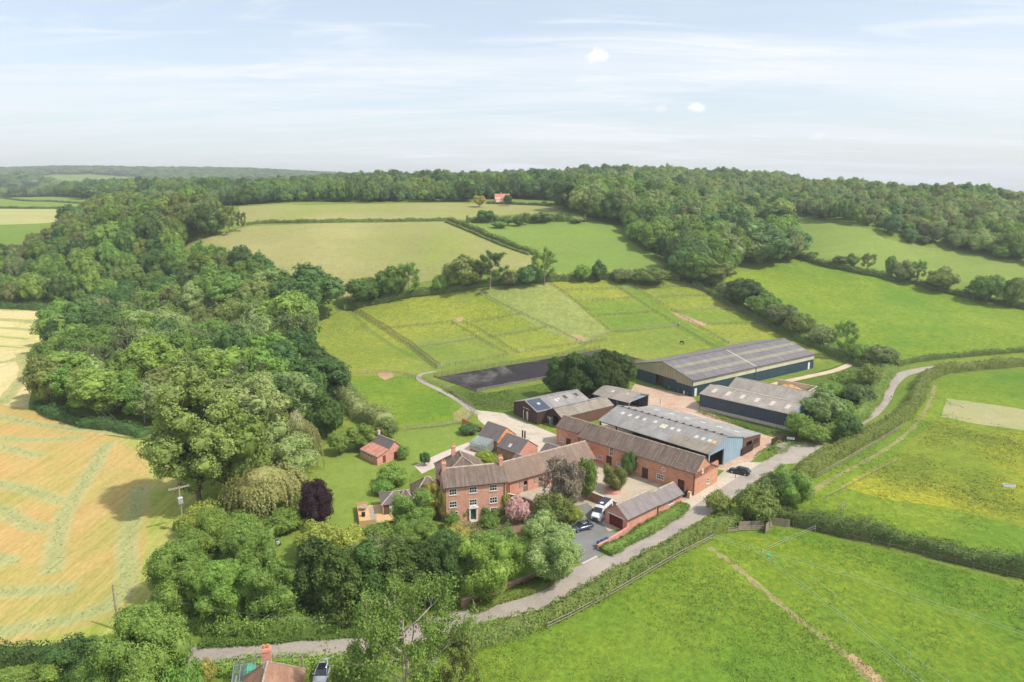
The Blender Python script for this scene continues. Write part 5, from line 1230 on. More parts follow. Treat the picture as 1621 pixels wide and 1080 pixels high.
# lower left foreground belt
T(283, 945, 845, 95, 'fine1', 'mid', 'leafy tree at the left end of the belt above the lane')
T(335, 905, 808, 100, 'fine0', 'bright', 'light green tree below the electricity pole')
T(400, 930, 828, 100, 'fine0', 'mid', 'green tree in the middle of the belt left of the conifers')
T(290, 972, 866, 100, 'fine1', 'bright', 'bright hazel beside the lane at the lower left')
T(362, 986, 884, 106, 'fine0', 'bright', 'broad bright green hazel above the lane')
T(430, 988, 878, 106, 'fine1', 'mid', 'mid green hazel beside the conifers above the lane')
T(320, 845, 800, 70, 'bush1', 'yellow', 'yellow green scrub around the foot of the electricity pole', 'bush', 'bush')
T(380, 850, 815, 60, 'bush2', 'mid', 'low scrub between the electricity pole and the lawn', 'bush', 'bush')
T(505, 880, 830, 70, 'bush1', 'yellow', 'yellow leaved bush right of the parked mower', 'bush', 'bush')
T(555, 880, 838, 60, 'bush0', 'yellow', 'second yellow leaved bush below the timber deck', 'bush', 'bush')
for i, (px, by, ty, w) in enumerate(((505, 980, 842, 80), (545, 988, 848, 86), (590, 982, 848, 88), (635, 972, 846, 88), (678, 960, 848, 78))):
    T(px, by, ty, w, 'conifer%d' % (i % 2), 'deep', ['leftmost', 'second', 'third', 'fourth', 'rightmost'][i] + ' of the five dark conifers above the lane in front of the farmhouse', 'conifer', 'conifer')
for i, (px, by, ty, w) in enumerate(((600, 900, 842, 50), (640, 905, 838, 50), (570, 905, 850, 40))):
    T(px, by, ty, w, 'bare0', 'dusty', ['bare pale twigged tree', 'taller bare twigged tree', 'smallest bare twigged tree'][i] + ' rising behind the dark conifers', 'tree', 'tree')
T(715, 950, 836, 90, 'fine0', 'dark', 'dark leafy tree right of the conifers above the lane')
T(760, 955, 835, 100, 'fine1', 'bright', 'bright green sycamore above the lane')
T(812, 925, 845, 70, 'fine1', 'bright', 'bright leafy tree left of the sage green willow')
T(770, 885, 846, 66, 'bush0', 'mid', 'dense shrubs below the front of the farmhouse', 'bush', 'bush')
T(705, 890, 846, 60, 'bush1', 'mid', 'dense shrub in front of the farmhouse lower corner', 'bush', 'bush')
T(600, 868, 830, 55, 'bush2', 'mid', 'shrub below the studio', 'bush', 'bush')
T(650, 1180, 925, 205, 'airyfine', 'mid', 'large half bare ash with pale twigs at the bottom edge')
T(578, 1150, 1005, 80, 'fine1', 'mid', 'green tree left of the half bare ash at the bottom edge')
T(725, 1150, 1000, 70, 'airy2', 'olive', 'thin pale twigged tree right of the half bare ash')
T(238, 1120, 962, 150, 'fine0', 'mid', 'large mid green tree at the bottom edge below the cut field')
T(120, 1100, 1000, 95, 'fine1', 'dark', 'dark green tree at the bottom left below the cut field')
T(180, 1120, 1015, 100, 'fine0', 'mid', 'green tree between the dark tree and the large tree at the bottom')
T(60, 1130, 1045, 110, 'fine1', 'bright', 'bright tree in the bottom left corner')
T(285, 1130, 1040, 80, 'bush1', 'bright', 'bright bushes along the lane left of the tile roofed house', 'bush', 'bush')
T(325, 1085, 1045, 36, 'bush1', 'gold', 'golden shrub left of the tile roofed house', 'shrub', 'shrub')
T(545, 1110, 1050, 44, 'bush2', 'mid', 'green shrub right of the silver car at the bottom', 'bush', 'bush')
for px, by, ty, w, g_, lf, lab in ((38, 312, 272, 66, 'round0', 'blue', 'large round tree on the left skyline beyond the distant green field'), (84, 311, 281, 44, 'round2', 'mid', 'second large tree on the left skyline'), (8, 311, 278, 40, 'round1', 'dark', 'tree at the very left of the skyline'),
        (130, 316, 296, 26, 'round4', 'dark', 'spreading oak beside the distant left field'), (185, 318, 294, 28, 'round3', 'blue', 'spreading oak at the right end of the distant left field')):
    T(px, by, ty, w, g_, lf, lab)
# right side along the lane
T(1298, 672, 618, 66, 'round2', 'sage', 'broad sage green tree behind the navy barn end', 'tree')
T(1262, 690, 655, 40, 'bush1', 'bright', 'bright bush against the pale blue end of the navy barn', 'bush', 'bush')
T(1285, 700, 672, 50, 'bush2', 'mid', 'hedge bush behind the brown entrance fence', 'bush', 'bush')
T(1341, 699, 655, 44, 'round1', 'dark', 'dark round tree overhanging the lane beyond the entrance')
T(1330, 668, 635, 48, 'bush0', 'mid', 'green bush on the rough ground above the dark lane tree', 'bush', 'bush')
T(1358, 640, 610, 50, 'bush1', 'blue', 'bluish bush on the rough ground beside the bend in the lane', 'bush', 'bush')
T(1312, 632, 608, 46, 'bush2', 'mid', 'low bush on the rough ground below the dirt track', 'bush', 'bush')
T(1374, 612, 578, 44, 'bush0', 'hedge', 'bramble bush between the dirt track and the lane bend', 'bush', 'bush')
T(1395, 582, 545, 48, 'round3', 'dusty', 'dusty brown green hawthorn at the top of the lane')
T(1250, 798, 735, 72, 'fine1', 'mid', 'round green tree at the corner of the pasture opposite the black car')
T(1222, 790, 748, 50, 'round3', 'sage', 'paler tree merged with the round tree opposite the black car')
T(1195, 822, 770, 68, 'bush1', 'hedge', 'spreading hawthorn above the wooden gateway')
T(1135, 812, 780, 42, 'bush2', 'olive', 'olive bush beside the lane opposite the long barn gable', 'bush', 'bush')
T(1336, 568, 506, 40, 'airy0', 'mid', 'open crowned tree in the hedge beyond the riding hall')
for px, by, ty, w, g_, lf, lab in ((1126, 452, 412, 70, 'round0', 'olive', 'big olive tree where the paddock hedge meets the wood'), (1100, 450, 400, 60, 'round4', 'mid', 'mid green tree at the top corner of the paddocks'),
        (1175, 488, 441, 62, 'round1', 'dark', 'dark round oak in the hedge right of the paddocks'), (1208, 503, 462, 52, 'round2', 'mid', 'green tree in the paddock hedge right of the dark oak'),
        (1150, 470, 445, 36, 'bush0', 'dusty', 'dusty hawthorn left of the dark oak in the paddock hedge'), (1236, 519, 480, 54, 'round3', 'dusty', 'dusty brown hawthorn in the paddock hedge'),
        (1266, 534, 497, 48, 'bush1', 'hedge', 'rounded hawthorn in the paddock hedge above the riding hall'), (1300, 549, 517, 44, 'bush2', 'dusty', 'last dusty bush of the paddock hedge before the open crowned tree'),
        (1360, 574, 545, 40, 'bush1', 'mid', 'green bush at the end of the dirt track')):
    T(px, by, ty, w, g_, lf, lab)
# hedgerow line between paddocks and hay meadow
for px, by, ty, w, g_, lf, lab in ((490, 505, 424, 108, 'round2', 'dark', 'huge dark round oak at the top left corner of the paddocks'), (440, 480, 425, 60, 'round0', 'mid', 'green tree left of the huge dark oak'),
        (400, 478, 432, 55, 'round1', 'bright', 'bright tree in the gap left of the huge dark oak'), (578, 481, 437, 56, 'round3', 'mid', 'green tree at the left end of the meadow hedgerow'),
        (620, 473, 424, 50, 'round4', 'mid', 'green hedgerow tree second from the left end'), (648, 470, 412, 44, 'airy1', 'mid', 'taller open hedgerow tree above the left paddock'),
        (590, 474, 450, 40, 'bush0', 'mid', 'low bush in the meadow hedgerow near its left end'), (735, 458, 404, 62, 'round0', 'olive', 'olive oak in the middle of the meadow hedgerow'),
        (776, 458, 397, 52, 'airy2', 'dark', 'dark open oak beside the olive oak'), (700, 462, 435, 30, 'bush1', 'mid', 'low green bush in the middle of the meadow hedgerow'),
        (836, 452, 420, 40, 'round1', 'blue', 'bluish tree right of the dark open oak'), (862, 450, 391, 46, 'airy0', 'mid', 'tall slim ash at the corner of three fields'),
        (808, 455, 430, 32, 'bush2', 'dusty', 'dusty bush between the dark open oak and the bluish tree'), (922, 446, 417, 26, 'round3', 'mid', 'small green tree right of the slim ash'),
        (948, 446, 413, 24, 'round2', 'dark', 'small dark tree in the hedge below the green field'), (985, 447, 425, 40, 'bush0', 'dusty', 'dusty thicket in the hedge below the green field'),
        (1030, 448, 425, 60, 'bush1', 'hedge', 'mixed thicket at the right end of the paddock top hedge'), (352, 448, 422, 14, 'conifer0', 'deep', 'lone slim dark fir in front of the hay meadow'),
        (328, 374, 325, 46, 'round1', 'dark', 'dark round oak at the left corner of the hay meadow'), (362, 372, 322, 28, 'airy1', 'olive', 'open olive tree right of the dark oak at the meadow corner'),
        (382, 367, 334, 18, 'airy0', 'dusty', 'slim greyish tree at the left end of the far hedge')):
    T(px, by, ty, w, g_, lf, lab)
for px, by, ty, w, lf, lab in ((768, 353, 331, 28, 'dark', 'round dark tree at the left of the small field copse'), (802, 357, 343, 20, 'mid', 'green tree in the middle of the field copse'), (821, 358, 343, 17, 'dark', 'dark tree right of the middle of the field copse'),
        (833, 356, 335, 12, 'olive', 'slim tree in the field copse'), (860, 352, 335, 36, 'dusty', 'wide dusty tree at the right of the field copse'), (790, 361, 350, 24, 'mid', 'low bush below the field copse'),
        (913, 353, 342, 20, 'sage', 'pale green thorn at the edge of the green field'), (776, 379, 371, 8, 'dark', 'lone small bush on the green field below the copse'),
        (758, 328, 308, 20, 'gold', 'pale yellow tree left of the distant half timbered farmhouse'), (804, 326, 309, 15, 'dark', 'dark tree in front of the distant half timbered farmhouse'), (862, 325, 318, 10, 'mid', 'tiny tree on the far lawn of the half timbered farmhouse'), (160, 324, 317, 10, 'mid', 'small tree beside the distant left field')):
    T(px, by, ty, w, 'round%d' % (px % 5), lf, lab)
for i, (px, by, ty, w) in enumerate(((1285, 412, 398, 20), (1330, 422, 405, 30), (1347, 424, 402, 22), (1372, 430, 400, 26), (1408, 440, 406, 18), (1430, 448, 412, 36), (1451, 452, 411, 28), (1490, 462, 424, 46), (1562, 480, 432, 46), (1540, 474, 450, 30), (1600, 487, 440, 30), (1610, 470, 440, 40))):
    T(px, by, ty, w, ('round%d' % (i % 5)) if i % 3 else 'airy%d' % (i % 3), ['mid', 'dusty', 'mid', 'olive'][i % 4], ['first', 'second', 'third', 'fourth', 'fifth', 'sixth', 'seventh', 'eighth', 'ninth', 'tenth', 'eleventh', 'twelfth'][i] + ' tree from the left in the hedge between the right hand fields', group=['mid green', 'dusty', 'mid green', 'olive'][i % 4] + ' hedge trees between the right hand fields')

# ------------------------------------------------------------------ woods: nearest trees one by one, the rest as one mass
def inpoly(x, y, P):
    c = False; n = len(P)
    for i in range(n):
        a, b = P[i], P[i - 1]
        if (a.y > y) != (b.y > y) and x < (b.x - a.x) * (y - a.y) / (b.y - a.y) + a.x: c = not c
    return c
def XYD(px, D): return Vector(((px - 810.5) / 1080 / CP * D, D))
def poly2(spec): return [XYD(a, b) if b > 1100 or k == 'D' else Vector(GP(a, b)[:2]) for (a, b, *k_) in spec for k in [k_[0] if k_ else '']]
WOODS = [
 ('the left wood beside the cut field', poly2([(62, 640), (115, 660), (230, 672), (285, 700), (340, 760), (385, 745), (430, 700), (480, 660), (520, 645), (555, 668), (585, 676), (565, 655), (510, 625), (480, 600), (466, 570), (468, 515), (485, 500), (460, 480), (400, 480), (300, 480), (200, 500), (110, 510), (75, 570)]), 8.2, (11, 17), ['mid', 'bright', 'mid', 'dark', 'bright', 'sage', 'dusty', 'mid', 'olive', 'mid']),
 ('the left wood above the pale cut field', poly2([(-300, 484), (0, 484), (95, 487), (200, 498), (300, 480), (400, 480), (440, 470), (400, 452), (330, 442), (290, 418), (270, 400), (200, 394), (120, 394), (60, 404), (0, 412), (-300, 425)]), 8.8, (11, 16), ['mid', 'olive', 'mid', 'dark', 'bright', 'dusty', 'mid', 'bright', 'olive']),
 ('the wood climbing to the dark oak', poly2([(70, 398), (90, 380), (190, 345), (260, 338), (300, 345), (345, 374), (300, 384), (285, 412), (200, 398), (120, 398)]), 8.6, (11, 17), ['mid', 'dark', 'mid', 'olive', 'dusty', 'blue']),
 ('the central wood', poly2([(880, 323), (893, 335), (935, 350), (962, 353), (990, 372), (1012, 396), (1050, 418), (1060, 440), (1100, 456), (1160, 436), (1262, 410), (1262, 398), (1238, 372), (1208, 342), (1150, 330), (1080, 320), (960, 315)]), 8.8, (12, 19), ['mid', 'olive', 'mid', 'dark', 'bright', 'sage', 'blue', 'mid', 'dusty']),
 ('the wood on the right hillside', poly2([(1205, 340), (1262, 343), (1312, 350), (1384, 361), (1400, 372), (1402, 381), (1500, 398), (1621, 421), (1900, 478), (2300, 700, 'D'), (2200, 1050, 'D'), (1500, 1050, 'D'), (1000, 1050, 'D'), (900, 700, 'D')]), 8.0, (9, 14), ['mid', 'olive', 'mid', 'sage', 'dusty', 'blue', 'mid', 'bright']),
 ('the dark wood behind the hay meadows', poly2([(195, 320), (380, 325.5), (560, 321), (740, 319.5), (760, 316), (830, 315), (880, 319), (960, 314), (1000, 1000, 'D'), (900, 1250, 'D'), (380, 1150, 'D'), (150, 1150, 'D')]), 8.6, (10, 16), ['dark', 'mid', 'dark', 'blue', 'mid', 'olive']),
 ('far left', poly2([(-300, 310), (0, 310.5), (125, 315), (195, 319), (200, 1200, 'D'), (-400, 1200, 'D')]), 12, (12, 18), ['mid', 'blue', 'dark']),
]
CLEAR = [p for n, m_, p in REG if n in ('far_field', 'pasture', 'hay_field', 'paddock', 'cut_field', 'field_margin', 'lawn', 'lane')]
cand = []
r5 = random.Random(99)
for zi, (zone, P, sp, hr_, pal) in enumerate(WOODS):
    xs = [p.x for p in P]; ys = [p.y for p in P]; y = min(ys); row = 0
    while y < max(ys):
        x = min(xs) + (row % 2) * sp / 2
        while x < max(xs):
            X, Y = x + r5.uniform(-.32, .32) * sp, y + r5.uniform(-.32, .32) * sp; x += sp
            if abs(X) > Y * 0.92 + 30 or not inpoly(X, Y, P): continue
            if Y < 700 and any(inpoly(X, Y, c) for c in CLEAR): continue
            pal_k = int((math.sin(X * 0.045 + zi) + math.sin(Y * 0.06 + X * .02) + r5.uniform(-1.1, 1.1) + 3) / 6 * len(pal)) % len(pal)
            h = r5.uniform(*hr_); h *= 1 + .16 * math.sin(X * .021 + Y * .013) + .12 * math.sin(X * .05 - Y * .031)
            cand.append((X, Y, h * r5.choice((.78, 1, 1, 1.2)), h * r5.uniform(0.66, 1.12), pal[pal_k], zi))
        y += sp * 0.87; row += 1
for (pa, Da, pb, Db, sp, hh, thr) in ((-500, 1200, 1700, 1500, 15, 17, -0.7), (-500, 1500, 1500, 2300, 20, 18, -0.45), (-600, 2300, 1300, 3300, 26, 15, -0.55)):
    D = Da
    while D < Db:
        px = pa
        while px < pb:
            X, Y = XYD(px + r5.uniform(-.5, .5) * sp / D * 1080, D + r5.uniform(-.5, .5) * sp); px += sp / D * 1080 * 0.95
            if math.sin(X * .006 + 1.3) + math.sin(Y * .0085 + X * .002) + math.sin(X * .0021 - Y * .003) * .7 < thr: continue
            cand.append((X, Y, hh * r5.uniform(.8, 1.25), sp * 1.25, r5.choice(['mid', 'dark', 'blue', 'olive']), 99))
        D += sp * 0.9
cand.sort(key=lambda c: -c[2] / math.hypot(c[0], c[1]))
n_tree = sum(1 for o in SC.objects if o.get('category') == 'tree')
near, far = cand[:300 - n_tree - 2], cand[300 - n_tree - 2:]
GEO = dict(dusty=['airy0', 'airy1', 'round3'], olive=['round1', 'tall0', 'tall1', 'airy2'], sage=['round0', 'tall1', 'airy1'], dark=['round2', 'round4', 'tall1'], blue=['round2', 'tall1'])
zs_near = TZ([c[0] for c in near], [c[1] for c in near])
NEARLAB = {}
for c, z in zip(near, zs_near):
    X, Y, h, w, lf, zi = c; zone = WOODS[zi][0] if zi < 90 else 'the far woods'
    g_ = r5.choice(GEO.get(lf, ['round0', 'round1', 'round2', 'round4', 'tall0', 'tall1', 'tall0', 'tall1', 'airy0']))
    look = LOOK[lf] + (' half bare' if g_.startswith('airy') else ' narrow' if g_.startswith('tall') else ' round')
    size = 'tall' if h > 14.5 else 'lower'
    lab = f'{size} {look} tree in {zone}'
    row = 'front' if Y < 205 else 'middle' if Y < 250 else 'back'
    NEARLAB.setdefault((size, look, zone, row), []).append((X / Y, plant('tree', g_, lf, (X, Y, z - 0.2), h, w, lab, 'tree', f'{size} {look} trees of {zone}', parts=(Y < 260))))
SHORT = {'the left wood beside the cut field': 'left wood', 'the left wood above the pale cut field': 'pale stubble wood', 'the wood climbing to the dark oak': 'upper left wood', 'the central wood': 'central wood', 'the wood on the right hillside': 'right hillside wood', 'the dark wood behind the hay meadows': 'far wood', 'far left': 'far left wood', 'the far woods': 'far wood'}
ORD = ['leftmost', '2nd from left', '3rd from left', '4th from left', '5th from left', '6th from left', '7th from left', '8th from left', '9th from left', '10th from left']
for (size, look, zone, row), L in NEARLAB.items():
    L.sort(key=lambda q: q[0])
    for i, (_, o) in enumerate(L):
        if len(L) == 1: o['label'] = f'only {size} {look} tree in the {row} of {SHORT[zone]}'
        else: o['label'] = (ORD[i] if i < 10 and i < len(L) - 1 else 'rightmost' if i == len(L) - 1 else f'number {i + 1} from left') + f' of {size} {look} trees, {row} of {SHORT[zone]}'
# far woods: instances on a cloud of points
srcs = [('round1', 'mid'), ('round2', 'dark'), ('round3', 'olive'), ('round0', 'blue'), ('tall0', 'dusty'), ('tall1', 'sage'), ('round4', 'mid')]
def first_obj(leaf):
    for o in SC.objects:
        if o.type == 'MESH' and o.material_slots and o.material_slots[0].material == M['leaf ' + leaf] and any(o.data == PROTO[g][0] for g in ('round0', 'round1', 'round2', 'round3', 'round4', 'tall0', 'tall1')): return o
src_objs = [first_obj(l) for l in ('mid', 'dark', 'olive', 'blue', 'dusty', 'sage', 'yellow')]
src_objs = [o if o else first_obj('mid') for o in src_objs]; lidx = {'mid': 0, 'dark': 1, 'olive': 2, 'blue': 3, 'dusty': 4, 'sage': 5, 'yellow': 6, 'bright': 0}
def wood_mass(name, pts_, label):
    zs = np.concatenate([TZ([c[0] for c in pts_[i:i + 3000]], [c[1] for c in pts_[i:i + 3000]]) for i in range(0, len(pts_), 3000)])
    me = bpy.data.meshes.new(name); me.from_pydata([(c[0], c[1], z - 0.3) for c, z in zip(pts_, zs)], [], [])
    me.attributes.new('scl', 'FLOAT_VECTOR', 'POINT'); me.attributes.new('rz', 'FLOAT', 'POINT'); me.attributes.new('idx', 'INT', 'POINT')
    sc_ = []
    for c in pts_:
        i = lidx[c[4]]; pr = next(v for v in PROTO.values() if v[0] == src_objs[i].data); sc_ += [c[3] / pr[3], c[3] / pr[3], c[2] / pr[2]]
    a, b, k = me.attributes['scl'], me.attributes['rz'], me.attributes['idx']
    a.data.foreach_set('vector', sc_); b.data.foreach_set('value', [r5.uniform(0, 6.28) for _ in pts_]); k.data.foreach_set('value', [lidx[c[4]] for c in pts_])
    o = link(name, me); tag(o, label, 'wood', kind='stuff')
    ng = bpy.data.node_groups.new(name, 'GeometryNodeTree'); ng.interface.new_socket('Geometry', in_out='INPUT', socket_type='NodeSocketGeometry'); ng.interface.new_socket('Geometry', in_out='OUTPUT', socket_type='NodeSocketGeometry')
    n, l = ng.nodes, ng.links; gi, go = n.new('NodeGroupInput'), n.new('NodeGroupOutput'); iop = n.new('GeometryNodeInstanceOnPoints'); jn = n.new('GeometryNodeJoinGeometry')
    for s_ in reversed(src_objs):
        oi = n.new('GeometryNodeObjectInfo'); oi.inputs['Object'].default_value = s_; oi.inputs['As Instance'].default_value = True; l.new(oi.outputs['Geometry'], jn.inputs[0])
    def att(nm, t):
        q = n.new('GeometryNodeInputNamedAttribute'); q.data_type = t; q.inputs[0].default_value = nm; return q.outputs[0]
    cx = n.new('ShaderNodeCombineXYZ'); l.new(att('rz', 'FLOAT'), cx.inputs[2])
    l.new(gi.outputs[0], iop.inputs['Points']); l.new(jn.outputs[0], iop.inputs['Instance']); iop.inputs['Pick Instance'].default_value = True
    l.new(att('idx', 'INT'), iop.inputs['Instance Index']); l.new(cx.outputs[0], iop.inputs['Rotation']); l.new(att('scl', 'FLOAT_VECTOR'), iop.inputs['Scale']); l.new(iop.outputs[0], go.inputs[0])
    md = o.modifiers.new('scatter', 'NODES'); md.node_group = ng
wood_mass('far_woods', far, 'woods of mixed green trees covering the hills to the horizon')
print('TREES', n_tree, len(near), len(far))

# ------------------------------------------------------------------ hedges, verges, swaths
def line3(P, step):
    """even steps along a ground polyline -> arrays of points and sideways directions"""
    Q = [Vector((p[0], p[1])) for p in P]; out = []; nr = []
    for a, b in zip(Q, Q[1:]):
        L = (b - a).length; k = max(1, int(L / step)); d = (b - a) / max(L, 1e-6)
        for i in range(k): out.append(a.lerp(b, i / k)); nr.append(Vector((-d.y, d.x)))
    out.append(Q[-1]); nr.append(nr[-1]); return out, nr
def hedge(name, label, mat, Wd, H, px, leaf=0.32, dens=16, cat='hedge', group=None, kind=None, gaps=0.0, wob=0.34, xy=None, top=1.0, straight=False, core=True):
    P = pts(*px) if xy is None else xy
    P = P if straight else smooth_line([Vector((p[0], p[1], 0)) for p in P], 4)
    Q, Nr = line3(P, 0.9); n = len(Q); rg = np.random.default_rng(int(abs(Q[0].x * 13 + Q[0].y * 7)) % 9999)
    XY = np.array([tuple(q) for q in Q]); NR = np.array([tuple(v) for v in Nr]); Z = TZ(XY[:, 0], XY[:, 1])
    L = 0.9 * (n - 1); cnt = int(L * (2 * H + Wd) * dens)
    cnt = min(cnt, 130000)
    s = rg.uniform(0, n - 1.001, cnt); i0 = s.astype(int); f = (s - i0)[:, None]
    c = XY[i0] * (1 - f) + XY[i0 + 1] * f; nr = NR[i0] * (1 - f) + NR[i0 + 1] * f; z = Z[i0] * (1 - f[:, 0]) + Z[i0 + 1] * f[:, 0]
    ph = rg.uniform(0, 99); sm = s * 0.9
    lump = lambda q, k: np.sin(q * 0.9 * k + ph) * .5 + np.sin(q * 2.3 * k + ph * 2) * .3 + np.sin(q * 5.1 * k + ph * 3) * .25
    a = rg.uniform(0, math.pi, cnt)                     # around the section
    ca, sa = np.cos(a), np.sin(a); pw = 0.55
    yy = np.sign(ca) * np.abs(ca) ** pw * Wd / 2; zz_ = np.abs(sa) ** pw * H
    lv = 1 + wob * lump(sm, 0.45) * 0.8; lh = 1 + wob * lump(sm + 40, 0.35) + 0.10 * np.sin(a * 4 + sm * 3)
    r = rg.uniform(0.84, 1.06, cnt)
    yy = yy * lv * r; zz_ = zz_ * lh * r * top
    P3_ = np.c_[c + nr * yy[:, None], z + zz_]
    out = np.c_[nr * ca[:, None], sa + 0.15]; Nn = out * 0.9 + rg.normal(size=(cnt, 3)) * 0.5
    lobe = np.sin(P3_[:, 0] * 2.1) * np.sin(P3_[:, 1] * 2.3 + 1) * np.sin(P3_[:, 2] * 2.7)
    P3_ += unit(out) * (lobe * 0.16)[:, None]
    if gaps: keep = (np.sin(sm * 0.6 + ph) + np.sin(sm * 1.7) * .6 > -1.6 + gaps * 2); P3_, Nn = P3_[keep], Nn[keep]
    q = leaf_quads(rg, P3_, Nn, leaf)
    V = [q]; F = [np.arange(len(q))]; nq = len(q)
    if core:
        k = 0.80; sec = [(-0.5 * k, 0), (-0.5 * k, 0.62 * k), (-0.28 * k, 0.95 * k), (0.28 * k, 0.95 * k), (0.5 * k, 0.62 * k), (0.5 * k, 0)]
        i = np.arange(n); lvi = 1 + wob * lump(i * 0.9, 0.45) * 0.8; lhi = 1 + wob * lump(i * 0.9 + 40, 0.35)
        cv = np.stack([np.c_[XY + NR * (Wd * y0 * lvi)[:, None], Z - 0.2 + (z0 * H * top * lhi) + 0.2 * (z0 > 0)] for y0, z0 in sec], 1)
        ff = []
        for j in range(n - 1):
            for m_ in range(5): b = nq + j * 6 + m_; ff.append([b, b + 1, b + 7, b + 6])
        ff.append([nq, nq + 1, nq + 4, nq + 5]); e = nq + (n - 1) * 6; ff.append([e, e + 1, e + 4, e + 5]); ff.append([nq + 1, nq + 2, nq + 3, nq + 4]); ff.append([e + 1, e + 2, e + 3, e + 4])
        V.append(cv.reshape(-1, 3)); F.append(np.array(ff).ravel())
    o = link(name, mesh_np(name, np.concatenate(V), np.concatenate(F), 4, 'leaf ' + mat)); return tag(o, label, cat, group, kind)
hedge('hedge', 'dense trimmed hedge along the near side of the lane beside the bottom pasture', 'hedge', 3.4, 2.1, (735, 1024, 790, 1010, 860, 984, 930, 949, 985, 917, 1040, 885, 1090, 858, 1135, 837, 1165, 828), 0.30, 26)
hedge('hedge', 'long clipped hedge following the far part of the lane round its bend', 'hedge', 3.8, 3.0, (1262, 762, 1300, 737, 1345, 711, 1395, 685, 1432, 661, 1449, 640, 1457, 617, 1466, 602, 1485, 593, 1520, 587, 1570, 583, 1640, 577, 1800, 567, 2100, 552), 0.32, 22)
hedge('hedge', 'thick hedge with brown fence crossing the right of the photo', 'darkhedge', 3.4, 3.0, (1180, 823, 1225, 822, 1275, 832, 1350, 848, 1440, 868, 1540, 892, 1621, 911, 1760, 945, 2150, 1040), 0.30, 24)
hedge('hedge', 'clipped hedge on the far side of the lane near the right edge', 'hedge', 2.2, 1.9, (1418, 580, 1450, 573, 1500, 567, 1560, 562, 1621, 557, 1800, 548, 2100, 535), 0.34, 16)
hedge('hedge', 'overgrown roadside hedge between the lane bend and the entrance', 'hedge', 4.2, 2.6, (1300, 697, 1335, 680, 1362, 660, 1380, 640, 1392, 616, 1404, 596, 1412, 586), 0.34, 18, wob=.35)
hedge('hedge', 'leafy hedge in front of the tile roofed house beside the lane', 'mid', 2.4, 1.7, (328, 1066, 380, 1063, 430, 1060, 480, 1060, 530, 1058, 560, 1052), 0.28, 30)
hedge('hedge', 'dark hedge below the cut field at the bottom left', 'dark', 3.4, 2.6, (-80, 1062, 0, 1050, 60, 1043, 130, 1035), 0.30, 24)
hedge('hedge', 'scrubby hedge along the top of the paddocks', 'darkhedge', 5.0, 3.2, (545, 488, 590, 481, 640, 470, 690, 463, 742, 455, 800, 448, 850, 445, 905, 443, 960, 441, 1020, 440, 1075, 443), 0.42, 10, wob=.4)
hedge('hedge', 'scrubby dark hedge running down the right side of the paddocks', 'darkhedge', 4.6, 3.0, (1100, 452, 1150, 478, 1200, 504, 1250, 531, 1300, 553, 1350, 575, 1400, 588), 0.40, 12, wob=.45)
hedge('hedge', 'hedge between the two right hand fields', 'darkhedge', 4.2, 3.0, (1262, 406, 1300, 419, 1350, 430, 1400, 441, 1450, 452, 1500, 464, 1560, 476, 1621, 489, 1800, 525, 2100, 590), 0.45, 9, wob=.4)
hedge('hedge', 'thin dark hedge between the two hay meadows', 'darkhedge', 2.4, 1.9, (385, 357, 420, 354, 500, 352.5, 600, 351.5, 660, 350.5, 712, 350), 0.5, 7)
hedge('hedge', 'dark hedge running down between the hay meadow and the green field', 'darkhedge', 3.0, 2.2, (712, 350, 740, 360, 775, 375, 810, 389, 848, 404), 0.5, 8)
hedge('hedge', 'parallel low hedge beside the field track', 'darkhedge', 1.8, 1.4, (706, 352, 735, 364, 770, 379, 805, 393, 838, 404), 0.5, 7)
hedge('hedge', 'low bushy hedge along the top of the green field', 'darkhedge', 6.0, 4.0, (738, 352, 780, 352, 830, 352, 880, 350, 928, 350), 0.6, 5, wob=.4)
hedge('hedge', 'thin hedge below the distant half timbered farmhouse', 'darkhedge', 2.6, 2.0, (770, 323, 810, 324, 850, 325.5, 872, 327), 0.5, 6)
hedge('hedge', 'dark hedge below the distant left green field', 'darkhedge', 2.6, 2.0, (-200, 331, 0, 330, 100, 330.5, 190, 330), 0.7, 4)
hedge('hedge', 'dark hedge crossing the distant left green field', 'darkhedge', 2.2, 1.8, (-100, 313.5, 10, 315, 80, 319.5, 150, 324.5), 0.7, 4)
hedge('nettle_bank', 'rough green bank of weeds between the garage wall and the lane', 'weeds', 3.4, 0.9, (957, 876, 985, 861, 1015, 845, 1045, 827, 1072, 809, 1082, 802), 0.26, 60, 'weeds', core=True)
hedge('nettle_bank', 'shaded weedy bank above the lane below the conifers', 'weeds', 3.0, 0.8, (745, 966, 790, 950, 850, 928, 893, 902), 0.24, 50, 'weeds', core=True)
hedge('nettle_bank', 'weedy verge along the lane at the lower left', 'weeds', 2.6, 0.8, (320, 1018, 400, 1014, 480, 1009, 560, 1002, 640, 990), 0.26, 40, 'weeds')
hedge('nettle_bank', 'tall weeds in front of the navy barn', 'weeds', 1.6, 0.8, (1104, 652, 1140, 664, 1180, 676, 1220, 688), 0.26, 30, 'weeds', core=False)
hedge('nettle_bank', 'grassy bank of weeds at the brown entrance fence', 'weeds', 3.2, 1.0, (1205, 728, 1222, 712, 1232, 716, 1240, 703), 0.26, 30, 'weeds', core=False)
hedge('nettle_bank', 'rough grass below the entrance sign', 'weeds', 2.4, 0.9, (1248, 703, 1272, 706, 1296, 700), 0.26, 30, 'weeds', core=False)
hedge('scrub_edge', 'low scrub along the foot of the left wood', 'dark', 4.0, 2.4, (60, 645, 90, 660, 130, 672, 180, 680, 232, 690), 0.34, 18, 'scrub', wob=.4)
hedge('scrub_edge', 'scrubby edge of the wood above the pale cut field', 'dark', 4.5, 3.0, (-150, 486, 0, 487, 50, 489, 92, 491), 0.4, 10, 'scrub', wob=.4)
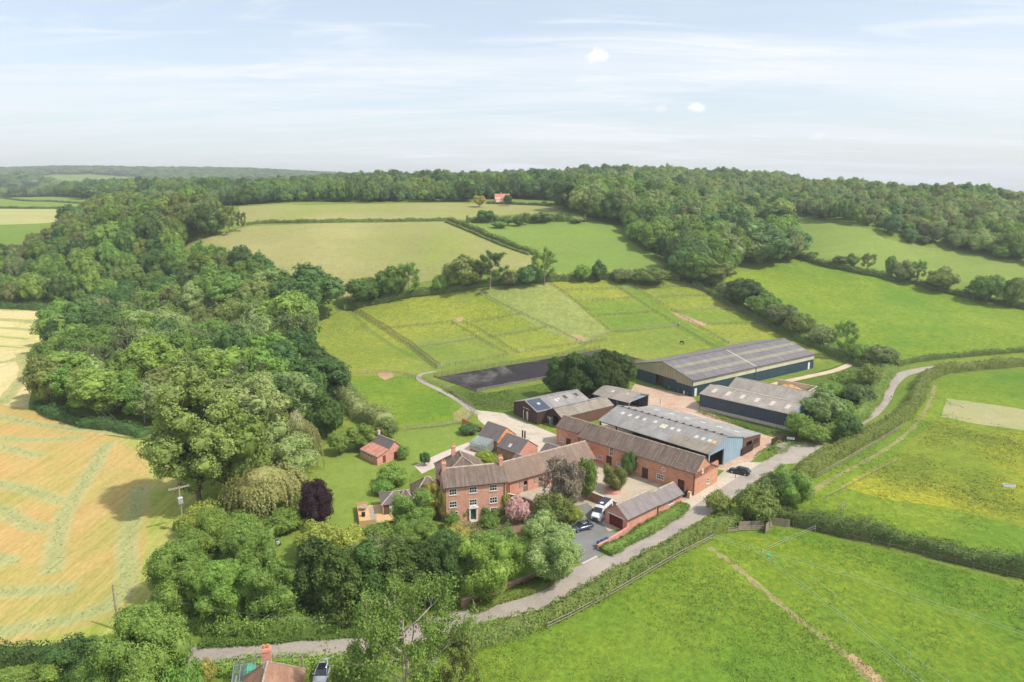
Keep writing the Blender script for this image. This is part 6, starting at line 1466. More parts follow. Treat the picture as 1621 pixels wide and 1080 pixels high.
hedge('scrub_edge', 'bushy strip between the wood and the lower pasture', 'dusty', 6.0, 4.5, (505, 600, 530, 622, 555, 645, 585, 668, 610, 684), 0.4, 14, 'scrub', wob=.45)
hedge('scrub_edge', 'thicket where the garden meets the belt of hazels', 'mid', 6.0, 2.2, (290, 830, 340, 838, 400, 842, 440, 848), 0.34, 18, 'scrub', wob=.45)
hedge('scrub_edge', 'leafy underwood along the lane below the hazels', 'mid', 4.0, 3.0, (262, 985, 320, 996, 400, 1001, 480, 1001, 540, 994), 0.32, 18, 'scrub', wob=.5)
hedge('scrub_edge', 'underwood behind the dark conifers', 'mid', 5.0, 3.0, (560, 895, 620, 890, 690, 880, 760, 872, 810, 862), 0.32, 18, 'scrub', wob=.5)
hedge('flower_border', 'planted border along the farmhouse front', 'olive', 1.6, 0.9, (735, 836, 770, 832, 800, 822), 0.22, 40, 'flower bed', core=False)
hedge('box_hedge', 'low garden hedge curving round the driveway island', 'yellow', 2.4, 0.7, (856, 828, 880, 836, 905, 834, 922, 822), 0.2, 40, 'flower bed', core=False)

def tufts(name, label, poly, n, hmin, hmax, mat, seed, w=0.5, ok=None):
    rg = random.Random(seed); P = [Vector(GP(poly[i], poly[i + 1])[:2]) for i in range(0, len(poly), 2)]; xs = [p.x for p in P]; ys = [p.y for p in P]; A = []
    t = 0
    while len(A) < n and t < n * 30:
        t += 1; x, y = rg.uniform(min(xs), max(xs)), rg.uniform(min(ys), max(ys))
        if inpoly(x, y, P) and (math.sin(x * .35) * math.sin(y * .3 + 1) + math.sin(x * .13 + y * .11) + rg.uniform(-1, 1) > 0.2): A.append((x, y))
    A = np.array(A); z = np.concatenate([TZ(A[i:i + 4000, 0], A[i:i + 4000, 1]) for i in range(0, len(A), 4000)]); r_ = np.random.default_rng(seed); m = 5
    h = r_.uniform(hmin, hmax, (len(A), m)); P3_ = np.repeat(np.c_[A, z], m, 0) + np.c_[r_.normal(0, w * .5, (len(A) * m, 2)), h.ravel() * 0.5]
    Nn = np.c_[r_.normal(size=(len(P3_), 2)), r_.uniform(0.2, 1.2, len(P3_))]; q = leaf_quads(r_, P3_, Nn, np.maximum(h.ravel() * 1.2, .12), 1.2, np.c_[r_.normal(0, .4, (len(P3_), 2)), np.ones(len(P3_))])
    o = link(name, mesh_np(name, q, np.arange(len(q)), 4, 'leaf ' + mat)); tag(o, label, 'grass', kind='stuff')
tufts('rough_grass', 'tussocky grass of the bottom pasture', (745, 1025, 870, 992, 1125, 855, 1225, 838, 1450, 884, 1621, 928, 1750, 960, 1750, 1100, 690, 1100), 5200, .06, .22, 'weeds', 1)
tufts('rough_grass', 'tussocky grass of the right pasture', (1275, 790, 1300, 755, 1440, 672, 1470, 620, 1621, 690, 1700, 900, 1450, 868, 1300, 830), 4000, .06, .22, 'weeds', 2)
tufts('rough_scrub', 'rough weeds and brambles between the barns and the lane bend', (1280, 620, 1330, 592, 1400, 588, 1390, 620, 1370, 650, 1310, 690, 1275, 690, 1290, 640), 4200, .3, 1.1, 'mid', 3, 1.1)
tufts('rough_scrub', 'rough grass beside the sand arena', (700, 618, 770, 624, 870, 608, 880, 640, 830, 650, 757, 648, 735, 636), 1500, .12, .35, 'weeds', 4)
tufts('buttercups', 'yellow buttercups in the right pasture', (1330, 770, 1430, 700, 1488, 664, 1621, 684, 1800, 720, 1750, 840, 1500, 800), 5000, .05, .10, 'gold', 5, 0.8)

# windrows of cut grass on the stubble field
rgw = np.random.default_rng(5); WQ = []
for a in SWATHS:
    Q, Nr = line3(smooth_line(pts(*a)), 0.5); k = 2; XY = np.repeat(np.array([tuple(q) for q in Q]), k, 0); NRr = np.repeat(np.array([tuple(v) for v in Nr]), k, 0); cnt = len(XY)
    o_ = np.clip(rgw.normal(0, 0.75, cnt), -1.9, 1.9); wv = 1 + 0.35 * np.sin(np.repeat(np.arange(len(Q)), k) * 0.8)
    xy = XY + NRr * (o_ * wv)[:, None] + rgw.normal(0, .2, (cnt, 2)); z = TZ(xy[:, 0], xy[:, 1]) + 0.04 + 0.10 * np.exp(-(o_ / .7) ** 2) * rgw.uniform(.2, 1, cnt)
    WQ.append(leaf_quads(rgw, np.c_[xy, z], np.c_[rgw.normal(0, .35, (cnt, 2)), np.ones(cnt)], 0.34, 1.3))
WQ = np.concatenate(WQ); tag(link('cut_grass_swaths', mesh_np('cut_grass_swaths', WQ, np.arange(len(WQ)), 4, 'leaf hay')), 'green swaths of cut grass lying in rows on the stubble field', 'cut grass', kind='stuff')

# ------------------------------------------------------------------ fences
def fence(label, px, H=1.25, rails=3, mat='brown fence wood', step=2.4, parts=True, name='post_and_rail_fence', rt=(0.04, 0.11), pt=0.12, group=None, xy=None, cat='fence'):
    P = pts(*px) if xy is None else [Vector(p) for p in xy]
    Q = []
    for a, b in zip(P, P[1:]):
        L = (Vector((b.x, b.y)) - Vector((a.x, a.y))).length; k = max(1, round(L / step))
        for i in range(k): Q.append(Vector((a.x, a.y)).lerp(Vector((b.x, b.y)), i / k))
    Q.append(Vector((P[-1].x, P[-1].y))); zz_ = TZ([q.x for q in Q], [q.y for q in Q]); Q = [Vector((q.x, q.y, z)) for q, z in zip(Q, zz_)]
    o = Q[0].copy(); Q = [q - o for q in Q]; rl = MB()
    for a, b in zip(Q, Q[1:]):
        for k in range(rails):
            h = H * (0.92 - k * 0.30 if rails > 2 else 0.9 - k * .42); rl.bar(a + Vector((0, 0, h)), b + Vector((0, 0, h)), rt[0], rt[1])
    if parts and len(Q) <= 100:
        r = empty(name, o, 0, label, cat, group); rl.build('rails', mat, r)
        pm = MB(); pm.box(-pt / 2, -pt / 2, -0.3, pt / 2, pt / 2, H); p0 = pm.build('post', mat, r); p0.location = Q[0]
        for q in Q[1:]: c = p0.copy(); COL.objects.link(c); c.parent = r; c.location = q
        return r
    for q in Q: rl.box(q.x - pt / 2, q.y - pt / 2, q.z - 0.3, q.x + pt / 2, q.y + pt / 2, q.z + H)
    f = rl.build(name, mat); f.location = o; return tag(f, label, cat, group)
fence('pale post and rail fence between the lawn and the lower pasture', (618, 682, 660, 679, 700, 675, 735, 669), mat='weathered wood')
fence('curved pale fence beside the end of the gravel path', (735, 669, 748, 660, 751, 652, 744, 643, 730, 633, 715, 622, 700, 612), mat='weathered wood')
fence('pale fence between the two left pastures', (498, 597, 540, 594, 580, 592, 600, 591, 622, 592, 640, 594, 665, 602, 700, 612), mat='weathered wood', parts=True)
fence('long double fence down the left side of the paddocks', (551, 488, 584, 508, 610, 524, 648, 548, 672, 568, 692, 584), mat='creosoted wood', H=1.35, rt=(.05, .13), pt=.15)
fence('second line of the long left paddock fence', (557, 486, 590, 506, 616, 521, 652, 545, 676, 565, 697, 581), mat='creosoted wood', H=1.3)
fence('upper cross fence of the left paddock', (608, 522, 640, 519, 680, 515, 717, 511), mat='grey fence wood', rails=2, parts=False)
fence('lower cross fence of the left paddock', (650, 550, 690, 546, 722, 541, 754, 536), mat='weathered wood', parts=False)
fence('left fence of the short grass lane in the paddocks', (718, 513, 745, 528, 775, 546, 804, 562), mat='grey fence wood', rails=2, parts=False)
fence('right fence of the short grass lane in the paddocks', (733, 510, 760, 523, 790, 541, 822, 561), mat='grey fence wood', rails=2, parts=False)
fence('cross fence right of the grass lane near the trough', (745, 512, 780, 506, 828, 497), mat='grey fence wood', rails=2, parts=False)
fence('cross fence in the middle of the second paddock', (775, 535, 810, 530, 865, 520), mat='grey fence wood', rails=2, parts=False)
fence('paddock fence just behind the sand arena, left half', (702, 581, 740, 576, 804, 563), mat='grey fence wood', rails=2, parts=False)
fence('paddock fence just behind the sand arena, right half', (832, 557, 870, 551, 920, 546, 960, 540), mat='grey fence wood', rails=2, parts=False)
fence('fence along the left side of the dry paddock', (746, 458, 790, 481, 830, 500, 880, 523, 926, 546), mat='grey fence wood', rails=2, parts=False)
fence('fence along the right side of the dry paddock', (869, 448, 905, 474, 935, 497, 966, 525), mat='grey fence wood', rails=2, parts=False)
fence('fence across the foot of the dry paddock', (926, 546, 945, 535, 968, 526, 1020, 523, 1075, 517), mat='weathered wood', parts=False)
fence('left fence of the long grass lane', (957, 444, 985, 461, 1020, 484, 1060, 508, 1095, 529, 1130, 549), mat='grey fence wood', rails=2, parts=False)
fence('right fence of the long grass lane', (984, 444, 1015, 463, 1050, 484, 1090, 508, 1120, 526, 1153, 545), mat='grey fence wood', rails=2, parts=False)
fence('highest cross fence left of the long lane', (888, 461, 930, 460, 975, 458), mat='grey fence wood', rails=2, parts=False)
fence('second cross fence left of the long lane', (912, 478, 955, 477, 1002, 474), mat='grey fence wood', rails=2, parts=False)
fence('third cross fence left of the long lane', (948, 501, 990, 499, 1034, 495), mat='grey fence wood', rails=2, parts=False)
fence('highest cross fence right of the long lane', (1008, 458, 1050, 456, 1092, 454), mat='grey fence wood', rails=2, parts=False)
fence('second cross fence right of the long lane', (1040, 472, 1080, 470, 1120, 470), mat='grey fence wood', rails=2, parts=False)
fence('third cross fence right of the long lane with pale rails', (1062, 492, 1110, 491, 1164, 491), mat='weathered wood', parts=False)
fence('lowest cross fence right of the long lane', (1120, 515, 1165, 514, 1214, 512), mat='grey fence wood', rails=2, parts=False)
fence('boundary fence down the right side of the paddocks', (1082, 448, 1125, 470, 1165, 492, 1210, 514, 1255, 536, 1300, 556, 1335, 570), mat='grey fence wood', rails=2, parts=False)
fence('top boundary fence in front of the meadow hedgerow', (552, 487, 600, 480, 645, 471, 700, 464, 745, 457), mat='grey fence wood', rails=2, parts=False)
AR = lambda s, t: Vector((-25.4 + 14.2 * t + s * math.cos(R(33.4)), 219.6 - 16.4 * t + s * math.sin(R(33.4)), 0))
fence('arena rail along the far side of the dark sand arena', (), xy=[AR(0, -.03), AR(72, -.03)], mat='creosoted wood', H=1.3, step=2.6)
fence('arena rail along the near side of the dark sand arena', (), xy=[AR(0, 1.03), AR(72, 1.03)], mat='weathered wood', H=1.0, step=2.6)
fence('arena rail across the left end of the dark sand arena', (), xy=[AR(-.4, -.03), AR(-.4, 1.03)], mat='creosoted wood', H=.5, step=2.6)
fence('short fence between the path and the timber stables', (757, 641, 775, 643, 795, 642), mat='creosoted wood')
fence('pale wooden fence below the hedge beside the bottom pasture', (868, 996, 900, 981, 945, 957, 985, 935, 1030, 908, 1075, 882, 1128, 855), mat='weathered wood', rails=2, H=1.1, step=2.6)
fence('white topped fence below the long lane hedge', (1293, 757, 1330, 737, 1380, 708, 1430, 677), mat='weathered wood', rails=2, H=1.15)
fence('dark brown fence in front of the thick right hand hedge', (1255, 834, 1300, 844, 1380, 864, 1460, 882, 1540, 900, 1621, 920, 1760, 952, 2000, 1012), mat='brown fence wood', rails=2, H=1.15, rt=(.04, .09))
fence('old leaning fence line in the right pasture', (1308, 790, 1340, 774, 1380, 752, 1420, 732), mat='weathered wood', rails=1, H=.9, step=3)
fence('short rail fence beside the wooden gateway', (1152, 844, 1180, 841, 1209, 840), mat='weathered wood', rails=3, H=1.1)
fence('short section of rails standing alone in the right pasture', (1331, 813, 1338, 803), mat='weathered wood', rails=2, H=1.5, step=1.6)
fence('yard fence behind the navy barn end', (1108, 650, 1140, 663, 1180, 676, 1225, 692), mat='creosoted wood', rails=1, H=1.5, step=4)
def panel(name, label, a, b, H, mat, cat='fence', t=0.06, sign=None, capm=None, parts=True):
    d = Vector((b.x - a.x, b.y - a.y)); L = d.length; r = empty(name, (a.x, a.y, 0), math.atan2(d.y, d.x), label, cat)
    m = MB(); n = max(1, int(L / 0.16))
    for i in range(n): m.box(L * i / n + .005, -t / 2 + (0.01 if i % 2 else 0), -0.05, L * (i + 1) / n - .005, t / 2 + (0.01 if i % 2 else 0), H * (1 + (0.02 if i % 3 else -.01)))
    m.build('boards', mat, r)
    for i in range(int(L / 2.4) + 1):
        p = MB(); x = min(L, i * 2.4); p.box(x - .07, -0.12, -.2, x + .07, -t / 2 - .003, H + .1); p.build('post', mat, r)
    return r
panel('close_boarded_fence', 'weathered picket fence panel beside the gateway', PZ(1170, 838), PZ(1208, 836), 1.5, 'old boarding')
panel('wooden_gate', 'open wooden field gate turned towards the camera', PZ(1211, 845), PZ(1222, 831), 1.7, 'old boarding', 'gate')
panel('close_boarded_fence', 'weathered boarded fence right of the gateway', PZ(1222, 831), PZ(1250, 835), 1.5, 'old boarding')
panel('orange_fence', 'bright orange boarded fence at the head of the lawn', PZ(732, 671), PZ(763, 685), 1.5, 'orange boarding')
g_ = panel('entrance_gate', 'dark brown boarded entrance gate between the cattle shed and the lane', PZ(1220.5, 706.5), PZ(1239.5, 699), 1.9, 'brown boarding', 'gate')
g_ = panel('entrance_fence', 'dark brown boarded fence with a white sign beside the entrance', PZ(1240, 700), PZ(1265, 703), 1.7, 'brown boarding')
m = MB(); m.box(0.7, -0.20, 0.95, 2.5, -0.13, 1.5); sg = m.build('sign', 'white paint', g_)
m = MB()
for k, (x0, x1) in enumerate(((0.95, 2.2), (0.85, 2.35))): m.box(x0, -0.206, 1.32 - k * .2, x1, -0.201, 1.37 - k * .2)
m.build('lettering', 'steel', sg)
def yard_wall(name, label, P, H, mat='old brick', t=0.34):
    m = MB(); o = P[0]
    for a, b in zip(P, P[1:]):
        m.bar(Vector((a.x - o.x, a.y - o.y, H / 2 - .1)), Vector((b.x - o.x, b.y - o.y, H / 2 - .1)), t, H + .2)
    r = empty(name, (o.x, o.y, 0), 0, label, 'wall'); m.build('wall', mat, r)
    m = MB()
    for a, b in zip(P, P[1:]): m.bar(Vector((a.x - o.x, a.y - o.y, H + .045)), Vector((b.x - o.x, b.y - o.y, H + .045)), t + .1, .09)
    m.build('coping', 'pale stone' if mat == 'old brick' else mat, r); return r
yard_wall('courtyard_wall', 'old brick wall between the courtyard and the driveway', [PZ(804, 794), PZ(830, 800), PZ(856, 812), PZ(872, 818)], 1.7)
yard_wall('courtyard_wall', 'old brick wall behind the parked camper van', [PZ(918, 785), PZ(940, 793), PZ(960, 801), PZ(976, 808)], 1.7)
yard_wall('garden_wall', 'low brick wall along the top of the weedy bank beside the bins', [PZ(946, 871), PZ(962, 862), PZ(985, 848), PZ(994, 842)], 0.9, 'pink brick')
yard_wall('roadside_wall', 'old stone retaining wall under the trees above the lane', [PZ(730, 962), PZ(765, 950), PZ(800, 937), PZ(835, 922), PZ(865, 912), PZ(895, 893)], 1.3)
m = MB(); a, b = PZ(921, 893), PZ(945, 881); m.bar((a.x, a.y, .03), (b.x, b.y, .03), .35, .07); tag(m.build('threshold_strip', 'pale stone'), 'pale drain strip across the driveway entrance', 'drain')
pc = PZ(970, 778); m = MB(); m.tube([(0, 0, -.1), (0, 0, .55)], [1.75, 1.7], 20); pl = m.build('brick_planter', 'pink brick'); pl.location = (pc.x, pc.y, 0); tag(pl, 'round low brick planter under the olive tree in the courtyard', 'planter')
# white tape fences in the bottom pasture
def tape(label, px, lines=2, H=1.2, step=7):
    P = pts(*px); Q, _ = line3(P, step); z = TZ([q.x for q in Q], [q.y for q in Q]); o = Vector((Q[0].x, Q[0].y, z[0])); r = empty('electric_tape_fence', o, 0, label, 'fence')
    q3 = [Vector((q.x, q.y, zz__)) - o for q, zz__ in zip(Q, z)]; t = MB()
    for a, b in zip(q3, q3[1:]):
        for k in range(lines): mid = (a + b) / 2 - Vector((0, 0, .05)); h = Vector((0, 0, H - k * .45)); t.bar(a + h, mid + h, .02, .028); t.bar(mid + h, b + h, .02, .028)
    t.build('tape', 'tape', r)
    for q in q3: p = MB(); p.box(q.x - .03, q.y - .03, q.z - .1, q.x + .03, q.y + .03, q.z + H + .1); p.build('post', 'tape', r)
tape('white tape fence running down beside the trodden path', (1122, 852, 1142, 860, 1185, 872, 1215, 893, 1270, 935, 1340, 990, 1430, 1068, 1470, 1100))
tape('white tape fence crossing the bottom pasture to the right edge', (1205, 880, 1260, 895, 1350, 920, 1450, 955, 1540, 985, 1621, 1014, 1720, 1048))
tape('short white tape fence from the corner post to the brown fence', (1205, 880, 1245, 861, 1290, 842))
tape('faint single tape line between the two longer tape fences', (1205, 882, 1290, 925, 1370, 990, 1440, 1045, 1500, 1090), 1, 1.0, 14)
m = MB(); m.tube([(0, 0, 0), (0, 0, .3), (0, 0, .34)], [.2, .22, .2], 12); p = PZ(1217, 881); o = m.build('feed_bucket', 'green cloth'); o.location = (p.x, p.y, 0); tag(o, 'green bucket standing at the corner of the tape fences', 'bucket')

# ------------------------------------------------------------------ vehicles
def hull(sections, cap=True):
    """sections: list of (x, [(y, z) ...]) half outlines from the bottom centre line outwards; mirrored and joined"""
    m = MB(); rings = []
    for x, h in sections:
        ring = [(x, y, z) for y, z in h] + [(x, -y, z) for y, z in reversed(h)]; rings.append(ring)
    k = len(rings[0]); n0 = 0; m.v = [p for r in rings for p in r]
    for i in range(len(rings) - 1):
        for j in range(k): a = i * k + j; b = i * k + (j + 1) % k; m.f.append((a, b, b + k, a + k)); m.mi.append(0)
    m.f.append(tuple(range(k - 1, -1, -1))); m.f.append(tuple((len(rings) - 1) * k + j for j in range(k))); m.mi += [0, 0]; return m
def wheel(root, x, y, r, w=0.22):
    m = MB(); m.tube([(x, y - w / 2, r), (x, y - w / 2 + .03, r), (x, y + w / 2 - .03, r), (x, y + w / 2, r)], [r * .9, r, r, r * .9], 18); t = m.build('wheel', 'tyre', root, smooth=False)
    s = 1 if y > 0 else -1; m = MB(); m.tube([(x, y + s * (w / 2 - .02), r), (x, y + s * (w / 2 + .012), r)], [r * .62, r * .58], 12); m.build('rim', 'alloy', t)
def car(name, label, loc, ang, paint, L=4.4, Wd=1.8, H=1.45, kind='hatch', roofglass=False):
    r = empty(name, loc, R(ang), label, 'car'); w = Wd / 2; g = .20; b = .62 if kind != 'suv' else .75; sh = .92 if kind != 'suv' else 1.02
    S = []
    prof = [(0, .45, .62, .80), (.06, .25, .72, .93), (.18, .20, .80, .98), (.30, .20, .90, 1.0), (.45, .20, .95, 1.0), (.70, .20, .97, 1.0), (.88, .22, .98, .98), (.96, .28, .96, .93), (1.0, .42, .86, .84)]
    for t, z0, zt, ww in prof: S.append((L / 2 - t * L, [(0, z0), (w * ww * .86, z0), (w * ww, z0 + .12), (w * ww, zt * sh * .80), (w * ww * .93, zt * sh), (0, zt * sh + .02)]))
    hull(S).build('body', paint, r, smooth=True, bevel=0)
    c = [(.27, .0), (.40, .86), (.50, 1.0), (.75, .98), (.90, .78), (.985, .08)] if kind != 'saloon' else [(.27, 0), (.40, .86), (.50, 1), (.68, .98), (.84, .5), (.92, .05)]
    gl = [(L / 2 - t * L, [(0, sh * .86), (w * .90, sh * .88), (w * (.90 - .16 * k), sh * .88 + (H - sh) * k * .96 + .02), (0, sh * .88 + (H - sh) * k + .03)]) for t, k in c]
    hull(gl).build('windows', 'car glass', r, smooth=False)
    rf = [(L / 2 - t * L, [(0, H - .10), (w * .70, H - .10), (w * .735, H - .045), (w * .55, H + .015), (0, H + .03)]) for t in (.425, .50, .62, .78, .86 if kind != 'saloon' else .70)]
    ro = hull(rf).build('roof', paint, r, smooth=True)
    if roofglass: m = MB(); m.box(-.55, -.5, H + .028, .45, .5, H + .05); m.build('sunroof', 'solar glass', ro)
    for s in (-1, 1):      # pillars
        m = MB(); m.bar((L / 2 - .29 * L, s * w * .86, sh), (L / 2 - .43 * L, s * w * .74, H - .06), .06); m.bar((L / 2 - .60 * L, s * w * .91, sh), (L / 2 - .60 * L, s * w * .75, H - .05), .07); m.bar((L / 2 - .93 * L, s * w * .84, sh), (L / 2 - .84 * L, s * w * .70, H - .08), .11); m.build('pillar', paint, r)
        for x in (.19, .80): wheel(r, L / 2 - x * L, s * (w - .10), .33 if kind != 'suv' else .37)
        m = MB(); m.box(L / 2 - .16, s * w * .55 - .18, .60, L / 2 + .005 - .03, s * w * .55 + .18, .74); m.build('headlight', 'lamp glass', r, bevel=.02)
        m = MB(); m.box(-L / 2 + .01, s * w * .70 - .14, .68, -L / 2 + .10, s * w * .70 + .14, .86); m.build('tail_light', 'tail lamp', r, bevel=.02)
        m = MB(); m.box(L * .17, s * (w + .08) - .10, sh - .02, L * .17 + .12, s * (w + .08) + .10, sh + .14); m.build('mirror', paint, r, bevel=.03)
    m = MB(); m.box(L / 2 - .06, -.55, .40, L / 2 + .02, .55, .56); m.build('grille', 'black plastic', r)
    m = MB(); m.box(-L / 2 - .02, -.26, .62, -L / 2 + .03, .26, .73); m.build('number_plate', 'number plate', r)
    return r
p = PZ(1171, 750); car('parked_car', 'black hatchback parked beside the pale blue barn gable', (p.x, p.y + .2, .01), 148, 'black paint', 4.6, 1.85, 1.5)
p = PZ(921, 838); car('parked_car', 'dark grey blue car parked on the grey driveway', (p.x, p.y, .01), 206, 'grey blue paint', 4.3, 1.8, 1.42, 'saloon')
p = PZ(812, 799); car('parked_car', 'silver estate car half hidden beside the farmhouse right corner', (p.x, p.y, .01), 145, 'silver paint', 4.6, 1.85, 1.55, 'suv')
p = PZ(502, 1094); car('parked_car', 'silver car with dark sunroof parked beside the tile roofed house', (p.x, p.y + 2.6, .01), -88, 'silver paint', 4.5, 1.85, 1.55, 'suv', True)
def camper(label, loc, ang):
    r = empty('camper_van', loc, R(ang), label, 'van'); L, w = 6.0, 1.02
    S = [(L / 2, [(0, .45), (w * .75, .45), (w * .82, .6), (w * .80, .95), (w * .7, 1.05), (0, 1.08)]), (L / 2 - .15, [(0, .25), (w * .9, .25), (w * .95, .5), (w * .93, 1.0), (w * .82, 1.15), (0, 1.2)]), (L / 2 - .95, [(0, .22), (w * .97, .22), (w, .5), (w, 1.2), (w * .93, 1.42), (0, 1.48)]),
         (L / 2 - 1.0, [(0, .22), (w * .97, .22), (w, .5), (w, 1.2), (w * .93, 1.44), (0, 1.5)]), (L / 2 - 1.75, [(0, .22), (w * .97, .22), (w, .5), (w, 1.35), (w * .84, 2.25), (0, 2.33)]), (L / 2 - 2.1, [(0, .22), (w * .97, .22), (w, .5), (w, 1.5), (w * .86, 2.5), (0, 2.62)]),
         (-L / 2 + .1, [(0, .25), (w * .97, .25), (w, .5), (w, 1.5), (w * .86, 2.5), (0, 2.62)]), (-L / 2, [(0, .4), (w * .9, .4), (w * .95, .6), (w * .95, 1.5), (w * .82, 2.4), (0, 2.5)])]
    hull(S).build('body', 'white van paint', r)
    m = MB(); m.quad((L / 2 - 1.02, -w * .84, 1.55), (L / 2 - 1.02, w * .84, 1.55), (L / 2 - 1.68, w * .76, 2.24), (L / 2 - 1.68, -w * .76, 2.24)); q = [Vector(v) + Vector((.05, 0, .04)) for v in m.v]; m.v = [tuple(v) for v in q]; m.build('windscreen', 'car glass', r)
    for s in (-1, 1):
        m = MB(); m.box(L / 2 - 2.5, s * (w + .004) - .012, 1.3, L / 2 - 1.55, s * (w + .004) + .012, 1.85); m.build('side_window', 'car glass', r)
        m = MB(); m.box(-L / 2 + .6, s * (w + .002) - .012, 1.35, L / 2 - 2.8, s * (w + .002) + .012, 1.9); m.build('side_window', 'car glass', r)
        for x in (L / 2 - 1.05, -L / 2 + 1.3): wheel(r, x, s * (w - .11), .36)
        m = MB(); m.box(L / 2 - .30, s * w * .74 - .16, .78, L / 2 - .05, s * w * .74 + .12, 1.05); m.build('headlight', 'lamp glass', r, bevel=.03)
        m = MB(); m.box(L / 2 - 1.5, s * (w + .16) - .12, 1.35, L / 2 - 1.35, s * (w + .16) + .12, 1.75); m.build('mirror', 'black plastic', r, bevel=.03)
    m = MB(); m.box(L / 2 - .06, -.55, .5, L / 2 + .02, .55, .85); m.build('grille', 'black plastic', r)
    m = MB(); m.box(-L / 2 + .3, -.80, 2.63, L / 2 - 2.25, .80, 2.68); m.build('solar_panel', 'solar glass', r)
    m = MB(); m.box(-.2, -.3, 2.69, .5, .3, 2.80); m.build('roof_hatch', 'white van paint', r, bevel=.03)
    m = MB(); m.box(L / 2 - .10, -.9, .28, L / 2 + .05, .9, .45); m.build('bumper', 'black plastic', r, bevel=.04)
    return r
a, b = PZ(948, 824), PZ(962, 800); camper('white and grey camper van with dark solar roof parked by the garage', ((a.x + b.x) / 2 - .5, (a.y + b.y) / 2 - 1.3, .01), 238)
# bins, mower, tank, poles, horse, small things
def bin_(loc, rz, label, mat='blue plastic', group=None):
    r = empty('wheelie_bin', loc, rz, label, 'bin', group); m = MB(); m.prism([(-.26, .08), (.26, .08), (.33, 1.0), (-.33, 1.0)], 'y', -.27, .27); m.build('body', mat, r)
    m = MB(); m.prism([(-.36, 1.0), (.36, 1.0), (.30, 1.10), (-.32, 1.10)], 'y', -.30, .30); m.build('lid', mat, r)
    for s in (-1, 1): m = MB(); m.tube([(-.28, s * .22 - .03, .1), (-.28, s * .22 + .03, .1)], [.1, .1], 10); m.build('wheel', 'tyre', r)
p = PZ(948, 866)
bin_((p.x, p.y, 0), R(40), 'blue wheelie bin nearest the driveway entrance'); bin_((p.x + .75, p.y + .6, 0), R(35), 'blue wheelie bin in the middle of the three beside the low wall'); bin_((p.x + 1.5, p.y + 1.2, 0), R(42), 'blue wheelie bin farthest from the driveway entrance')
p = PZ(1165, 836); bin_((p.x, p.y, 0), 0, 'black wheelie bin in the hedge by the gateway', 'black plastic')
p = PZ(437, 862); r = empty('lawn_mower', (p.x, p.y, 0), R(-50), 'small dark ride-on mower parked on the mown lawn path', 'mower')
m = MB(); m.box(-.9, -.42, .3, .9, .42, .6); m.box(.25, -.35, .6, .85, .35, .9); m.build('body', 'grey blue paint', r, bevel=.05)
m = MB(); m.box(-.45, -.25, .6, -.05, .25, .75); m.box(-.55, -.25, .7, -.45, .25, 1.15); m.build('seat', 'black plastic', r)
m = MB(); m.bar((.2, 0, .8), (-.05, 0, 1.15), .05); m.bar((-.05, -.2, 1.15), (-.05, .2, 1.15), .04); m.build('steering_wheel', 'steel', r)
for x in (.6, -.6):
    for s in (-1, 1): wheel(r, x, s * .5, .26, .2)
m = MB(); m.box(-.3, -.9, .12, .3, -.45, .3); m.build('cutting_deck', 'red door', r)
p = PZ(1084, 624); m = MB(); m.box(-.55, -.55, .15, .55, .55, 1.15); m.tube([(0, 0, 1.15), (0, 0, 1.22)], [.2, .2], 10); o = m.build('water_tank', 'white paint', bevel=.1); o.location = (p.x, p.y, 0); tag(o, 'white square water tank outside the riding hall gable', 'tank')
for i, (px, py) in enumerate(((1059, 617), (1074, 621), (1089, 626))):
    p = PZ(px, py); plant('potted_shrub', 'bush%d' % (i % 3), 'mid', (p.x, p.y, 0), 1.2, 1.0, ['left', 'middle', 'right'][i] + ' of three small shrubs against the riding hall gable', 'shrub')
p = PZ(1112, 621); r = empty('horse_lorry', (p.x - .5, p.y + 1.0, 0), R(48), 'pale lorry partly hidden between the riding hall and the navy barn', 'lorry')
m = MB(); m.box(-3.2, -1.15, .9, 1.6, 1.15, 3.3); m.build('body', 'white van paint', r, bevel=.08)
m = MB(); m.prism([(1.65, .6), (3.2, .6), (3.2, 1.5), (2.9, 2.4), (1.65, 2.5)], 'y', -1.1, 1.1); cb_ = m.build('cab', 'silver paint', r, bevel=.06)
m = MB(); m.box(2.95, -.95, 1.55, 3.10, .95, 2.2); m.build('windscreen', 'car glass', cb_)
for x in (2.4, -1.8):
    for s in (-1, 1): wheel(r, x, s * 1.0, .45, .28)
p = PZ(1597, 771); r = empty('water_trough', (p.x, p.y, tz(p.x, p.y)), R(-12), 'white water trough standing in the buttercup pasture', 'trough')
m = MB(); m.box(-1.1, -.35, .05, 1.1, -.28, .6); m.box(-1.1, .28, .05, 1.1, .35, .6); m.box(-1.1, -.28, .05, -1.03, .28, .6); m.box(1.03, -.28, .05, 1.1, .28, .6); m.box(-1.03, -.28, .05, 1.03, .28, .12); m.build('basin', 'white paint', r)
m = MB(); m.box(-1.02, -.27, .4, 1.02, .27, .48); m.build('water', 'window glass', r)
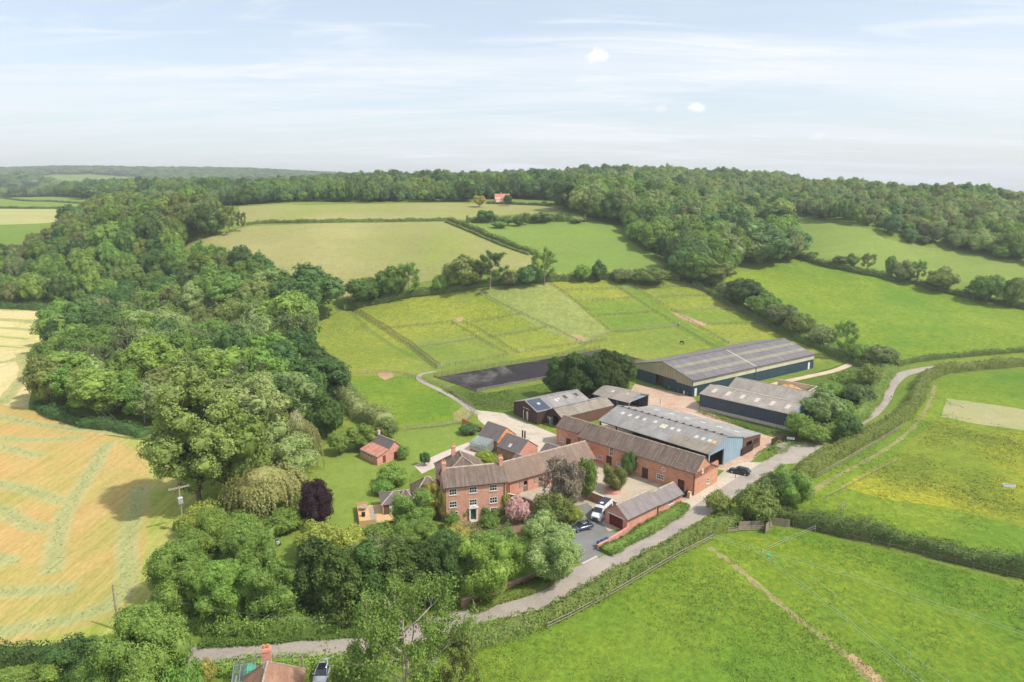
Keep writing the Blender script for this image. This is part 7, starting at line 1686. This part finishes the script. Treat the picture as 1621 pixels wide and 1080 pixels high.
def pole(px, py, H, label, cross=0.0, rz=0, extra=False, mat='weathered wood'):
    p = GP(px, py); r = empty('power_pole', p, rz, label, 'pole'); m = MB(); m.tube([(0, 0, -.5), (0, 0, H)], [.17, .11], 10); m.build('pole', mat, r)
    if cross:
        m = MB(); m.bar((-cross, 0, H - .2), (cross, 0, H - .2), .12, .14); m.bar((-cross, .35, H - .2), (cross, .35, H - .2), .12, .14); c = m.build('crossarm', 'weathered wood', r)
        for x in (-cross * .9, 0, cross * .9): i_ = MB(); i_.tube([(x, 0, H - .1), (x, 0, H + .12), (x, 0, H + .16)], [.05, .09, .04], 8); i_.build('insulator', 'silver paint', c)
    if extra:
        m = MB(); m.box(-.45, -.95, H - 3.0, .35, -.25, H - 1.7); m.build('transformer', 'silver paint', r, bevel=.08)
    return p + Vector((0, 0, H))
t1 = pole(291, 842, 8.8, 'wooden power pole with crossarm and grey transformer beside the wood', 1.7, R(35), True)
t2 = pole(188, 998, 7.2, 'plain wooden pole at the lower right corner of the cut field')
t3 = pole(481, 1075, 3.2, 'thin pale pole beside the tile roofed house')
m = MB()
for o_ in (-1.4, 0, 1.4):
    A = t1 + Vector((o_ * .8, o_ * .5, 0)); B = Vector((-95, 150, 12.0)) + Vector((o_, 0, 0)); prev = A
    for k in range(1, 11): t = k / 10; q = A.lerp(B, t) - Vector((0, 0, 4 * 1.2 * t * (1 - t))); m.bar(prev, q, .025); prev = q
tag(m.build('power_lines', 'steel'), 'thin overhead power lines leading away from the transformer pole', 'cable')
m = MB(); prev = t2
for k in range(1, 13): t = k / 12; q = t2.lerp(PZ(560, 985, 9), t) - Vector((0, 0, 5 * t * (1 - t))); m.bar(prev, q, .03); prev = q
tag(m.build('telephone_line', 'steel'), 'single cable from the plain pole across the hazels', 'cable')
for px, py, lab in ((1095, 768, 'black street lamp post by the right end of the long barn'), (1045, 640, 'slim post at the edge of the red dirt yard'), (1164, 757, 'short black bollard post beside the black car')):
    p = PZ(px, py); m = MB(); h = 3.2 if 'lamp' in lab else 1.6; m.tube([(0, 0, -.1), (0, 0, h)], [.06, .05], 8)
    if 'lamp' in lab: m.tube([(0, 0, h), (0, 0, h + .12), (0, 0, h + .45), (0, 0, h + .6)], [.08, .16, .2, .03], 8)
    o = m.build('lamp_post' if 'lamp' in lab else 'post', 'black plastic'); o.location = (p.x, p.y, 0); tag(o, lab, 'lamp post' if 'lamp' in lab else 'post')
p = PZ(1410, 633); r = empty('marker_post', (p.x, p.y, tz(p.x, p.y)), 0, 'small white marker post on the verge inside the lane bend', 'post'); m = MB(); m.box(-.18, -.06, 0, .18, .06, .85); m.build('post', 'white paint', r); m = MB(); m.box(-.18, -.065, .853, .18, .065, 1.1); m.build('cap', 'grey blue paint', r)
# pale timber blocks by the barn gate and the small courtyard gate
p = PZ(1091, 788); r = empty('sentry_planter', (p.x, p.y, 0), R(45), 'pale timber trough stand against the long barn corner', 'planter'); m = MB(); m.prism([(-.5, 0), (.5, 0), (.32, 1.3), (-.32, 1.3)], 'y', -.3, .3); m.build('frame', 'new decking', r); m = MB(); m.box(-.2, -.32, .2, .2, -.301, .9); m.build('panel', 'white paint', r)
panel('courtyard_gate', 'small black gate between the garage store and the long barn', PZ(1076, 791), PZ(1089, 784), 1.2, 'black plastic', 'gate')
p = PZ(829, 694); m = MB(); m.box(-.5, -.15, 0, -.1, .15, 2.1); m.box(.1, -.15, 0, .5, .15, 1.9); o = m.build('oil_tank', 'dark timber'); o.location = (p.x, p.y, 0); tag(o, 'pair of dark timber stands at the yard edge behind the outhouse', 'stand')
# woodchip heap in the open bunker beyond the weathered barn
q = PZ(1250, 621); r = empty('woodchip_bunker', (q.x, q.y, 0), R(-44), 'concrete bunker of orange woodchip behind the weathered barn', 'bunker')
m = MB(); m.box(-6, -3, -.1, 6, 5, .1); m.box(-6, 5, -.1, 6, 5.3, 2.0); m.box(6, -3, -.1, 6.3, 5.3, 2.0); m.build('walls', 'pale stone', r)
g = 22; m = MB(); hh = [[1.7 * math.exp(-((i - 10) / 7.5) ** 2 - ((j - 11) / 6.5) ** 2) * (1 + .25 * math.sin(i * 1.7 + j) * math.cos(j * 1.3)) + rnd.uniform(0, .12) for j in range(g)] for i in range(g)]
for i in range(g - 1):
    for j in range(g - 1):
        f_ = lambda a, b: (-5.8 + a * .53, -2.8 + b * .36, .1 + hh[a][b]); m.quad(f_(i, j), f_(i + 1, j), f_(i + 1, j + 1), f_(i, j + 1))
m.build('woodchip', 'woodchip', r)
# grazing horse
def skin_chain(me_name, verts, edges, radii, mat, parent=None):
    me = bpy.data.meshes.new(me_name); me.from_pydata(verts, edges, []); o = link(me_name, me, parent); md = o.modifiers.new('skin', 'SKIN'); md.use_smooth_shade = True
    for i, r_ in enumerate(radii): v = me.skin_vertices[0].data[i]; v.radius = (r_, r_) if not isinstance(r_, tuple) else r_; v.use_root = (i == 0)
    o.modifiers.new('sub', 'SUBSURF').levels = 2; o.modifiers['sub'].render_levels = 2; me.materials.append(M[mat]); return o
hp = GP(1079, 545); hr2 = empty('horse', hp, R(-60), 'dark bay horse grazing head down in the paddock behind the riding hall', 'horse')
hv = [(-.55, 0, 1.25), (-.15, 0, 1.18), (.30, 0, 1.17), (.62, 0, 1.22), (.92, 0, 1.15), (1.18, 0, .82), (1.38, 0, .45), (1.45, 0, .36), (1.58, 0, .10)]; he = [(i, i + 1) for i in range(8)]; hrad = [.27, .30, .31, .28, .20, .15, .12, .11, .07]
def leg_(att, x, s, hind):
    i = len(hv)
    if hind: hv.extend([(x - .02, s * .17, .95), (x + .10, s * .17, .72), (x - .10, s * .16, .48), (x - .05, s * .16, .14), (x, s * .16, .04)]); hrad.extend([.17, .12, .065, .045, .055])
    else: hv.extend([(x, s * .17, .92), (x + .02, s * .16, .68), (x, s * .16, .44), (x, s * .16, .14), (x + .04, s * .16, .04)]); hrad.extend([.13, .09, .06, .042, .055])
    he.append((att, i)); he.extend([(i + k, i + k + 1) for k in range(4)])
leg_(0, -.58, 1, True); leg_(0, -.62, -1, True); leg_(3, .62, 1, False); leg_(3, .72, -1, False)
for s in (1, -1): hv.append((1.33, s * .07, .60)); hrad.append(.025); he.append((6, len(hv) - 1))
skin_chain('body', hv, he, hrad, 'horse coat', hr2)
m = MB(); m.tube([(-.82, 0, 1.32), (-.98, 0, 1.15), (-1.0, 0, .75), (-.96, 0, .5)], [.05, .07, .09, .03], 8); m.build('tail', 'black plastic', hr2)
m = MB(); m.prism([(.60, 1.50), (.95, 1.36), (1.28, .86), (1.22, .80), (.9, 1.2), (.58, 1.4)], 'y', -.02, .02); m.build('mane', 'black plastic', hr2)
# field gates and hay racks in the paddocks
def field_gate(px, py, ang, label, w=3.0, mat='tape', H=1.4):
    p = GP(px, py); r = empty('field_gate', p, R(ang), label, 'gate'); m = MB()
    for k in range(5): m.bar((0, 0, .25 + k * (H - .3) / 4), (w, 0, .25 + k * (H - .3) / 4), .05)
    for x in (0, w / 2, w): m.bar((x, 0, .15), (x, 0, H), .06)
    m.build('bars', mat, r); m = MB(); m.box(-.14, -.1, -.2, -.03, .1, H + .2); m.build('post', 'creosoted wood', r)
field_gate(692, 582, 5, 'silver mesh gate at the lower left corner of the paddocks', 2.6); field_gate(819, 558, 5, 'silver mesh gate at the foot of the short grass lane', 2.6); field_gate(754, 535, 80, 'pale gate in the short grass lane beside the lower cross fence', 3.0)
field_gate(717, 513, 15, 'pale gate at the top of the short grass lane', 3.0); field_gate(985, 458, 5, 'pale gate across the top of the long grass lane', 3.4); field_gate(1073, 517, 60, 'pale gate where the dry paddock fence meets the long lane', 2.8); field_gate(1145, 542, 0, 'pale gate at the foot of the long grass lane', 3.2)
# small glasshouse frame by the bottom house, patio things
q = PZ(372, 1100); gh2 = greenhouse('glasshouse', 'small aluminium framed glasshouse left of the tile roofed house', (q.x - .3, q.y), hang + 2, 2.6, 4.2, 2.5, curved=False)
m = MB(); m.prism([(-.9, 0), (.9, 0), (.5, .9), (-.2, 1.1), (-.7, .7)], 'y', -.6, .6); o = m.build('green_cover', 'green cloth', bevel=.15); o.parent = None; o.location = (q.x + 1.0, q.y + 2.6, 1.0); tag(o, 'turquoise green cover heaped inside the small glasshouse', 'cover')
q = PZ(752, 708); r = empty('patio_table', (q.x, q.y, 0), 0, 'pinkish patio table beside the greenhouse', 'table'); m = MB(); m.box(-1.1, -.5, .7, 1.1, .5, .76); m.build('tabletop', 'new decking', r)
for x in (-.95, .95):
    for y in (-.4, .4): m = MB(); m.box(x - .04, y - .04, 0, x + .04, y + .04, .7); m.build('leg', 'new decking', r)

# ------------------------------------------------------------------ haze: one closed box of thin air round everything
hm = NT('haze'); pv = hm.node('ShaderNodeVolumePrincipled'); pv.inputs['Color'].default_value = (0.93, 0.96, 1.0, 1); pv.inputs['Density'].default_value = 0.00020; pv.inputs['Anisotropy'].default_value = 0.2
hm.l.new(pv.outputs[0], hm.out.inputs['Volume']);
m = MB(); m.box(-11000, -420, -6.5, 11000, 4700, 170); MATS['haze'] = hm.m; hz_o = m.build('haze', 'haze'); tag(hz_o, 'thin blue summer haze filling the air', 'haze', kind='stuff')
